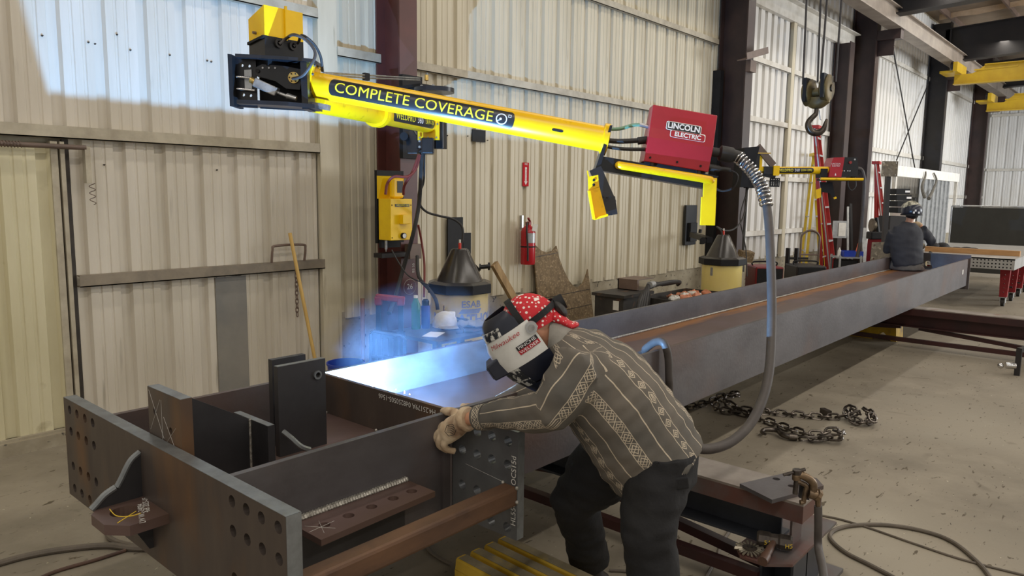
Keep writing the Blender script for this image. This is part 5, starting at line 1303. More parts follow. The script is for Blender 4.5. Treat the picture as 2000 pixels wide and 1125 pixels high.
lettering('decal_lettering', 'WELDPRO', 0.062, None, None, None, 'decal_yellow', td, sx=0.82, cuts=5, fn=lambda x, y: ftb(0.125 + x, sg2 * y))
lettering('decal_lettering', '360', 0.062, None, None, None, 'decal_white', td, sx=0.82, cuts=5, fn=lambda x, y: ftb(0.305 + x, sg2 * y))
lettering('decal_lettering', 'LRW-10ML', 0.045, None, None, None, 'decal_yellow', td, sx=0.8, cuts=4, fn=lambda x, y: ftb(0.45 + x, sg2 * y))
b = B(); b.obox(Dp(1604, 338, 0.02), (0.10, 0.2, 0.14), axes=(AISLE, CAMW, V((0, 0, 1)))); obj('tip_bracket', b, 'black', sb)
b = B(); b.bar(Dp(1602, 350, 0.02), Dp(1662, 350, 0.02), 0.26, 0.03); obj('feeder_tray', b, 'black', sb)
b = B(True); b.tube([Dp(1594, 349, 0.18), Dp(1676, 349, 0.18)], 0.022, 10); obj('handle_bar', b, 'boom_yellow', sb)
b = B(); b.prism([Dp(1600, 355, 0.05), Dp(1624, 355, 0.05), Dp(1632, 385, 0.05), Dp(1628, 385, 0.05), Dp(1620, 376, 0.05), Dp(1606, 374, 0.05), Dp(1604, 382, 0.05)], CAMW * 0.01); obj('torch_holder', b, 'black', sb)
b = B(); b.prism([Dp(1592, 370, 0.06), Dp(1602, 366, 0.06), Dp(1603, 384, 0.06), Dp(1595, 387, 0.06)], CAMW * 0.012); b.bar(Dp(1628, 386, 0.08), Dp(1632, 384, 0.08), 0.03, 0.03); obj('holder_scoop', b, 'boom_yellow', sb)

f2_ = thing('wire_feeder', 'maroon and black wire feeder with dial knob on the small boom', 'wire feeder', tuple(Dp(1640, 346, 0)))
b = B(); b.prism([Dp(1612, 345, -0.12), Dp(1615, 318, -0.12), Dp(1619, 308, -0.12), Dp(1640, 307, -0.12), Dp(1636, 345, -0.12)], CAMW * 0.26); fs_ = obj('side_cover', b, 'feeder_red', f2_)
b = B(); b.prism([Dp(1634, 344, -0.12), Dp(1636, 322, -0.12), Dp(1640, 307, -0.12), Dp(1664, 307, -0.12), Dp(1668, 325, -0.12), Dp(1668, 344, -0.12)], CAMW * 0.255); ff_ = obj('front_panel', b, 'black_gloss', f2_)
lettering('badge_lettering', 'LINCOLN', 0.032, Dp(1624, 320, 0.142), AISLE, (0, 0, 1), 'decal_white', fs_)
lettering('badge_lettering', 'ELECTRIC', 0.028, Dp(1624.5, 324, 0.142), AISLE, (0, 0, 1), 'decal_white', fs_)
b = B(); b.prism([Dp(1623, 342, 0.1405), Dp(1626, 342, 0.1405), Dp(1624.5, 337, 0.1405)], CAMW * 0.002); obj('warning_mark', b, 'decal_white', fs_)
b = B(True); b.cyl(Dp(1651, 317, 0.135), Dp(1651, 317, 0.16), 0.022, n=14); obj('dial_knob', b, 'handle_red', ff_)
for i, px in enumerate((1637, 1641, 1648, 1652)):
    b = B(True); b.cyl(Dp(px, 333, 0.135), Dp(px, 333, 0.142), 0.008, n=8); obj('panel_light', b, 'decal_white' if i else 'orange_plastic', ff_)
b = B(True); b.cyl(Dp(1660, 311, 0.135), Dp(1660, 311, 0.14), 0.014, n=10); obj('panel_badge', b, 'galvanised', ff_)
b = B(); b.bar(Dp(1660, 346, 0.08), Dp(1675, 332, 0.08), 0.06, 0.05); obj('gun_bracket', b, 'black', f2_)
cable_obj('torch_cable', [Dp(1668, 328, 0.1), Dp(1676, 330, 0.1), Dp(1681, 340, 0.1), Dp(1684, 360, 0.1), Dp(1685, 420, 0.1), Dp(1684, 470, 0.1), Dp(1680, 500, 0.1)], 0.028, 'hose_grey', 'grey torch cable dropping from the maroon and black feeder', 'cable')
cable_obj('hanging_lead', [Dp(1650, 346, 0.15), Dp(1649, 360, 0.16), Dp(1656, 370, 0.16), Dp(1664, 362, 0.16), Dp(1662, 345, 0.15)], 0.009, 'rubber', 'looped thin lead below the maroon and black feeder', 'cable')

# step ladders
def ladder(name, label, base0, top0, width_dir, w0, w1, n, m, back, tread=0.075, rail=0.07):
    """front rails from base to top with flat treads; back = foot centre of the rear rails"""
    t = thing(name, label, 'ladder', base0)
    base0, top0, wd, back = V(base0), V(top0), V(width_dir).normalized(), V(back)
    ax = (top0 - base0)
    fr = ax.cross(wd).normalized()
    for s in (-1, 1):
        b = B(); b.bar(base0 + wd * (s * w0 / 2), top0 + wd * (s * w1 / 2), 0.03, rail, up=fr); obj('front_rail', b, m, t)
        b = B(); b.bar(base0 + wd * (s * (w0 / 2 + 0.017)), top0 + wd * (s * (w1 / 2 + 0.017)), 0.006, rail * 0.35, up=fr); obj('rail_edge', b, 'aluminium', t)
        b = B(); b.bar(back + wd * (s * w0 / 2), top0 + wd * (s * w1 / 2) + V((0, 0, -0.02)), 0.03, 0.05, up=fr); obj('rear_rail', b, m, t)
    for k in range(1, n + 1):
        f = k / (n + 0.6); c = base0 + ax * f; w = w0 + (w1 - w0) * f
        b = B(); b.obox(c, (w, tread, 0.03), axes=(wd, V((-wd.y, wd.x, 0)), V((0, 0, 1)))); obj('tread', b, 'aluminium', t)
        if k <= n - 1 and k % 2 == 0:
            c = back + (top0 - back) * f; b = B(); b.bar(c - wd * (w / 2), c + wd * (w / 2), 0.02, 0.02); obj('rear_bar', b, 'aluminium', t)
    b = B(); b.obox(top0 + V((0, 0, 0.01)), (w1 + 0.08, 0.16, 0.06), axes=(wd, V((-wd.y, wd.x, 0)), V((0, 0, 1)))); obj('top_cap', b, m, t)
    return t
def gnd(p): return (p[0], p[1], 0.0)
ladder('step_ladder', 'tall red fibreglass step ladder with silver treads behind the hook', gnd((14.898, 4.725, 0.026)), (14.518, 5.144, 3.122), (0.985, 0.17, 0), 0.58, 0.34, 9, 'ladder_red', gnd((14.983, 4.928, -0.001)))
ladder('step_ladder', 'yellow fibreglass step ladder with black stripes by white wall', gnd((15.997, 5.285, -0.092)), (15.802, 5.585, 2.684), (0.85, 0.52, 0), 0.55, 0.30, 7, 'ladder_yellow', gnd((15.364, 5.550, -0.062)))
ladder('step_ladder', 'shorter red step ladder with tan top cap beyond the small feeder', gnd((18.029, 4.538, 0.058)), (18.051, 5.002, 2.592), (0.985, 0.17, 0), 0.60, 0.34, 7, 'ladder_red', gnd((18.151, 4.850, 0.022)))

# hand truck, rack posts
ht = thing('hand_truck', 'grey tubular hand truck standing in front of the ladders', 'hand truck', (13.9, 4.9, 0))
o_ = V((13.9, 4.9, 0))
b = B(True); b.tube(spline([o_ + AISLE * -0.17 + V((0, 0, 0.1)), o_ + AISLE * -0.17 + V((0, 0, 0.9)), o_ + AISLE * -0.15 + V((0, 0, 1.12)), o_ + V((0, 0, 1.2)), o_ + AISLE * 0.15 + V((0, 0, 1.12)), o_ + AISLE * 0.17 + V((0, 0, 0.9)), o_ + AISLE * 0.17 + V((0, 0, 0.1))], 5), 0.02, 8); obj('frame', b, 'purlin', ht)
for z in (0.25, 0.5, 0.75):
    b = B(True); b.cyl(o_ + AISLE * -0.17 + V((0, 0, z)), o_ + AISLE * 0.17 + V((0, 0, z)), 0.015, n=8); obj('cross_bar', b, 'purlin', ht)
for s in (-0.22, 0.22):
    b = B(True); c = o_ + AISLE * s - CAMW * 0.12 + V((0, 0, 0.12)); b.cyl(c - AISLE * 0.03, c + AISLE * 0.03, 0.12, n=16); obj('wheel', b, 'rubber', ht)
b = B(); b.obox(o_ + CAMW * 0.12 + V((0, 0, 0.02)), (0.36, 0.24, 0.012), axes=(AISLE, CAMW, V((0, 0, 1)))); obj('toe_plate', b, 'purlin', ht)
rk = thing('steel_rack', 'low black steel rack with two upright posts before the yellow ladder', 'rack', (13.2, 4.6, 0))
for (px) in ((1539, 490), (1556, 487)):
    p = V((12.861, 4.908, 0.870)) + AISLE * ((px[0] - 1539) / 111.0)
    b = B(); b.box(p.x - 0.03, p.x + 0.03, p.y - 0.03, p.y + 0.03, 0, 0.92); obj('post', b, 'black_steel', rk)
p = V((12.861, 4.908, 0.870))
for z, l in ((0.74, 0.36), (0.38, 0.36)):
    b = B(); b.bar(V((p.x, p.y, z)), V((p.x, p.y, z)) + AISLE * l, 0.04, 0.04); obj('rail', b, 'black_steel', rk)

# welding power sources
def welder(c, label, m, w=0.5):
    t = thing('welding_machine', label, 'welder', c)
    c = V(c); ax = (AISLE, CAMW, V((0, 0, 1)))
    b = B(); b.obox(c + V((0, 0, 0.38)), (w, 0.55, 0.56), axes=ax); obj('case', b, m, t, bevel=0.02)
    b = B(); b.obox(c + CAMW * 0.28 + V((0, 0, 0.38)), (w - 0.04, 0.02, 0.5), axes=ax); obj('front_panel', b, 'black', t)
    b = B(True); b.tube(spline([c + AISLE * -0.2 + V((0, 0, 0.66)), c + AISLE * -0.18 + V((0, 0, 0.72)), c + AISLE * 0.18 + V((0, 0, 0.72)), c + AISLE * 0.2 + V((0, 0, 0.66))], 4), 0.014, 8); obj('handle', b, 'black', t)
    for s in (-1, 1):
        b = B(True); q = c + AISLE * (s * (w / 2 - 0.05)) + CAMW * 0.2 + V((0, 0, 0.06)); b.cyl(q - AISLE * 0.02, q + AISLE * 0.02, 0.06, n=12); obj('wheel', b, 'rubber', t)
        b = B(True); q = c + AISLE * (s * (w / 2 - 0.05)) - CAMW * 0.2 + V((0, 0, 0.06)); b.cyl(q - AISLE * 0.02, q + AISLE * 0.02, 0.06, n=12); obj('wheel', b, 'rubber', t)
    return t
welder((12.05, 4.98, 0.0), 'dark red welding power source on wheels beside brown column', 'welder_red', 0.46)
welder((12.75, 4.55, 0.0), 'black welding power source on wheels beside the dark red one', 'black_steel', 0.5)
b = B(); b.obox((11.85, 5.05, 0.84), (0.34, 0.14, 0.2), (0, 0.15, -0.7)); 
b = B(); b.obox(V((11.016, 4.866, 0.883)), (0.22, 0.14, 0.17), (0.2, 0.1, -0.6))
jb = tag(obj('socket_box', b, 'osb', bevel=0.01), 'brown and black socket box hanging on cables beside brown column', 'electrical box')

# notice sheet board, tool cart with blue tray, leaning bars
nb_ = thing('notice_board', 'small grey clip board with white sheet on jamb column', 'notice board', (16.6, 5.35, 0.95))
b = B(); b.obox(V((16.113, 5.090, 1.151)), (0.30, 0.02, 0.36), axes=(AISLE, CAMW, V((0, 0, 1)))); obj('board', b, 'galvanised', nb_)
b = B(); b.obox(V((16.127, 5.043, 1.152)) , (0.15, 0.004, 0.28), axes=(AISLE, CAMW, V((0, 0, 1)))); obj('sheet', b, 'paper', nb_)
tc_ = thing('tool_cart', 'grey steel tool cart carrying the blue tray by jamb column', 'cart', (15.6, 4.8, 0))
ax = (AISLE, CAMW, V((0, 0, 1)))
cc = V((14.275, 4.364, 0.814)); c0_ = V((cc.x, cc.y, 0))
for z in (0.72, 0.25):
    b = B(); b.obox(c0_ + V((0, 0, z)), (0.42, 0.4, 0.025), axes=ax); obj('shelf', b, 'galvanised', tc_)
for s in (-1, 1):
    for r in (-1, 1):
        b = B(); b.obox(c0_ + AISLE * (s * 0.19) + CAMW * (r * 0.18) + V((0, 0, 0.38)), (0.03, 0.03, 0.76), axes=ax); obj('post', b, 'galvanised', tc_)
b = B(); b.obox(c0_ + V((0, 0, 0.47)), (0.32, 0.3, 0.4), axes=ax); obj('bin', b, 'black', tc_)
bt_ = thing('tool_tray', 'bright blue plastic tool tray on the grey tool cart', 'tray', tuple(c0_ + V((0, 0, 0.735))))
q = c0_ + AISLE * 0.08 + V((0, 0, 0.7335))
b = B(); b.obox(q + V((0, 0, 0.01)), (0.34, 0.26, 0.02), axes=ax)
b.obox(q + AISLE * 0.17 + V((0, 0, 0.055)), (0.015, 0.26, 0.09), axes=ax); b.obox(q - AISLE * 0.17 + V((0, 0, 0.055)), (0.015, 0.26, 0.09), axes=ax); b.obox(q + CAMW * 0.125 + V((0, 0, 0.055)), (0.34, 0.015, 0.09), axes=ax); b.obox(q - CAMW * 0.125 + V((0, 0, 0.055)), (0.34, 0.015, 0.09), axes=ax); obj('tray_shell', b, 'blue_plastic', bt_)
b = B(); b.bar(q + AISLE * 0.10 + V((0, 0, 0.025)), q + AISLE * 0.15 + V((0, 0, 0.24)), 0.03, 0.04); tag(obj('folding_rule', b, 'orange_plastic'), 'orange tool handle standing in the blue tray', 'tool')
bottle(tuple(c0_ + AISLE * -0.13 + V((0, 0, 0.733))), [(0.03, 0), (0.03, 0.1), (0.012, 0.14), (0.01, 0.16)], 'white_paint', 'spray_bottle', 'small white bottle standing beside the blue tray', 'bottle')
for i, (px0, py0, px1, py1, zc, m, lab) in enumerate(((1660, 398, 1672, 500, 15.6, 'black_steel', 'dark'), (1656, 402, 1668, 500, 15.5, 'galvanised', 'pale'), (1686, 445, 1692, 500, 15.0, 'galvanised', 'short wide grey'))):
    pass
b = B(); b.bar((17.156, 5.230, 1.681), (16.9, 5.0, 0.0), 0.05, 0.05); tag(obj('steel_bar', b, 'black_steel'), 'tall dark steel bar leaning between jamb column and next column', 'steel bar')
b = B(); b.bar((17.113, 5.266, 1.613), (16.75, 5.05, 0.0), 0.04, 0.04); tag(obj('steel_bar', b, 'galvanised'), 'tall pale steel bar leaning beside the dark one', 'steel bar')
b = B(); b.bar((16.664, 4.777, 1.181), (16.5, 4.6, 0.0), 0.10, 0.03, up=CAMW); tag(obj('steel_bar', b, 'galvanised'), 'wide grey flat bar leaning by the shorter red ladder', 'steel bar')

# stanchion posts with square base plates, lying stack
sp_t = thing('steel_stanchion', 'upside-down steel post with square bolt-holed plate on top', 'post', (13.9, 3.75, 0))
b = B()
b.plate([(-0.14, -0.135), (0.14, -0.135), (0.14, 0.135), (-0.14, 0.135)], [(-0.11, -0.105, 0.012), (0.11, -0.105, 0.012), (0.11, 0.105, 0.012), (-0.11, 0.105, 0.012)], V((14.486, 3.810, 2.332)) + CAMW * 0.04, AISLE, (0.0, 0, 1), 0.02, 10); obj('base_plate', b, 'scuffed_plate', sp_t)
b = B(); pt = V((14.486, 3.810, 2.332)); b.bar(pt + V((0, 0, 0.0)), V((pt.x - 0.02, pt.y - 0.05, 0.0)), 0.075, 0.075, up=CAMW); obj('post', b, 'black_steel', sp_t)
s2 = thing('steel_stanchion', 'short steel stanchion with mottled square plate leaning behind the girder', 'post', (13.4, 3.7, 0))
pt = V((13.922, 3.709, 0.872))
b = B(); b.plate([(-0.17, -0.18), (0.16, -0.17), (0.16, 0.18), (-0.16, 0.17)], [(-0.12, -0.12, 0.013), (0.12, -0.12, 0.013), (0.12, 0.12, 0.013), (-0.12, 0.12, 0.013)], pt + CAMW * 0.04, AISLE, (0, 0, 1), 0.02, 10); obj('base_plate', b, 'scuffed_plate', s2)
b = B(); b.bar(pt, V((pt.x, pt.y, 0)) - CAMW * 0.1, 0.09, 0.09, up=CAMW); obj('post', b, 'black_steel', s2)
bs_ = thing('bench_grinder', 'dark pedestal tool with red base behind the mottled plate', 'grinder', (13.9, 4.0, 0))
pt = V((14.906, 4.009, 1.094)); 
b = B(); b.box(pt.x - 0.14, pt.x + 0.14, pt.y - 0.14, pt.y + 0.14, 0.0, pt.z - 0.05); obj('pedestal', b, 'welder_red', bs_)
b = B(); b.obox(pt + V((0, 0, 0.02)), (0.36, 0.22, 0.14), axes=ax); obj('head', b, 'black', bs_, bevel=0.02)
b = B(True); q = V((14.968, 4.130, 1.299)); b.cyl(q - AISLE * 0.03, q + AISLE * 0.03, 0.13, n=16); obj('wheel_guard', b, 'scuffed_plate', bs_)
b = B(); b.bar(pt + V((0, 0, 0.06)), V((14.918, 4.063, 1.446)), 0.05, 0.05); obj('column', b, 'black', bs_)
bx = thing('storage_bin', 'stack of black open-front bins on a tall cabinet behind seated worker', 'bins', (16.0, 4.2, 0))
pt = V((17.016, 4.322, 1.675)); g0 = V((pt.x, pt.y, 0))
b = B(); b.obox(g0 + V((0, 0, 0.72)), (0.34, 0.5, 1.44), axes=ax); obj('cabinet', b, 'black_steel', bx)
for k in range(4):
    b = B(); b.obox(g0 + AISLE * (0.08 + 0.03 * k) + V((0, 0, 1.955 - 0.13 * k)), (0.28 + 0.02 * k, 0.4, 0.115), axes=ax); bn = obj('bin', b, 'black', bx)
    b = B(); b.obox(g0 + AISLE * (0.17 + 0.04 * k) + CAMW * 0.202 + V((0, 0, 1.955 - 0.13 * k)), (0.10, 0.004, 0.04), axes=ax); obj('bin_label', b, 'decal_white', bn)
b = B(); b.obox(V((17.690, 4.320, 1.674)) + V((0, 0, -0.9)), (0.25, 0.4, 2.0), axes=ax)
b2_ = B(); q = V((18.812, 4.538, 1.490)); b2_.box(q.x - 0.2, q.x + 0.2, q.y - 0.2, q.y + 0.2, 0.0, q.z + 0.2)
tag(obj('locker', b2_, 'white_paint', bevel=0.01), 'pale grey steel locker behind the seated worker', 'locker')

# galvanised header track with ribbed sheets, slings hanging from it
gt = thing('sheet_rack', 'white steel header beam with galvanised ribbed sheets hung beneath', 'rack', (23.5, 5.1, 0))
b = B(); b.box(19.95, 27.3, 5.06, 5.18, 2.36, 2.62); obj('header', b, 'white_paint', gt)
k = 0
x = 22.7
while x < 25.9:
    b = B(); b.box(x, x + 0.36, 5.13, 5.15, 0.02, 2.36); b.box(x + 0.36, x + 0.48, 5.09, 5.11, 0.02, 2.36); b.box(x + 0.355, x + 0.365, 5.10, 5.14, 0.02, 2.36); obj('ribbed_sheet', b, 'galvanised', gt); x += 0.5
for xx in (20.1, 27.2):
    b = B(); b.box(xx - 0.06, xx + 0.06, 5.08, 5.16, 0.0, 2.36); obj('post', b, 'girt_white', gt)
for i, (pts, lab) in enumerate((([(22.689, 5.020, 2.552), (22.634, 5.010, 2.412), (22.345, 5.000, 2.131), (22.675, 4.990, 1.858)], 'straight grey lifting sling hanging under the white header beam'), ([(23.641, 5.020, 2.538), (23.974, 5.010, 2.345), (23.599, 5.000, 2.049), (23.153, 4.990, 1.818)], 'curved grey lifting sling hanging under the white header beam'))):
    pp = spline(pts, 6)
    b = B(True); b.tube(pp, [0.018 + 0.034 * (j / len(pp)) for j in range(len(pp))], 8); tag(obj('lifting_sling', b, 'sling'), lab, 'sling')
# thin cross rods on the wall
for (p, q, lab) in ((((20.801, 5.700, 6.115)), ((24.528, 5.700, 2.616)), 'thin steel cross rod running down to the right on ribbed wall'), (((24.966, 5.660, 5.174)), ((22.282, 5.670, 2.852)), 'thin steel cross rod running down to the left on ribbed wall')):
    b = B(True); b.tube([p, q], 0.018, 6); tag(obj('brace_rod', b, 'black_steel'), lab, 'brace rod')

# perforated welding table on casters, screen behind it
wt = thing('welding_table', 'silver perforated welding table on red legs with casters', 'table', (15.5, 2.6, 0))
TX0, TX1, TY0, TY1, TZ0, TZ1 = 14.3, 18.6, 1.76, 3.55, 0.67, 0.85
holes = [(TY0 + 0.05 + 0.052 * i, TZ0 + 0.035 + 0.055 * j, 0.013) for i in range(11) for j in range(3)]
b = B(); b.plate([(TY0, TZ0), (TY1, TZ0), (TY1, TZ1), (TY0, TZ1)], [(TY0 + 0.05 + 0.0525 * i, TZ0 + 0.035 + 0.055 * j, 0.0125) for i in range(33) for j in range(3)], (TX0, 0, 0), (0, 1, 0), (0, 0, 1), 0.02, 8); obj('front_apron', b, 'table_steel', wt)
b = B(); b.box(TX0 + 0.021, TX0 + 0.03, TY0 + 0.01, TY1 - 0.01, TZ0 + 0.01, TZ1 - 0.03); obj('apron_back', b, 'black', wt)
x = TX0
while x < TX1:
    b = B(); b.box(x, x + 0.205, TY0, TY1, TZ1 - 0.02, TZ1); obj('top_slat', b, 'table_steel', wt); x += 0.22
for y in (TY0, TY1 - 0.02):
    b = B(); b.box(TX0 + 0.02, TX1, y, y + 0.02, TZ0, TZ1 - 0.02); obj('side_apron', b, 'table_steel', wt)
for x in (14.85, 15.75, 16.6, 17.5):
    for y in (1.95, 3.35):
        b = B(); b.plate([(-0.055, 0.16), (0.055, 0.16), (0.075, 0.67), (-0.075, 0.67)], [(0, 0.24 + 0.075 * k, 0.010) for k in range(5)], (x, y, 0), (0, 1, 0), (0, 0, 1), 0.09, 8); lg = obj('leg', b, 'table_leg_red', wt)
        b = B(True); b.cyl((x + 0.045, y - 0.025, 0.07), (x + 0.045, y + 0.025, 0.07), 0.07, n=18); cs = obj('caster_wheel', b, 'rubber', lg)
        b = B(); b.box(x - 0.02, x + 0.10, y - 0.04, y - 0.03, 0.06, 0.15); b.box(x - 0.02, x + 0.10, y + 0.03, y + 0.04, 0.06, 0.15); b.box(x - 0.03, x + 0.11, y - 0.05, y + 0.05, 0.15, 0.16); obj('caster_fork', b, 'galvanised', lg)
        b = B(True); b.cyl((x + 0.02, y - 0.12, 0.34), (x + 0.02, y - 0.075, 0.34), 0.012, n=8); obj('leg_pin', b, 'black', lg)
b = B(); b.bar((15.15, 3.25, TZ1 + 0.046), (15.15, 1.0 + 0.8, TZ1 + 0.046), 0.09, 0.09)
tag(obj('timber_beam', b, 'lumber'), 'long brown timber laid across the silver welding table', 'timber')
b = B(); b.box(15.7, 15.8, 2.2, 3.0, 0.34, 0.5)
scn = thing('welding_screen', 'large dark green welding screen standing behind the silver table', 'screen', (20.4, 2.0, 0))
b = B(); b.box(20.38, 20.40, -1.5, 3.87, 0.08, 1.62); obj('curtain', b, 'curtain', scn)
b = B(True); b.cyl((20.39, -1.5, 1.65), (20.39, 3.88, 1.65), 0.022, n=10); obj('top_pipe', b, 'galvanised', scn)
for y in (-1.5, 3.88):
    b = B(True); b.cyl((20.39, y, 0.0), (20.39, y, 1.65), 0.022, n=10); obj('upright', b, 'galvanised', scn)
    b = B(); b.box(20.1, 20.7, y - 0.02, y + 0.02, 0.0, 0.03); obj('foot', b, 'galvanised', scn)
for k in range(12):
    b = B(True); y = 3.7 - k * 0.42; b.tube([(20.385 + 0.028 * math.cos(a), y, 1.645 + 0.03 * math.sin(a)) for a in [2 * PI * j / 8 for j in range(8)]], 0.006, 5, closed=True); obj('hanging_ring', b, 'galvanised', scn)
# jacket and gloves on the table, grinder
b = B(True)
for i in range(6): b.sphere((15.5 + 0.12 * math.sin(i * 2.0), 3.2 - 0.13 * i, TZ1 + 0.045 + 0.03 * (i < 2)), (0.13, 0.12, 0.05 + 0.03 * (i < 2)), 12, 8)
tag(obj('leather_jacket', b, 'black'), 'dark leather welding jacket bundled on the silver welding table', 'jacket')
b = B(True); b.sphere((15.45, 3.42, TZ1 + 0.075), (0.12, 0.10, 0.075), 14, 8); tag(obj('camo_cap', b, 'scuffed_plate'), 'mottled camouflage cap lying on the welding table', 'cap')
gr = thing('angle_grinder', 'yellow angle grinder resting on the welding table edge', 'grinder', (14.941, 2.994, 0.772))
b = B(True); b.cyl((14.884, 3.067, 0.817), (14.992, 2.928, 0.728), 0.035, n=12); obj('body', b, 'grinder_yellow', gr)
b = B(True); b.cyl((14.992, 2.928, 0.728), (15.034, 2.879, 0.719), 0.045, 0.03, n=12); b.cyl((14.844, 3.119, 0.852), (14.884, 3.067, 0.817), 0.028, n=10); obj('gear_head', b, 'black', gr)

# overhead cranes
def crane(x, y0, zb, zt, ystep, label):
    t = thing('crane_girder', label, 'crane', (x, y0, zb))
    b = B()
    b.prism([(x, y0, zb), (x, -9.0, zb), (x, -9.0, zt), (x, ystep, zt), (x, ystep + 0.28, zb + 0.26), (x, y0, zb + 0.26)], (0.02, 0, 0)); obj('web', b, 'crane_yellow', t)
    b = B(); b.box(x - 0.12, x + 0.14, -9.0, y0, zb - 0.02, zb); obj('bottom_flange', b, 'crane_yellow', t)
    b = B(); b.box(x - 0.10, x + 0.12, -9.0, ystep, zt, zt + 0.02); obj('top_flange', b, 'crane_yellow', t)
    b = B(); b.box(x - 0.6, x + 0.6, 4.60, 4.70, zb + 0.27, zb + 0.52); b.box(x - 0.4, x + 0.4, 4.70, 5.06, zb + 0.27, zb + 0.33); obj('end_truck', b, 'crane_yellow', t)
    for s in (-0.45, 0.45):
        b = B(True); b.cyl((x + s, 4.70, zb + 0.44), (x + s, 4.78, zb + 0.44), 0.10, n=16); obj('truck_wheel', b, 'black_steel', t)
    b = B(); b.bar((x - 0.01, ystep + 0.25, zb + 0.34), (x - 0.01, ystep - 0.75, zb + 0.36), 0.02, 0.04); obj('conduit', b, 'crane_yellow', t)
    return t
crane(23.9, 4.77, 4.99, 5.44, 4.05, 'front yellow overhead crane girder slung under the grey runway beam')
crane(29.2, 4.80, 4.74, 5.22, 4.05, 'rear yellow overhead crane girder with trolley motor near end wall')

# hoist hook block on its ropes
hk = thing('hook_block', 'worn yellow hoist hook block with steel hook hanging on four ropes', 'hook', (8.62, 3.06, 2.55))
hc = V((8.654, 3.074, 2.986))
ax_s = V((0.88, 0.40, 0)).normalized()      # sheave axis
ax_s = (AISLE * 0.75 + CAMW * 0.66).normalized()
for s in (-1, 1):
    c = hc + ax_s * (s * 0.095) + V((0, 0, 0.035 if s > 0 else 0.0))
    b = B(True); b.lathe([(0.0, -0.05), (0.12, -0.05), (0.145, -0.035), (0.15, -0.03), (0.15, 0.03), (0.145, 0.035), (0.12, 0.05), (0.0, 0.05)], c, ax_s, 28); sv = obj('sheave_case', b, 'hook_yellow', hk)
    b = B(); sd_ = ax_s.cross(V((0, 0, 1))); b.obox(c + V((0, 0, 0.02)), (0.036, 0.31, 0.26), axes=(ax_s, sd_, V((0, 0, 1)))); obj('sheave_slot', b, 'black', sv)
    b = B(True); b.cyl(c + ax_s * 0.05, c + ax_s * 0.066, 0.04, n=8); obj('axle_nut', b, 'hook_steel', sv)
b = B(True); b.cyl(hc - ax_s * 0.1, hc + ax_s * 0.1, 0.05, n=14); obj('axle', b, 'hook_yellow', hk)
b = B(True); b.loft([hc + V((0, 0, -0.06)), hc + V((0, 0, -0.12)), hc + V((0, 0, -0.165)), hc + V((0, 0, -0.18))], [(0.15, 0.08), (0.14, 0.085), (0.08, 0.07), (0.05, 0.05)], ax_s, 20); obj('yoke', b, 'hook_yellow', hk)
hb = hc + V((0, 0, -0.18)); hx = (AISLE * 0.95 + CAMW * 0.2).normalized()
hp_ = [(0.0, 0.0), (0.0, -0.04), (-0.012, -0.07), (-0.045, -0.105), (-0.075, -0.15), (-0.078, -0.20), (-0.05, -0.25), (0.0, -0.272), (0.055, -0.262), (0.092, -0.22), (0.105, -0.17), (0.112, -0.135), (0.115, -0.115)]
rr = [0.026, 0.027, 0.028, 0.030, 0.034, 0.037, 0.039, 0.040, 0.037, 0.031, 0.024, 0.017, 0.009]
pp = spline([hb + hx * x + V((0, 0, z)) for x, z in hp_], 4)
ri = []
for i in range(len(pp)):
    j = min(i // 4, len(rr) - 2); f = (i - 4 * j) / 4; ri.append(rr[j] + (rr[j + 1] - rr[j]) * min(1, f))
b = B(True); b.tube(pp, ri, 14); obj('hook', b, 'hook_steel', hk)
b = B(True); b.tube([hb + hx * 0.03 + V((0, 0, -0.02)), hb + hx * 0.045 + V((0, 0, -0.12)), hb + hx * 0.06 + V((0, 0, -0.13))], 0.006, 6); obj('safety_latch', b, 'steel_bright', hk)
for (a, bb) in (((8.550, 3.208, 3.070), (8.701, 3.286, 4.363)), ((8.716, 3.104, 3.109), (8.858, 3.188, 4.381)), ((8.585, 3.025, 3.114), (8.756, 3.067, 4.335)), ((8.745, 2.916, 3.096), (8.916, 2.965, 4.353))):
    a, bb = V(a), V(bb); e = bb + (bb - a).normalized() * 1.4
    b = B(True); b.tube([a, e], 0.012, 8); obj('wire_rope', b, 'wire_rope', hk)

# ---------------------------------------------------------------- on the floor and on the near trestle
mat('chain_steel', srgb(112, 104, 96), srgb(66, 60, 55), rough=0.30, metal=0.75, scale=18)
mat('tool_steel', srgb(92, 84, 78), srgb(60, 54, 50), rough=0.38, metal=0.6, scale=14)
mat('bronze', srgb(140, 118, 92), srgb(92, 78, 64), rough=0.36, metal=0.7, scale=16)
mat('tool_handle', srgb(88, 62, 48), srgb(64, 46, 38), rough=0.5, scale=8)
mat('cable_grey', srgb(104, 94, 82), srgb(86, 78, 68), rough=0.6, scale=8)
mat('chock_yellow', srgb(196, 164, 52), srgb(176, 142, 40), rough=0.55, scale=5)
mat('chock_scuffed', srgb(132, 121, 94), srgb(106, 97, 78), rough=0.6, scale=9, c3=srgb(150, 130, 70), s3=7, t3=(0.58, 0.72))
mat('bristle_wire', srgb(160, 152, 136), rough=0.35, metal=0.7)

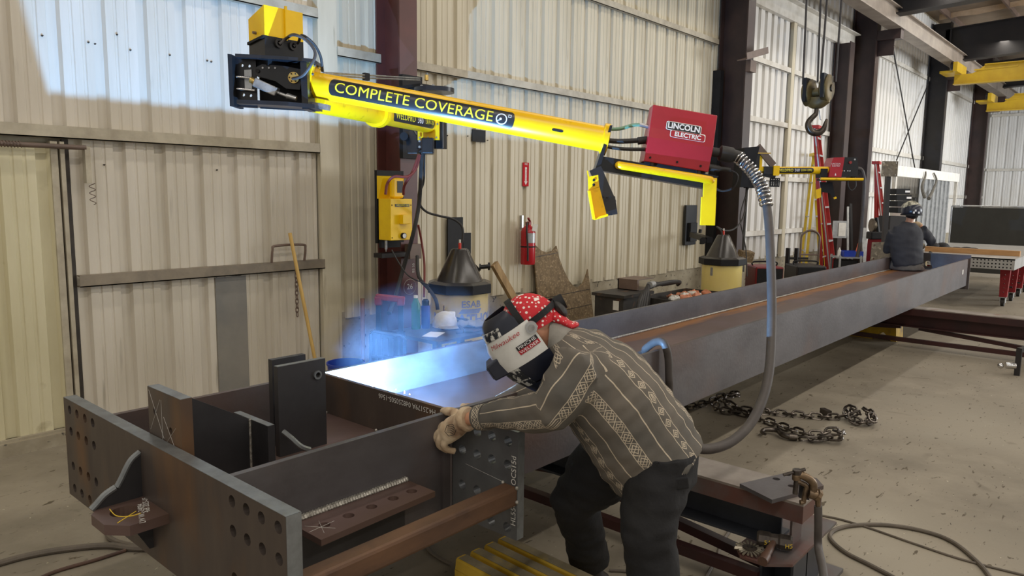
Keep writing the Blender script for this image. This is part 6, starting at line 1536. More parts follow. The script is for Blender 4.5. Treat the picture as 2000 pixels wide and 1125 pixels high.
def resample(pts, step):
    out = [V(pts[0])]; acc = 0.0
    for i in range(1, len(pts)):
        a, c = V(pts[i - 1]), V(pts[i]); L = (c - a).length
        while acc + L >= step:
            f = (step - acc) / L; a = a.lerp(c, f); out.append(a.copy()); L = (c - a).length; acc = 0.0
        acc += L
    return out
LINK = link_mesh(0.100, 0.060, 0.0092, 12)
LINK_ME = mesh_of(LINK, 'chain_link'); LINK_ME.materials.append(MATS['chain_steel'])
def chain(label, path, hook=None, seedv=1):
    rnd = random.Random(seedv)
    pts = resample(spline(path, 10), 0.068)
    t = thing('lifting_chain', label, 'chain', tuple(pts[0]))
    inv = t.matrix_basis.inverted()
    for i in range(len(pts) - 1):
        d = (pts[i + 1] - pts[i]).normalized(); c = (pts[i] + pts[i + 1]) / 2
        u = d.cross(V((0, 0, 1))).normalized(); w = u.cross(d)
        roll = (0.35 if i % 2 else -1.0) + rnd.uniform(-0.2, 0.2)
        q = u * math.cos(roll) + w * math.sin(roll); r = d.cross(q)
        m = Matrix(((d.x, q.x, r.x, c.x), (d.y, q.y, r.y, c.y), (d.z, q.z, r.z, c.z), (0, 0, 0, 1)))
        o = bpy.data.objects.new('chain_link', LINK_ME); COL.objects.link(o); o.parent = t
        o.matrix_basis = inv @ m
    return t
ZF = 0.024
def zf(p, z=ZF): return (p[0], p[1], z)
c1 = chain('heavy steel chain stretched across the floor ending in a knotted heap', [(5.45, 2.98, ZF), (5.57, 2.87, ZF), (5.72, 2.84, ZF), (5.84, 2.80, ZF + .01), (5.98, 2.80, ZF + .02), (6.06, 2.70, ZF + .05), (5.95, 2.66, ZF + .06), (5.84, 2.72, ZF + .06), (5.76, 2.62, ZF + .03), (5.79, 2.52, ZF), (5.88, 2.33, ZF), (5.95, 2.16, ZF), (6.02, 2.02, ZF), (6.11, 1.88, ZF), (6.20, 1.80, ZF + .02), (6.28, 1.84, ZF + .05), (6.22, 1.72, ZF + .05), (6.12, 1.76, ZF + .03), (6.08, 1.66, ZF + .01), (6.20, 1.60, ZF + .03), (6.26, 1.68, ZF + .07), (6.14, 1.60, ZF + .07), (6.06, 1.56, ZF + .02)], seedv=3)
c2c = chain('heavy steel chain on the floor ending in an open grab hook', [(5.70, 2.72, ZF + .02), (5.62, 2.62, ZF + .01), (5.69, 2.50, ZF), (5.66, 2.37, ZF), (5.62, 2.22, ZF), (5.57, 2.08, ZF), (5.52, 1.92, ZF), (5.53, 1.80, ZF + .01), (5.62, 1.74, ZF + .03), (5.60, 1.66, ZF + .05), (5.52, 1.64, ZF + .03), (5.48, 1.72, ZF + .02), (5.42, 1.80, ZF), (5.37, 1.90, ZF)], seedv=5)
gp = [V(p) for p in ((5.36, 1.93, 0.028), (5.35, 1.97, 0.03), (5.37, 2.02, 0.032), (5.41, 2.06, 0.036), (5.40, 2.11, 0.036), (5.36, 2.145, 0.034), (5.30, 2.14, 0.032), (5.28, 2.10, 0.03))]
pp = spline(gp, 5); b = B(True); b.tube(pp, [0.022 if i < 10 else 0.019 - 0.010 * max(0, i - 22) / 14 for i in range(len(pp))], 12); obj('grab_hook', b, 'chain_steel', c2c)
b = B(True); b.cyl((5.345, 1.95, 0.03), (5.375, 1.90, 0.03), 0.026, n=10); obj('hook_eye', b, 'chain_steel', c2c)
b = B(); b.obox((6.20, 1.97, 0.028), (0.10, 0.045, 0.045), (0, 0, 0.9)); obj('chain_tag', b, 'tool_steel', c1)

def floor_cable(name, pts, r, m, label, cat='cable'):
    b = B(True); b.tube(spline([(p[0], p[1], r) for p in pts], 8), r, 8); return tag(obj(name, b, m), label, cat)
floor_cable('floor_cable', [(0.689, 4.019, 0.000), (0.870, 4.025, -0.000), (0.994, 4.009, 0.000), (1.133, 3.950, -0.000), (1.285, 3.842, 0.000), (1.402, 3.669, 0.000), (1.75, 3.35, 0)], 0.016, 'cable_grey', 'thick grey cable on floor leaving the girder end plate', 'cable')
floor_cable('floor_cable', [(1.405, 3.675, 0.000), (1.335, 3.845, 0.000), (1.329, 3.950, 0.000), (1.367, 4.012, 0.000), (1.440, 4.022, -0.000), (1.6, 3.9, 0)], 0.014, 'cable_grey', 'grey cable loop on floor below the lug plate', 'cable')
floor_cable('floor_cable', [(1.333, 3.736, 0.000), (1.202, 3.740, 0.000), (0.997, 3.755, 0.000), (0.80, 3.66, 0)], 0.009, 'tool_handle', 'thin rusty brown cord on the floor under the end plate', 'cord')
floor_cable('floor_hose', [(3.924, 0.431, 0.000), (4.110, 0.522, 0.000), (4.299, 0.680, 0.000), (4.334, 0.833, 0.000), (4.274, 0.998, 0.000), (4.140, 1.132, 0.000), (4.003, 1.188, 0.000), (3.892, 1.168, 0.000), (3.791, 1.064, 0.000), (3.735, 0.926, 0.000), (3.685, 0.809, -0.000), (3.619, 0.695, -0.000)], 0.011, 'cable_grey', 'grey air hose in a wide loop on open concrete floor', 'hose')
floor_cable('extension_cord', [(4.161, 1.319, -0.000), (4.186, 1.214, 0.000), (4.181, 1.051, 0.000), (4.150, 0.841, 0.000), (4.126, 0.602, -0.000), (4.156, 0.329, -0.000)], 0.006, 'cable_grey', 'thin straight cord crossing under the looped grey hose', 'cord')
floor_cable('extension_cord', [(3.773, 1.618, 0.000), (3.615, 1.604, 0.000), (3.445, 1.572, 0.000), (3.275, 1.518, 0.000), (2.98, 1.45, 0)], 0.009, 'cable_grey', 'pale cord on floor running beneath the near trestle', 'cord')
floor_cable('extension_cord', [(2.433, 2.716, 0.000), (2.364, 2.628, 0.000), (2.342, 2.514, 0.000), (2.342, 2.441, 0.000)], 0.010, 'cable_grey', 'short grey cord on floor beside the yellow ribbed step', 'cord')
floor_cable('extension_cord', [(2.821, 1.846, 0.000), (2.859, 1.798, 0.000), (2.901, 1.724, 0.000), (2.976, 1.629, 0.000)], 0.008, 'cable_grey', 'pale thin cord on floor by the boots of the welder', 'cord')
# clamp lead at the right edge, dark bracket stub
hs = thing('floor_bracket', 'small dark steel stub with shiny coupler on the floor', 'bracket', (9.2, 1.0, 0))
b = B(); b.bar((9.05, 1.0, 0.0), (9.05, 1.0, 0.28), 0.05, 0.05, up=(1, 0, 0)); b.bar((9.03, 1.0, 0.27), (9.5, 0.85, 0.29), 0.05, 0.04); obj('stub', b, 'black_steel', hs)
b = B(True); b.cyl((9.0, 1.10, 0.10), (9.04, 1.02, 0.10), 0.035, n=10); b.sphere((8.98, 1.14, 0.09), 0.03, 10, 6); obj('coupler', b, 'chrome', hs)

# yellow ribbed step block beneath the girder
ck = thing('ribbed_step', 'yellow plastic step block with four scuffed dark ribs at the boots', 'step', (2.28, 1.75, 0))
cu_, cz = 0.0, 0.21
ckM = Matrix.Translation((2.13, 2.20, 0)) @ Matrix.Rotation(-0.05, 4, 'Z')
def ckp(x, y, z): return ckM @ V((x, y, z))
b = B(); b.hexa([ckp(0, 0, 0), ckp(0.335, 0, 0), ckp(0.335, -0.58, 0), ckp(0, -0.58, 0), ckp(0.0, 0, 0.155), ckp(0.335, 0, 0.155), ckp(0.335, -0.58, 0.155), ckp(0.0, -0.58, 0.155)]); obj('base', b, 'chock_yellow', ck)
for k in range(4):
    x0 = 0.0 + k * 0.086; x1 = x0 + 0.066
    b = B(); b.prism([ckp(x0, 0.0, 0.155), ckp(x1 + 0.006, 0.0, 0.155), ckp(x1, 0.0, 0.20), ckp(x1 - 0.008, 0.0, 0.207), ckp(x0 + 0.014, 0.0, 0.207), ckp(x0 + 0.006, 0.0, 0.20)], ckM.to_3x3() @ V((0, -0.58, 0))); rb_ = obj('rib', b, 'chock_yellow', ck, bevel=0.003)
    b = B(); b.hexa([ckp(x0 + 0.012, -0.012, 0.2068), ckp(x1 - 0.006, -0.012, 0.2068), ckp(x1 - 0.006, -0.57, 0.2068), ckp(x0 + 0.012, -0.57, 0.2068), ckp(x0 + 0.012, -0.012, 0.2085), ckp(x1 - 0.006, -0.012, 0.2085), ckp(x1 - 0.006, -0.57, 0.2085), ckp(x0 + 0.012, -0.57, 0.2085)]); obj('scuffed_pad', b, 'chock_scuffed', rb_)

# gusset plate clamped on the near trestle
b = B()
gp2 = [(3.09, 1.335), (3.015, 1.155), (3.33, 1.045), (3.40, 1.10), (3.385, 1.225)]
b.plate(gp2, [(3.26, 1.235, 0.017), (3.345, 1.215, 0.014), (3.225, 1.15, 0.017)], (0, 0, 0.4895), (1, 0, 0), (0, 1, 0), 0.018, 16)
tag(obj('gusset_plate', b, 'mill_steel'), 'dark five-sided gusset plate with three holes on the near trestle', 'steel plate')
cp_ = thing('ground_clamp', 'bronze ground clamp with T-handle screwed to near trestle cap', 'clamp', (3.15, 1.0, 0.45))
S = 0.0019
o3 = V((2.923, 1.013, 0.679))
def C3(px, py, c=0.0): return o3 + AISLE * ((px - 1562) * 0.00208) + V((0, 0, (930 - py) * 0.0021)) + CAMW * c
b = B(True); b.tube(spline([C3(1556, 937), C3(1556, 928), C3(1566, 928), C3(1578, 934), C3(1588, 943), C3(1590, 955), C3(1588, 966)], 4), 0.017, 10); b.tube(spline([C3(1557, 940), C3(1566, 944), C3(1576, 950), C3(1575, 962), C3(1573, 975), C3(1573, 982), C3(1566, 983)], 4), 0.010, 8); obj('frame', b, 'bronze', cp_)
b = B(True); b.cyl(C3(1557, 920), C3(1555, 966), 0.0105, n=10); obj('screw', b, 'tool_steel', cp_)
b = B(True); b.cyl(C3(1556, 917), C3(1557, 926), 0.019, n=8); b.cyl(C3(1530, 928), C3(1572, 916), 0.007, n=8); obj('tee_handle', b, 'tool_steel', cp_)
b = B(True); b.cyl(C3(1580, 964), C3(1597, 968), 0.021, n=12); b.cyl(C3(1596, 966), C3(1602, 970), 0.026, n=8); obj('lug_boss', b, 'bronze', cp_)
b = B(True); b.tube([C3(1600, 972), C3(1601, 985), C3(1602, 992)], 0.011, 8); obj('cable_lug', b, 'bronze', cp_)
b = B(); b.box(3.335, 3.35, 1.0, 1.12, 0.33, 0.478); 
b = B(); b.prism([C3(1570, 980, -0.03), C3(1590, 985, -0.03), C3(1592, 955, -0.03), C3(1570, 950, -0.03)], -CAMW * 0.012); obj('jaw_plate', b, 'mill_dark', cp_)
b = B(True); b.tube(spline([C3(1602, 990), C3(1605, 1030), C3(1608, 1075), V((2.824, 0.863, 0.344)), V((2.761, 0.842, 0.263))], 6), 0.0165, 10)
tag(obj('ground_cable', b, 'hose_grey'), 'dark grey ground cable hanging down from the bronze clamp', 'cable')
hm = thing('sledge_hammer', 'short-handled steel hammer with yellow chalk marks on trestle shelf', 'hammer', (3.1, 1.2, 0.25))
h0 = V((3.075, 1.235, 0.288)); h1 = V((3.125, 1.095, 0.288)); hd = (h1 - h0).normalized()
b = B(); sd_ = hd.cross(V((0, 0, 1)))
oc = []
b2 = B()
for (l, r) in ((0.0, 0.030), (0.008, 0.036), (0.05, 0.036), (0.06, 0.031), (0.088, 0.031), (0.098, 0.036), (0.14, 0.036), (0.149, 0.030)):
    oc.append((l, r))
b.lathe([(r, l) for l, r in oc], h0, hd, 8); hh = obj('head', b, 'tool_steel', hm)
lettering('chalk_mark', '54', 0.028, h0 + hd * 0.03 + CAMW * 0.037, AISLE, (0, 0, 1), 'chalk_yellow', hh)
lettering('chalk_mark', 'H5', 0.028, h0 + hd * 0.12 + CAMW * 0.037, AISLE, (0, 0, 1), 'chalk_yellow', hh)
hm0 = (h0 + h1) / 2; he = V((2.90, 1.135, 0.276))
b = B(True); b.tube(spline([hm0, hm0.lerp(he, 0.3), hm0.lerp(he, 0.6), hm0.lerp(he, 0.85), he], 4), [0.014] * 5 + [0.017] * 5 + [0.021] * 7, 12); obj('handle', b, 'tool_handle', hm)
wb = thing('wire_brush', 'worn twisted wire wheel brush lying on the trestle shelf', 'wire brush', (3.04, 1.25, 0.25))
wc = V((3.0, 1.235, 0.262))
b = B(True); b.lathe([(0.012, -0.006), (0.030, -0.008), (0.032, 0.008), (0.014, 0.010), (0.012, -0.006)], wc, (0.1, 0.0, 1), 18); obj('hub', b, 'tool_steel', wb)
for k in range(22):
    a = 2 * PI * k / 22; d_ = V((math.cos(a), math.sin(a), 0.05 * math.sin(3 * a)))
    b = B(); b.cyl(wc + d_ * 0.028, wc + d_ * (0.056 + 0.006 * ((k * 7) % 3)), 0.004, 0.0055, n=5); obj('wire_tuft', b, 'bristle_wire', wb)
b = B(True); b.cyl((3.012, 1.185, 0.262), (3.028, 1.17, 0.264), 0.011, n=8); tag(obj('hex_nut', b, 'tool_steel'), 'small dark nut lying beside the wire wheel', 'nut')

# ---------------------------------------------------------------- people
mat('skin', srgb(196, 146, 116), srgb(180, 128, 100), rough=0.55, scale=12)
mat('trouser_black', srgb(21, 21, 24), srgb(15, 15, 18), rough=0.85, scale=6, bump=0.5, bscale=60, c3=srgb(32, 31, 30), s3=4, t3=(0.52, 0.75))
mat('boot_dark', srgb(46, 38, 32), srgb(34, 30, 27), rough=0.6, scale=8)
mat('glove_tan', srgb(206, 186, 156), srgb(176, 150, 120), rough=0.85, scale=14, bump=0.4, c3=srgb(120, 88, 66), s3=9, t3=(0.55, 0.72))
mat('hood_white', srgb(226, 226, 222), srgb(206, 206, 200), rough=0.3, scale=7)
mat('hood_navy', srgb(26, 30, 44), srgb(38, 42, 56), rough=0.3, scale=5)
mat('hood_print', srgb(214, 214, 208), srgb(40, 44, 52), rough=0.35, scale=34, thr=(0.46, 0.5))
mat('lens_dark', srgb(14, 18, 24), rough=0.08, spec=0.8)
mat('jacket_grey', srgb(58, 58, 62), srgb(48, 48, 52), rough=0.85, scale=4, bump=0.4, bscale=40)
mat('work_khaki', srgb(150, 132, 96), srgb(128, 112, 82), rough=0.85, scale=8)
mat('trouser_taupe', srgb(104, 98, 90), srgb(88, 82, 76), rough=0.85, scale=8)
mat('boot_sole', srgb(116, 100, 90), srgb(96, 84, 76), rough=0.8, scale=10)
mat('camo', srgb(198, 192, 168), srgb(84, 80, 66), rough=0.6, scale=16, thr=(0.44, 0.56))
mat('hair', srgb(40, 32, 28), srgb(28, 23, 21), rough=0.7, scale=30)

def dotted_red():
    m = bpy.data.materials.new('cap_red_dots'); m.use_nodes = True; MATS['cap_red_dots'] = m
    nt = m.node_tree; N, L = nt.nodes, nt.links; bs = N['Principled BSDF']; bs.inputs['Roughness'].default_value = 0.8
    tc = N.new('ShaderNodeTexCoord'); vo = N.new('ShaderNodeTexVoronoi'); vo.inputs['Scale'].default_value = 62; vo.inputs['Randomness'].default_value = 0.35
    L.new(tc.outputs['Object'], vo.inputs['Vector'])
    mr = N.new('ShaderNodeMapRange'); mr.inputs['From Min'].default_value = 0.27; mr.inputs['From Max'].default_value = 0.33; mr.inputs['To Min'].default_value = 1; mr.inputs['To Max'].default_value = 0
    L.new(vo.outputs['Distance'], mr.inputs['Value'])
    v2 = N.new('ShaderNodeTexNoise'); v2.inputs['Scale'].default_value = 16; L.new(tc.outputs['Object'], v2.inputs['Vector'])
    m2 = N.new('ShaderNodeMapRange'); m2.inputs['From Min'].default_value = 0.64; m2.inputs['From Max'].default_value = 0.66; L.new(v2.outputs['Fac'], m2.inputs['Value'])
    mx = N.new('ShaderNodeMath'); mx.operation = 'MAXIMUM'; L.new(mr.outputs[0], mx.inputs[0]); L.new(m2.outputs[0], mx.inputs[1])
    mi = N.new('ShaderNodeMix'); mi.data_type = 'RGBA'; L.new(mx.outputs[0], mi.inputs['Factor'])
    mi.inputs['A'].default_value = (*srgb(190, 34, 44), 1); mi.inputs['B'].default_value = (*srgb(232, 222, 214), 1)
    L.new(mi.outputs['Result'], bs.inputs['Base Color'])
dotted_red()

def shirt_material():
    """woven stripes: thin cream lines alternating with bands of diamonds, laid out in cloth coordinates"""
    m = bpy.data.materials.new('shirt_woven'); m.use_nodes = True; MATS['shirt_woven'] = m
    nt = m.node_tree; N, L = nt.nodes, nt.links; bs = N['Principled BSDF']; bs.inputs['Roughness'].default_value = 0.9; bs.inputs['Specular IOR Level'].default_value = 0.2
    uv = N.new('ShaderNodeUVMap'); uv.uv_map = 'cloth'
    sp = N.new('ShaderNodeSeparateXYZ'); L.new(uv.outputs[0], sp.inputs[0])
    def M(op, a, b=None, c=None):
        n = N.new('ShaderNodeMath'); n.operation = op
        for i, x in enumerate((a, b, c)):
            if x is None: continue
            if isinstance(x, (int, float)): n.inputs[i].default_value = x
            else: L.new(x, n.inputs[i])
        return n.outputs[0]
    def near(x, c, w): return M('LESS_THAN', M('ABSOLUTE', M('SUBTRACT', x, c)), w)
    u, v = sp.outputs['X'], sp.outputs['Y']
    nz = N.new('ShaderNodeTexNoise'); nz.inputs['Scale'].default_value = 14; L.new(uv.outputs[0], nz.inputs['Vector'])
    u = M('ADD', u, M('MULTIPLY', M('SUBTRACT', nz.outputs['Fac'], 0.5), 0.006))
    per = 0.150
    t = M('SUBTRACT', M('FLOORED_MODULO', u, per), per / 2)          # -per/2 .. per/2, band at 0
    at_ = M('ABSOLUTE', t)
    line = near(at_, per / 2, 0.0022)                                   # thin line half way between bands
    edge = near(at_, 0.0175, 0.0013)
    p = 0.052
    w = M('ABSOLUTE', M('SUBTRACT', M('FLOORED_MODULO', v, p), p / 2))   # 0 .. p/2
    d = M('ADD', M('DIVIDE', at_, 0.0150), M('DIVIDE', w, 0.0185))
    dia = M('MAXIMUM', near(d, 0.92, 0.13), near(d, 0.38, 0.14))
    p2 = 0.026
    w2 = M('ABSOLUTE', M('SUBTRACT', M('FLOORED_MODULO', v, p2), p2 / 2))
    zig = near(M('ADD', M('DIVIDE', at_, 0.016), M('DIVIDE', w2, 0.013)), 1.0, 0.13)
    big = M('GREATER_THAN', M('FLOORED_MODULO', M('DIVIDE', u, per), 2.0), 1.0)
    pat = M('ADD', M('MULTIPLY', dia, big), M('MULTIPLY', M('MAXIMUM', zig, near(d, 0.92, 0.13)), M('SUBTRACT', 1.0, big)))
    band = M('MULTIPLY', M('LESS_THAN', at_, 0.0165), pat)
    mask = M('MINIMUM', M('ADD', M('ADD', line, edge), band), 1.0)
    tc = N.new('ShaderNodeTexCoord')
    n2 = N.new('ShaderNodeTexNoise'); n2.inputs['Scale'].default_value = 5; n2.inputs['Detail'].default_value = 6; L.new(tc.outputs['Object'], n2.inputs['Vector'])
    rp = N.new('ShaderNodeValToRGB'); rp.color_ramp.elements[0].position = 0.35; rp.color_ramp.elements[1].position = 0.7
    rp.color_ramp.elements[0].color = (*srgb(92, 89, 84), 1); rp.color_ramp.elements[1].color = (*srgb(109, 102, 93), 1); L.new(n2.outputs['Fac'], rp.inputs['Fac'])
    mi = N.new('ShaderNodeMix'); mi.data_type = 'RGBA'; L.new(M('MULTIPLY', mask, 0.85), mi.inputs['Factor']); L.new(rp.outputs['Color'], mi.inputs['A']); mi.inputs['B'].default_value = (*srgb(200, 186, 164), 1)
    L.new(mi.outputs['Result'], bs.inputs['Base Color'])
    nb = N.new('ShaderNodeTexNoise'); nb.inputs['Scale'].default_value = 55; L.new(tc.outputs['Object'], nb.inputs['Vector'])
    bp = N.new('ShaderNodeBump'); bp.inputs['Strength'].default_value = 0.3; bp.inputs['Distance'].default_value = 0.003; L.new(nb.outputs['Fac'], bp.inputs['Height']); L.new(bp.outputs[0], bs.inputs['Normal'])
shirt_material()

def organic(name, b, m, parent, voxel=0.012, smooth=6, disp=None, cut=None):
    """fuse closed lofts into one continuous skin"""
    me = mesh_of(b, 'tmp'); recalc(me)
    o = bpy.data.objects.new('tmp', me); COL.objects.link(o)
    r = o.modifiers.new('r', 'REMESH'); r.mode = 'VOXEL'; r.voxel_size = voxel
    if smooth:
        s = o.modifiers.new('s', 'SMOOTH'); s.factor = 0.5; s.iterations = smooth
    dg = bpy.context.evaluated_depsgraph_get(); dg.update()
    out = bpy.data.meshes.new_from_object(o.evaluated_get(dg))
    COL.objects.unlink(o); bpy.data.objects.remove(o); bpy.data.meshes.remove(me)
    bm = bmesh.new(); bm.from_mesh(out)
    if cut:
        for (co, no) in cut:
            bmesh.ops.bisect_plane(bm, geom=list(bm.verts) + list(bm.edges) + list(bm.faces), plane_co=co, plane_no=no, clear_outer=True)
    if disp:
        bm.normal_update()
        for v in bm.verts: v.co += v.normal * disp(v.co)
    inv = rootmat(parent).inverted()
    world_co = [v.co.copy() for v in bm.verts]
    for v in bm.verts: v.co = inv @ v.co
    bm.to_mesh(out); bm.free()
    out.name = name
    out.materials.clear(); out.materials.append(MATS[m])
    out.polygons.foreach_set('use_smooth', [True] * len(out.polygons))
    ob = bpy.data.objects.new(name, out); COL.objects.link(ob); ob.parent = parent
    return ob, world_co

def cloth_uv(ob, wco, chains):
    """chains: list of (axis points, reference dir, radius, scale); picks nearest chain per face"""
    me = ob.data
    uvl = me.uv_layers.new(name='cloth')
    def proj(p, ch):
        pts, ref, R = ch
        best = None; s0 = 0
        for i in range(len(pts) - 1):
            a, c = pts[i], pts[i + 1]; d = c - a; L = d.length; t = max(-0.6 if i == 0 else 0, min(1.6 if i == len(pts) - 2 else 1, (p - a).dot(d) / (L * L)))
            q = a + d * t; e = (p - q).length
            if best is None or e < best[0]: best = (e, s0 + t * L, q, d / L)
            s0 += L
        e, s, q, d = best
        r = (ref - d * ref.dot(d)).normalized(); w = d.cross(r); x = p - q
        return e, s, math.atan2(x.dot(w), x.dot(r)) * R
    for poly in me.polygons:
        c = V((0, 0, 0))
        for vi in poly.vertices: c += wco[vi]
        c /= len(poly.vertices)
        k = min(range(len(chains)), key=lambda j: proj(c, chains[j])[0] / chains[j][2])
        base = None
        for li in poly.loop_indices:
            e, s, u = proj(wco[me.loops[li].vertex_index], chains[k])
            if base is None: base = u
            R = chains[k][2]
            if u - base > PI * R: u -= 2 * PI * R
            if base - u > PI * R: u += 2 * PI * R
            uvl.data[li].uv = (u + 0.4 + 0.15 * 2 * 5, s)

def wrinkle(amp, fx, fy, fz):
    return lambda p: amp * (mnoise.noise(V((p.x * fx, p.y * fy, p.z * fz))) + 0.5 * mnoise.noise(V((p.x * fx * 2.3, p.y * fy * 2.3, p.z * fz * 2.3 + 5))))

# ---- the welder bending over the girder
SV = V((-0.75, -0.66, 0)).normalized()            # toward his left
hipC = V((2.381, 1.380, 0.821)); waist = V((2.336, 1.433, 0.912)); mid_ = V((2.291, 1.488, 1.015)); chest = V((2.234, 1.557, 1.116)); shl = V((2.184, 1.613, 1.194)); nck = V((2.151, 1.662, 1.251)); headC = V((2.089, 1.742, 1.303))
lsh = V((2.044, 1.495, 1.184)); lel = V((1.989, 1.562, 1.045)); lwr = V((1.982, 1.944, 0.932))
rsh = V((2.311, 1.748, 1.138)); rel = V((2.64, 2.0, 0.975)); rwr = V((2.44, 2.28, 0.80))
lhip = V((2.322, 1.323, 0.817)); lkn = V((2.210, 1.286, 0.599)); lan = V((lkn.x + 0.05, lkn.y - 0.06, 0.10))
rhip = V((2.407, 1.580, 0.748)); rkn = V((2.401, 1.756, 0.519)); ran = V((2.611, 1.815, 0.166))
man = thing('person', 'welder in woven striped shirt, red dotted cap and hood leaning over girder', 'person', (2.45, 1.45, 0))
# body
b = B()
b.loft([hipC, waist, mid_, chest, shl, nck], [(0.17, 0.14), (0.17, 0.15), (0.18, 0.15), (0.19, 0.14), (0.17, 0.10), (0.06, 0.06)], SV, 20)
b.loft([nck - (headC - nck) * 0.4, nck, headC], [0.066, 0.062, 0.06], SV, 14)
Fh = (-AISLE * 0.80 + V((0, 0, -0.58)) + CAMW * 0.06).normalized()
Uh = (-AISLE * 0.55 + V((0, 0, 0.84))); Uh = (Uh - Fh * Uh.dot(Fh)).normalized(); Rh = Fh.cross(Uh)
HM = Matrix((Rh, Fh, Uh)).transposed()           # head frame: x right, y forward, z up
def H(x, y, z): return headC + Rh * x + Fh * y + Uh * z
b.sphere(headC, (0.076, 0.098, 0.115), 20, 14, HM)
b.sphere(H(0, 0.03, -0.075), (0.055, 0.07, 0.055), 16, 10, HM)
b.sphere(H(0, 0.105, -0.02), (0.014, 0.018, 0.026), 10, 8, HM)
for s in (-1, 1): b.sphere(H(s * 0.078, -0.005, -0.01), (0.012, 0.02, 0.032), 10, 8, HM)
for (a, e, w, r) in ((lsh, lel, lwr, 0), (rsh, rel, rwr, 0)):
    b.loft([a.lerp(chest, 0.3), a, a.lerp(e, 0.5), e, e.lerp(w, 0.4), w, w + (w - e).normalized() * 0.03], [0.06, 0.06, 0.055, 0.045, 0.042, 0.031, 0.03], SV, 14)
for (h, k, a) in ((lhip, lkn, lan), (rhip, rkn, ran)):
    b.loft([h, h.lerp(k, 0.5), k, k.lerp(a, 0.4), a], [0.09, 0.08, 0.06, 0.058, 0.04], AISLE, 14)
organic('body', b, 'skin', man, 0.012, 4)
# shirt
b = B()
ax_t = (waist - hipC).normalized()
hem = hipC - ax_t * 0.05
b.loft([hem, hipC, waist, mid_, chest, shl, nck + (nck - shl) * 0.15], [(0.215, 0.195), (0.215, 0.20), (0.215, 0.205), (0.225, 0.195), (0.235, 0.178), (0.215, 0.135), (0.085, 0.078)], SV, 28)
front_tail = V((2.215, 1.441, 0.796))
b.loft([V((2.294, 1.463, 0.899)), V((2.248, 1.442, 0.836)), front_tail, V((2.188, 1.435, 0.764))], [(0.16, 0.09), (0.14, 0.075), (0.10, 0.045), (0.05, 0.02)], SV, 18)
b.loft([lsh.lerp(chest, 0.35), lsh, lsh.lerp(lel, 0.5), lel, lel.lerp(lwr, 0.25), lel.lerp(lwr, 0.6), lel.lerp(lwr, 0.93)], [(0.10, 0.11), (0.10, 0.105), (0.093, 0.098), (0.080, 0.082), (0.074, 0.074), (0.060, 0.058), (0.047, 0.046)], SV, 20)
b.loft([rsh.lerp(chest, 0.35), rsh, rsh.lerp(rel, 0.5), rel, rel.lerp(rwr, 0.5), rel.lerp(rwr, 0.9)], [0.10, 0.10, 0.09, 0.075, 0.06, 0.05], SV, 18)
def shirt_disp(p):
    q = (p - hipC); s = q.dot(ax_t); return 0.009 * mnoise.noise(V((p.x * 7, p.y * 7, p.z * 9))) + 0.006 * mnoise.noise(V((s * 30, p.x * 6, p.z * 7))) + 0.005 * mnoise.noise(p * 19)
shirt, wco = organic('shirt', b, 'shirt_woven', man, 0.011, 5, shirt_disp)
cloth_uv(shirt, wco, [([hem, hipC, waist, mid_, chest, shl, nck], CAMW, 0.20), ([lsh, lel, lwr], CAMW, 0.075), ([rsh, rel, rwr], CAMW, 0.075)])
b = B(True); wd_ = (lwr - lel).normalized(); cf = lel.lerp(lwr, 0.80); b.lathe([(0.052, 0.0), (0.049, 0.055), (0.045, 0.058), (0.044, 0.0)], cf, wd_, 22); cuff = obj('cuff', b, 'shirt_woven', man)
uvl = cuff.data.uv_layers.new(name='cloth')
for lp in cuff.data.loops:
    p = man.matrix_basis @ cuff.data.vertices[lp.vertex_index].co - cf; u_, w_, d_ = frame(wd_); uvl.data[lp.index].uv = (p.dot(d_) + 0.35, math.atan2(p.dot(w_), p.dot(u_)) * 0.05)
b = B(True); b.loft([nck + (nck - shl) * 0.05, nck + (nck - shl).normalized() * 0.03, nck + (headC - nck).normalized() * 0.05], [(0.088, 0.08), (0.085, 0.078), (0.078, 0.072)], SV, 20, caps=False); collar = obj('collar', b, 'cloth_grey', man)
# trousers
b = B()
b.loft([hipC + ax_t * 0.10, hipC, hipC - V((0, 0, 0.10)) + (lhip - hipC) * 0.2], [(0.195, 0.18), (0.20, 0.185), (0.185, 0.16)], SV, 22)
b.loft([lhip + V((0, 0, 0.06)), lhip, lhip.lerp(lkn, 0.35), lhip.lerp(lkn, 0.7), lkn, lkn.lerp(lan, 0.3), lkn.lerp(lan, 0.7), lan + V((0, 0, -0.03))], [(0.14, 0.15), (0.138, 0.148), (0.125, 0.132), (0.108, 0.112), (0.098, 0.102), (0.097, 0.098), (0.088, 0.088), (0.09, 0.085)], AISLE, 20)
b.loft([rhip + V((0, 0, 0.05)), rhip, rhip.lerp(rkn, 0.35), rhip.lerp(rkn, 0.7), rkn, rkn.lerp(ran, 0.3), rkn.lerp(ran, 0.7), ran + V((0, 0, -0.02))], [(0.14, 0.14), (0.14, 0.142), (0.135, 0.135), (0.115, 0.115), (0.102, 0.105), (0.095, 0.098), (0.092, 0.092), (0.09, 0.09)], AISLE, 20)
tr, _ = organic('trousers', b, 'trouser_black', man, 0.012, 5, lambda p: 0.010 * mnoise.noise(V((p.x * 6, p.y * 6, p.z * 16))) + 0.006 * mnoise.noise(V((p.x * 17, p.y * 17, p.z * 30))))
for (px, py, zc_, w, h) in ((1328, 945, 2.60, 0.075, 0.035),):
    c = V((2.246, 1.200, 0.795)); b = B(); b.obox(c, (0.085, 0.012, 0.045), axes=((AISLE + V((0, 0, 0.15))).normalized(), CAMW, V((-0.10, 0.11, 1)).normalized())); obj('cargo_pocket_flap', b, 'trouser_black', man, bevel=0.006)
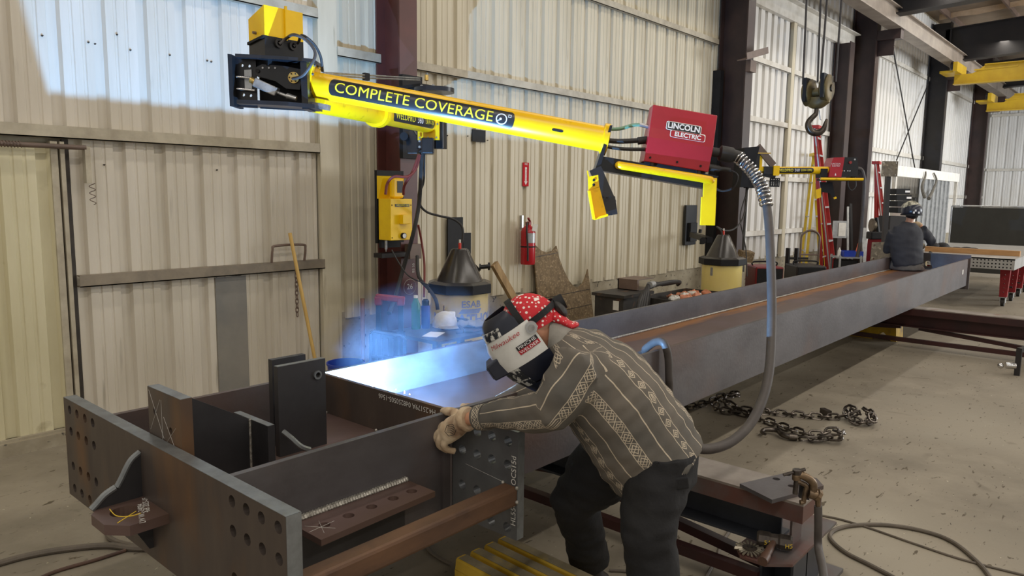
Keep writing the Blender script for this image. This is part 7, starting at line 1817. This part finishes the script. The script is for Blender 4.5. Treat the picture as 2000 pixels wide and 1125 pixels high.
# boots
def boot(an, toe_dir, name='boot'):
    td_ = V(toe_dir).normalized(); g = V((an.x, an.y, 0))
    b = B()
    b.loft([g - td_ * 0.085 + V((0, 0, 0.05)), g - td_ * 0.05 + V((0, 0, 0.055)), g + td_ * 0.04 + V((0, 0, 0.055)), g + td_ * 0.12 + V((0, 0, 0.045)), g + td_ * 0.19 + V((0, 0, 0.038)), g + td_ * 0.215 + V((0, 0, 0.035))], [(0.032, 0.035), (0.042, 0.05), (0.046, 0.05), (0.050, 0.040), (0.042, 0.032), (0.02, 0.02)], td_.cross(V((0, 0, 1))), 16)
    b.loft([g + V((0, 0, 0.04)), g + V((0, 0, 0.12)), an.lerp(g, 0.0) + V((0, 0, 0.10))], [0.052, 0.055, 0.056], td_, 16)
    o, _ = organic(name, b, 'boot_dark', man, 0.009, 3)
    s = B(); 
    out = [(-0.10, -0.03), (-0.08, -0.045), (0.05, -0.045), (0.14, -0.053), (0.20, -0.045), (0.225, -0.015), (0.225, 0.015), (0.20, 0.045), (0.14, 0.053), (0.05, 0.045), (-0.08, 0.045), (-0.10, 0.03)]
    sd = td_.cross(V((0, 0, 1))); s.prism([g + td_ * x + sd * y for x, y in out], (0, 0, 0.028)); obj('sole', s, 'black', o)
boot(lan, -AISLE * 0.9 - CAMW * 0.35)
boot(ran, -AISLE * 1.0 - CAMW * 0.05)
# left glove clasping the top edge of the flange: palm, four curled fingers, thumb over the edge
b = B()
palm = V((1.984, 2.058, 0.866))
hw = lwr + (lwr - lel).normalized() * 0.05
b.loft([hw, V((1.985, 2.017, 0.896)), palm, V((1.977, 2.092, 0.839)), V((1.975, 2.120, 0.820))], [(0.036, 0.040), (0.044, 0.040), (0.050, 0.036), (0.048, 0.030), (0.036, 0.020)], V((0.2, 0.2, 1)), 18)
kn = [V((1.995, 2.129, 0.861)), V((1.971, 2.128, 0.838)), V((1.962, 2.112, 0.817)), V((1.961, 2.087, 0.801))]
mids = [V((1.989, 2.159, 0.829)), V((1.969, 2.147, 0.804)), V((1.966, 2.123, 0.783)), V((1.974, 2.089, 0.774))]
tips = [V((2.006, 2.147, 0.788)), V((2.002, 2.133, 0.767)), V((1.999, 2.103, 0.757)), V((2.007, 2.072, 0.761))]
for k_, m_, t_ in zip(kn, mids, tips):
    pp = spline([palm.lerp(k_, 0.5), k_, m_, t_], 4); b.tube(pp, [0.0158 - 0.003 * i / len(pp) for i in range(len(pp))], 10)
pp = spline([V((2.010, 2.044, 0.906)), V((2.020, 2.095, 0.914)), V((2.031, 2.143, 0.908)), V((2.046, 2.184, 0.894))], 4); b.tube(pp, [0.022 - 0.005 * i / len(pp) for i in range(len(pp))], 10)
gl_l, _ = organic('glove', b, 'glove_tan', man, 0.0042, 2, lambda p: 0.0025 * mnoise.noise(p * 38))
b = B(True); wv = (lwr - lel).normalized(); b.lathe([(0.043, 0.0), (0.049, 0.008), (0.050, 0.024), (0.045, 0.034)], lwr + wv * 0.022, wv, 20); obj('glove_cuff', b, 'glove_tan', gl_l)
# printed emblem on the back of the glove
b = B()
ec = V((1.935, 2.024, 0.877)); eu = (AISLE * 0.92 + V((0, 0, -0.25)) + CAMW * 0.1).normalized(); ev = V((0.1, 0.1, 1)); ev = (ev - eu * ev.dot(eu)).normalized()
hexp = [ec + eu * (0.023 * math.cos(a)) + ev * (0.025 * math.sin(a)) for a in [PI / 6 + PI / 3 * k for k in range(6)]]
b.tube(hexp, 0.0013, 4, closed=True)
for r in (-0.012, -0.004, 0.004, 0.012): b.tube([ec + eu * -0.015 + ev * r, ec + eu * 0.0 + ev * (r + 0.004), ec + eu * 0.015 + ev * r], 0.0012, 4)
obj('emblem', b, 'black', gl_l)
# right glove with torch
b = B()
hd_ = V((2.30, 2.50, 0.86)); 
b = B()
rt = rwr + (V((2.22, 2.42, 0.765)) - rwr).normalized() * 0.10
b.loft([rwr, rwr.lerp(rt, 0.4), rt], [(0.036, 0.04), (0.045, 0.048), (0.04, 0.04)], V((0, 0, 1)), 16)
tdir = (V((2.13, 2.70, 0.755)) - rt).normalized(); tside = tdir.cross(V((0, 0, 1))).normalized()
for i in range(4):
    c = rt + tdir * (-0.03 + 0.022 * i); pp = spline([c + tside * 0.03 + V((0, 0, 0.02)), c + V((0, 0, 0.038)), c - tside * 0.032 + V((0, 0, 0.012)), c - tside * 0.02 + V((0, 0, -0.022))], 4); b.tube(pp, 0.0125, 8)
pp = spline([rt + tside * 0.03, rt + tside * 0.03 + tdir * 0.04 + V((0, 0, -0.01)), rt + tdir * 0.06 + V((0, 0, -0.02))], 4); b.tube(pp, 0.014, 8)
gl_r, _ = organic('glove', b, 'glove_tan', man, 0.006, 2)
tg = thing('welding_torch', 'black curved welding torch held over the cross stiffener', 'torch', tuple(rt))
ae = V((2.118, 2.785, 0.722))
b = B(True); b.tube(spline([V((2.46, 2.44, 0.745)), rt - tdir * 0.10 + V((0, 0, -0.01)), rt + tdir * 0.03, rt + tdir * 0.10], 5), 0.015, 10); obj('handle', b, 'black', tg)
b = B(True); pn = spline([rt + tdir * 0.10, rt.lerp(ae, 0.72) + V((0, 0, 0.012)), ae + V((0.012, -0.03, 0.035)), ae + V((0.006, -0.01, 0.016))], 5); b.tube(pn, [0.011] * 10 + [0.013] * (len(pn) - 10), 10); obj('nozzle', b, 'copper', tg)

# cap and welding hood
b = B(True); b.sphere(H(0, -0.004, 0.012), (0.090, 0.112, 0.122), 26, 16, HM)
cap, _ = organic('cap', b, 'cap_red_dots', man, 0.008, 2, None, cut=[(H(0, 0, 0.0), -Uh + Fh * 0.15)])
b = B(); b.loft([H(0, -0.085, 0.0), H(0, -0.105, -0.04), H(0, -0.12, -0.075), H(0, -0.15, -0.09)], [(0.07, 0.03), (0.075, 0.022), (0.06, 0.016), (0.03, 0.008)], Rh, 16); organic('cap_neck_flap', b, 'cap_red_dots', man, 0.007, 2)
hood = None
def hood_band(name, rows, m, a0=-1.95, a1=1.95, n=26, parent=None, th=0.004):
    """rows: list of (z, rx, ry) in the head frame; shell between two rows"""
    vs, fs = [], []
    for t in (0, th):
        for (z, rx, ry, yo) in rows:
            for k in range(n + 1):
                a = a0 + (a1 - a0) * k / n
                vs.append(H((rx - t) * math.sin(a), yo + (ry - t) * math.cos(a), z))
    m_ = len(rows); S_ = m_ * (n + 1)
    for t in (0, 1):
        for j in range(m_ - 1):
            for k in range(n):
                i = t * S_ + j * (n + 1) + k; fs.append((i, i + 1, i + n + 2, i + n + 1))
    for j in (0, m_ - 1):
        for k in range(n): i = j * (n + 1) + k; fs.append((i, i + 1, S_ + i + 1, S_ + i))
    for k in (0, n):
        for j in range(m_ - 1): i = j * (n + 1) + k; fs.append((i, i + n + 1, S_ + i + n + 1, S_ + i))
    b = B(60); b._add(vs, fs); return obj(name, b, m, parent or man)
hood = hood_band('hood_shell', [(0.055, 0.112, 0.158, 0.02), (0.02, 0.118, 0.172, 0.02), (-0.03, 0.122, 0.178, 0.02), (-0.075, 0.120, 0.172, 0.02)], 'hood_white', -1.72, 1.72)
hood_band('hood_brow', [(0.125, 0.070, 0.095, 0.04), (0.110, 0.092, 0.125, 0.03), (0.085, 0.105, 0.148, 0.02), (0.056, 0.112, 0.158, 0.02)], 'hood_navy', -1.5, 1.5, parent=hood)
hood_band('hood_brow_print', [(0.088, 0.107, 0.150, 0.021), (0.056, 0.1135, 0.160, 0.021)], 'hood_print', -1.0, 1.0, parent=hood)
hood_band('hood_chin', [(-0.076, 0.120, 0.171, 0.02), (-0.12, 0.110, 0.158, 0.02), (-0.165, 0.090, 0.135, 0.02)], 'hood_print', -0.9, 0.9, parent=hood)
for s in (-1, 1):
    hood_band('hood_cheek', [(-0.076, 0.1195, 0.170, 0.02), (-0.12, 0.110, 0.157, 0.02), (-0.16, 0.092, 0.136, 0.02)], 'hood_navy', s * 0.9, s * 1.75, 10, parent=hood)
hood_band('hood_bib', [(-0.166, 0.090, 0.134, 0.02), (-0.21, 0.080, 0.10, 0.03), (-0.235, 0.075, 0.08, 0.03)], 'hood_navy', -1.3, 1.3, parent=hood)
b = B(); b.hexa([H(x, y, z) for x, y, z in ((-0.06, 0.150, -0.085), (0.06, 0.150, -0.085), (0.06, 0.225, -0.075), (-0.06, 0.225, -0.075), (-0.06, 0.155, -0.005), (0.06, 0.155, -0.005), (0.06, 0.225, -0.012), (-0.06, 0.225, -0.012))]); lb = obj('lens_frame', b, 'hood_navy', hood, bevel=0.006)
b = B(); b.hexa([H(x, y, z) for x, y, z in ((-0.048, 0.226, -0.068), (0.048, 0.226, -0.068), (0.048, 0.228, -0.068), (-0.048, 0.228, -0.068), (-0.048, 0.226, -0.02), (0.048, 0.226, -0.02), (0.048, 0.228, -0.02), (-0.048, 0.228, -0.02))]); obj('lens', b, 'lens_dark', lb)
LS = 1 if Rh.dot(CAMW) > 0 else -1                # which side of the head faces the aisle
b = B(True); b.cyl(H(LS * 0.116, 0.0, 0.025), H(LS * 0.136, 0.0, 0.025), 0.022, n=18); kb = obj('pivot_knob', b, 'galvanised', hood)
b = B(True); b.cyl(H(LS * 0.136, 0.0, 0.025), H(LS * 0.139, 0.0, 0.025), 0.012, n=14); obj('knob_cap', b, 'steel_bright', kb)
# headgear band over the cap
b = B(); pts = [H(0.098 * math.sin(a), -0.004 + 0.120 * math.cos(a), 0.035) for a in [2 * PI * k / 36 for k in range(36)]]
vs = [p - Uh * 0.012 for p in pts] + [p + Uh * 0.012 for p in pts]; b._add(vs, [(k, (k + 1) % 36, 36 + (k + 1) % 36, 36 + k) for k in range(36)]); obj('headgear_band', b, 'black', hood)
b = B(); arc_ = [(a, H(0.100 * math.sin(a), 0.02, 0.012 + 0.130 * math.cos(a))) for a in [-PI / 2 + PI * k / 20 for k in range(21)]]
vs = [p - Fh * 0.013 for a, p in arc_] + [p + Fh * 0.013 for a, p in arc_]; b._add(vs, [(k, k + 1, 22 + k, 21 + k) for k in range(20)]); obj('headgear_strap', b, 'black', hood)
b = B(True); b.cyl(H(0, -0.120, 0.02), H(0, -0.155, 0.015), 0.030, n=16); obj('ratchet_knob', b, 'black', hood)
b = B(True); b.sphere(H(0, -0.125, 0.0), (0.055, 0.022, 0.04), 14, 8, HM); obj('ratchet_pad', b, 'rubber', hood)
# hood lettering on the aisle side, wrapped on the shell
def hood_fn(acen, zc, flip):
    def f(x, y):
        a = acen + x / 0.135 * flip
        z = zc + y
        return H(0.1225 * math.sin(a), 0.02 + 0.178 * math.cos(a), z)
    return f
lettering('hood_lettering', 'Milwaukee', 0.026, None, None, None, 'feeder_red', hood, shear=0.3, fn=hood_fn(LS * 1.0, 0.034, LS))
b = B(); f = hood_fn(LS * 1.42, -0.022, LS); f3 = lambda x, y: f(x, y) + Rh * (LS * 0.0018)
b._add([f3(-0.034, 0.0), f3(0.0, 0.0), f3(0.034, 0.0), f3(-0.034, 0.017), f3(0.0, 0.017), f3(0.034, 0.017)], [(0, 1, 4, 3), (1, 2, 5, 4)]); obj('sticker', b, 'decal_black', hood)
b = B(); b._add([f3(-0.034, -0.017), f3(0.0, -0.017), f3(0.034, -0.017), f3(-0.034, 0.0), f3(0.0, 0.0), f3(0.034, 0.0)], [(0, 1, 4, 3), (1, 2, 5, 4)]); obj('sticker', b, 'feeder_red', hood)
f4 = lambda x, y: f(x, y) + Rh * (LS * 0.004)
lettering('sticker_lettering', 'PINCHE', 0.017, None, None, None, 'decal_white', hood, fn=lambda x, y: f4(x, y + 0.0085))
lettering('sticker_lettering', 'WELDER', 0.016, None, None, None, 'decal_white', hood, fn=lambda x, y: f4(x, y - 0.0085))

# ---- second worker kneeling in the far end of the girder
m2 = thing('person', 'seated worker in grey jacket and dark hood at the far girder end', 'person', (12.5, 2.85, 0.70))
def D2(px, py, c=0.0, o=V((12.514, 2.923, 1.165))): return o + AISLE * ((px - 1775) / 126.8) + V((0, 0, (470 - py) / 126.8)) - CAMW * c
pel = D2(1775, 522); ch2 = D2(1770, 462); nk2 = D2(1773, 434); hd2 = D2(1776, 415)
zb2 = 0.705
b = B()
b.loft([pel, D2(1772, 495), ch2, D2(1771, 445), nk2], [(0.15, 0.11), (0.15, 0.11), (0.17, 0.11), (0.15, 0.09), (0.055, 0.055)], AISLE, 18)
b.loft([nk2, hd2], [0.055, 0.055], AISLE, 12); b.sphere(hd2, (0.076, 0.095, 0.112), 16, 12); b.sphere(D2(1783, 412, 0.05), (0.05, 0.05, 0.05), 12, 8)
shr, elr, har = D2(1801, 450, 0.02), D2(1824, 472, 0.06), D2(1813, 441, 0.26)
shl2, ell2, hal2 = D2(1744, 455, 0.02), D2(1745, 490, 0.16), D2(1775, 480, 0.38)
for (a, e, w) in ((shr, elr, har), (shl2, ell2, hal2)): b.loft([a, a.lerp(e, 0.5), e, e.lerp(w, 0.6), w], [0.055, 0.05, 0.042, 0.038, 0.03], AISLE, 12)
knr, knl = D2(1826, 519, 0.45), D2(1762, 516, 0.5)
for (h, k, f) in ((D2(1790, 520, 0.02), knr, D2(1800, 526, 0.02)), (D2(1757, 520, 0.02), knl, D2(1755, 528, 0.0))):
    k = V((k.x, k.y, max(k.z, 0.80))); f = V((f.x, f.y, 0.77)); b.loft([h, h.lerp(k, 0.5), k], [0.08, 0.075, 0.06], V((0, 0, 1)), 12); b.loft([k, k.lerp(f, 0.5), f], [0.055, 0.052, 0.045], V((0, 0, 1)), 12)
organic('body', b, 'skin', m2, 0.016, 3)
b = B()
b.loft([D2(1777, 517), D2(1775, 503), D2(1771, 480), ch2, D2(1771, 446), nk2], [(0.225, 0.16), (0.235, 0.16), (0.245, 0.155), (0.25, 0.145), (0.215, 0.12), (0.085, 0.08)], AISLE, 22)
for (a, e, w) in ((shr, elr, har), (shl2, ell2, hal2)): b.loft([a.lerp(ch2, 0.3), a, a.lerp(e, 0.5), e, e.lerp(w, 0.55), e.lerp(w, 0.85)], [0.09, 0.088, 0.078, 0.072, 0.062, 0.05], AISLE, 14)
organic('jacket', b, 'jacket_grey', m2, 0.016, 4, lambda p: 0.010 * mnoise.noise(V((p.x * 8, p.y * 8, p.z * 14))))
b = B()
b.loft([D2(1777, 512), D2(1778, 530)], [(0.20, 0.15), (0.215, 0.16)], AISLE, 18)
for (h, k, f) in ((D2(1790, 522, 0.02), knr, D2(1802, 526, 0.02)), (D2(1757, 522, 0.02), knl, D2(1755, 528, 0.0))):
    k = V((k.x, k.y, 0.80)); f = V((f.x, f.y, 0.775)); b.loft([h, h.lerp(k, 0.5), k], [0.10, 0.095, 0.08], V((0, 0, 1)), 14); b.loft([k, k.lerp(f, 0.5), f], [0.072, 0.068, 0.06], V((0, 0, 1)), 14)
b.v = [V((p.x, p.y, max(p.z, 0.709))) for p in b.v]
organic('trousers', b, 'trouser_taupe', m2, 0.016, 3, lambda p: 0.006 * mnoise.noise(p * 18))
b = B(); ft = D2(1796, 524, -0.06); b.loft([ft - CAMW * 0.08 , ft, ft + CAMW * 0.06], [(0.05, 0.045), (0.058, 0.06), (0.045, 0.05)], V((0.3, 0.2, 1)), 14); b.v = [V((p.x, p.y, max(p.z, 0.709))) for p in b.v]; bo2, _ = organic('boot', b, 'boot_sole', m2, 0.012, 2)
b = B(); k = V((knr.x, knr.y, 0.775)); b.loft([k + AISLE * -0.05, k, k + AISLE * 0.10 + CAMW * 0.1], [(0.06, 0.06), (0.07, 0.07), (0.05, 0.06)], V((0, 0, 1)), 12); b.v = [V((p.x, p.y, max(p.z, 0.709))) for p in b.v]; organic('knee_pad', b, 'work_khaki', m2, 0.012, 2)
for hnd, tgt in ((har, D2(1808, 437, 0.34)), (hal2, D2(1785, 478, 0.46))):
    b = B(); d_ = (tgt - hnd).normalized(); sd = d_.cross(V((0, 0, 1))).normalized()
    b.loft([hnd - d_ * 0.02, hnd + d_ * 0.03, hnd + d_ * 0.08], [0.036, 0.044, 0.038], V((0, 0, 1)), 12)
    for i in range(4):
        c = hnd + d_ * 0.08 + sd * (0.028 - 0.0187 * i); b.tube(spline([c, c + d_ * 0.04, c + d_ * 0.06 + V((0, 0, -0.02)), c + d_ * 0.045 + V((0, 0, -0.04))], 3), 0.0125, 8)
    b.tube(spline([hnd + sd * 0.03, hnd + sd * 0.05 + d_ * 0.04, hnd + sd * 0.035 + d_ * 0.075], 3), 0.014, 8)
    organic('glove', b, 'glove_tan', m2, 0.008, 1)
hh_ = hd2 + V((0, 0, 0.02))
b = B(True); b.sphere(hh_, (0.138, 0.150, 0.135), 24, 14)
hl, _ = organic('hood_shell', b, 'hood_navy', m2, 0.01, 1, None, cut=[(hh_ + V((0, 0, -0.055)), V((0, 0, -1)))])
b = B(True); b.sphere(hh_ + V((0, 0, 0.035)) - CAMW * 0.02, (0.136, 0.142, 0.120), 24, 14); organic('hood_camo', b, 'camo', m2, 0.01, 1, None, cut=[(hh_ + V((0, 0, 0.055)) , V((0.1, 0, -1)))])
b = B(True); b.lathe([(0.136, -0.06), (0.152, -0.068), (0.150, -0.05), (0.138, -0.045)], hh_, (0, 0, 1), 24); obj('hood_rim', b, 'black', hl)
b = B(); b.obox(D2(1789, 412, 0.10), (0.06, 0.10, 0.15), axes=(AISLE, CAMW, V((0, 0, 1)))); obj('visor', b, 'camo', hl, bevel=0.02)
for (dx, dz) in ((-0.02, 0.03), (0.03, 0.0), (-0.045, 0.0)):
    b = B(); b.obox(hh_ + CAMW * 0.146 + AISLE * dx + V((0, 0, dz - 0.02)), (0.022, 0.012, 0.03), axes=(AISLE, CAMW, V((0, 0, 1)))); obj('sticker', b, 'decal_white', hl)
b = B(True); b.sphere(hd2 + V((0, 0, -0.045)) + CAMW * 0.02, (0.083, 0.088, 0.06), 14, 8); obj('hair', b, 'hair', m2)

# ---------------------------------------------------------------- the arc, its sparks and smoke
AP = V((2.112, 2.79, 0.716))
arc = thing('welding_arc', 'blinding blue white welding arc behind the cross stiffener', 'arc', tuple(AP - V((0, 0, 0.01))))
mat('arc_glow', (1, 1, 1), emit=(0.72, 0.86, 1.0, 900))
b = B(True); b.sphere(AP, 0.006, 10, 8); obj('arc_flame', b, 'arc_glow', arc)
al = bpy.data.lights.new('arc_light', 'POINT'); al.energy = 800; al.color = (0.24, 0.52, 1.0); al.shadow_soft_size = 0.003
ao = bpy.data.objects.new('arc_light', al); COL.objects.link(ao); ao.location = AP + V((0.006, 0.0, 0.012))
mat('spark_glow', (1, 1, 1), emit=(1.0, 0.95, 0.85, 60))
for i, p in enumerate(((2.100, 2.728, 0.890), (2.120, 2.657, 0.887), (2.110, 2.570, 0.901), (2.130, 2.533, 0.889), (2.140, 2.509, 0.885), (2.020, 2.885, 0.574))[:5]):
    p = V(p); b = B(); b.cyl(p, p + V((0.002, 0.002, 0.012 if i % 2 else 0.004)), 0.0022, 0.001, n=6)
    tag(obj('weld_spark', b, 'spark_glow'), 'tiny glowing spark flying above the cross stiffener', 'spark', 'sparks over the stiffener')

def smoke():
    m = bpy.data.materials.new('weld_smoke'); m.use_nodes = True; MATS['weld_smoke'] = m
    nt = m.node_tree; N, L = nt.nodes, nt.links; N.remove(N['Principled BSDF'])
    pv = N.new('ShaderNodeVolumePrincipled'); pv.inputs['Color'].default_value = (0.6, 0.75, 1.0, 1); pv.inputs['Anisotropy'].default_value = 0.15
    L.new(pv.outputs[0], N['Material Output'].inputs['Volume'])
    tc = N.new('ShaderNodeTexCoord')
    gr = N.new('ShaderNodeTexGradient'); gr.gradient_type = 'SPHERICAL'
    mp = N.new('ShaderNodeMapping'); mp.inputs['Location'].default_value = (-0.02, 0.0, 0.0); mp.inputs['Scale'].default_value = (1.75, 1.75, 2.8)
    L.new(tc.outputs['Object'], mp.inputs[0]); L.new(mp.outputs[0], gr.inputs[0])
    nz = N.new('ShaderNodeTexNoise'); nz.inputs['Scale'].default_value = 5.5; nz.inputs['Detail'].default_value = 4; nz.inputs['Distortion'].default_value = 0.8; L.new(tc.outputs['Object'], nz.inputs['Vector'])
    mr = N.new('ShaderNodeMapRange'); mr.inputs['From Min'].default_value = 0.42; mr.inputs['From Max'].default_value = 0.72; L.new(nz.outputs['Fac'], mr.inputs['Value'])
    mu = N.new('ShaderNodeMath'); mu.operation = 'MULTIPLY'; L.new(gr.outputs['Fac'], mu.inputs[0]); L.new(mr.outputs[0], mu.inputs[1])
    m2 = N.new('ShaderNodeMath'); m2.operation = 'MULTIPLY'; m2.inputs[1].default_value = 0.5; L.new(mu.outputs[0], m2.inputs[0])
    L.new(m2.outputs[0], pv.inputs['Density'])
smoke()
b = B(True); b.sphere((2.62, 2.93, 0.99), (0.57, 0.57, 0.355), 24, 14)
b.v = [V((p.x, p.y, max(p.z, 0.7035))) for p in b.v]
sm = obj('weld_smoke', b, 'weld_smoke', base=(2.62, 2.93, 0.99)); tag(sm, 'thin blue welding smoke drifting over the girder toward work table', 'smoke'); sm['kind'] = 'stuff'
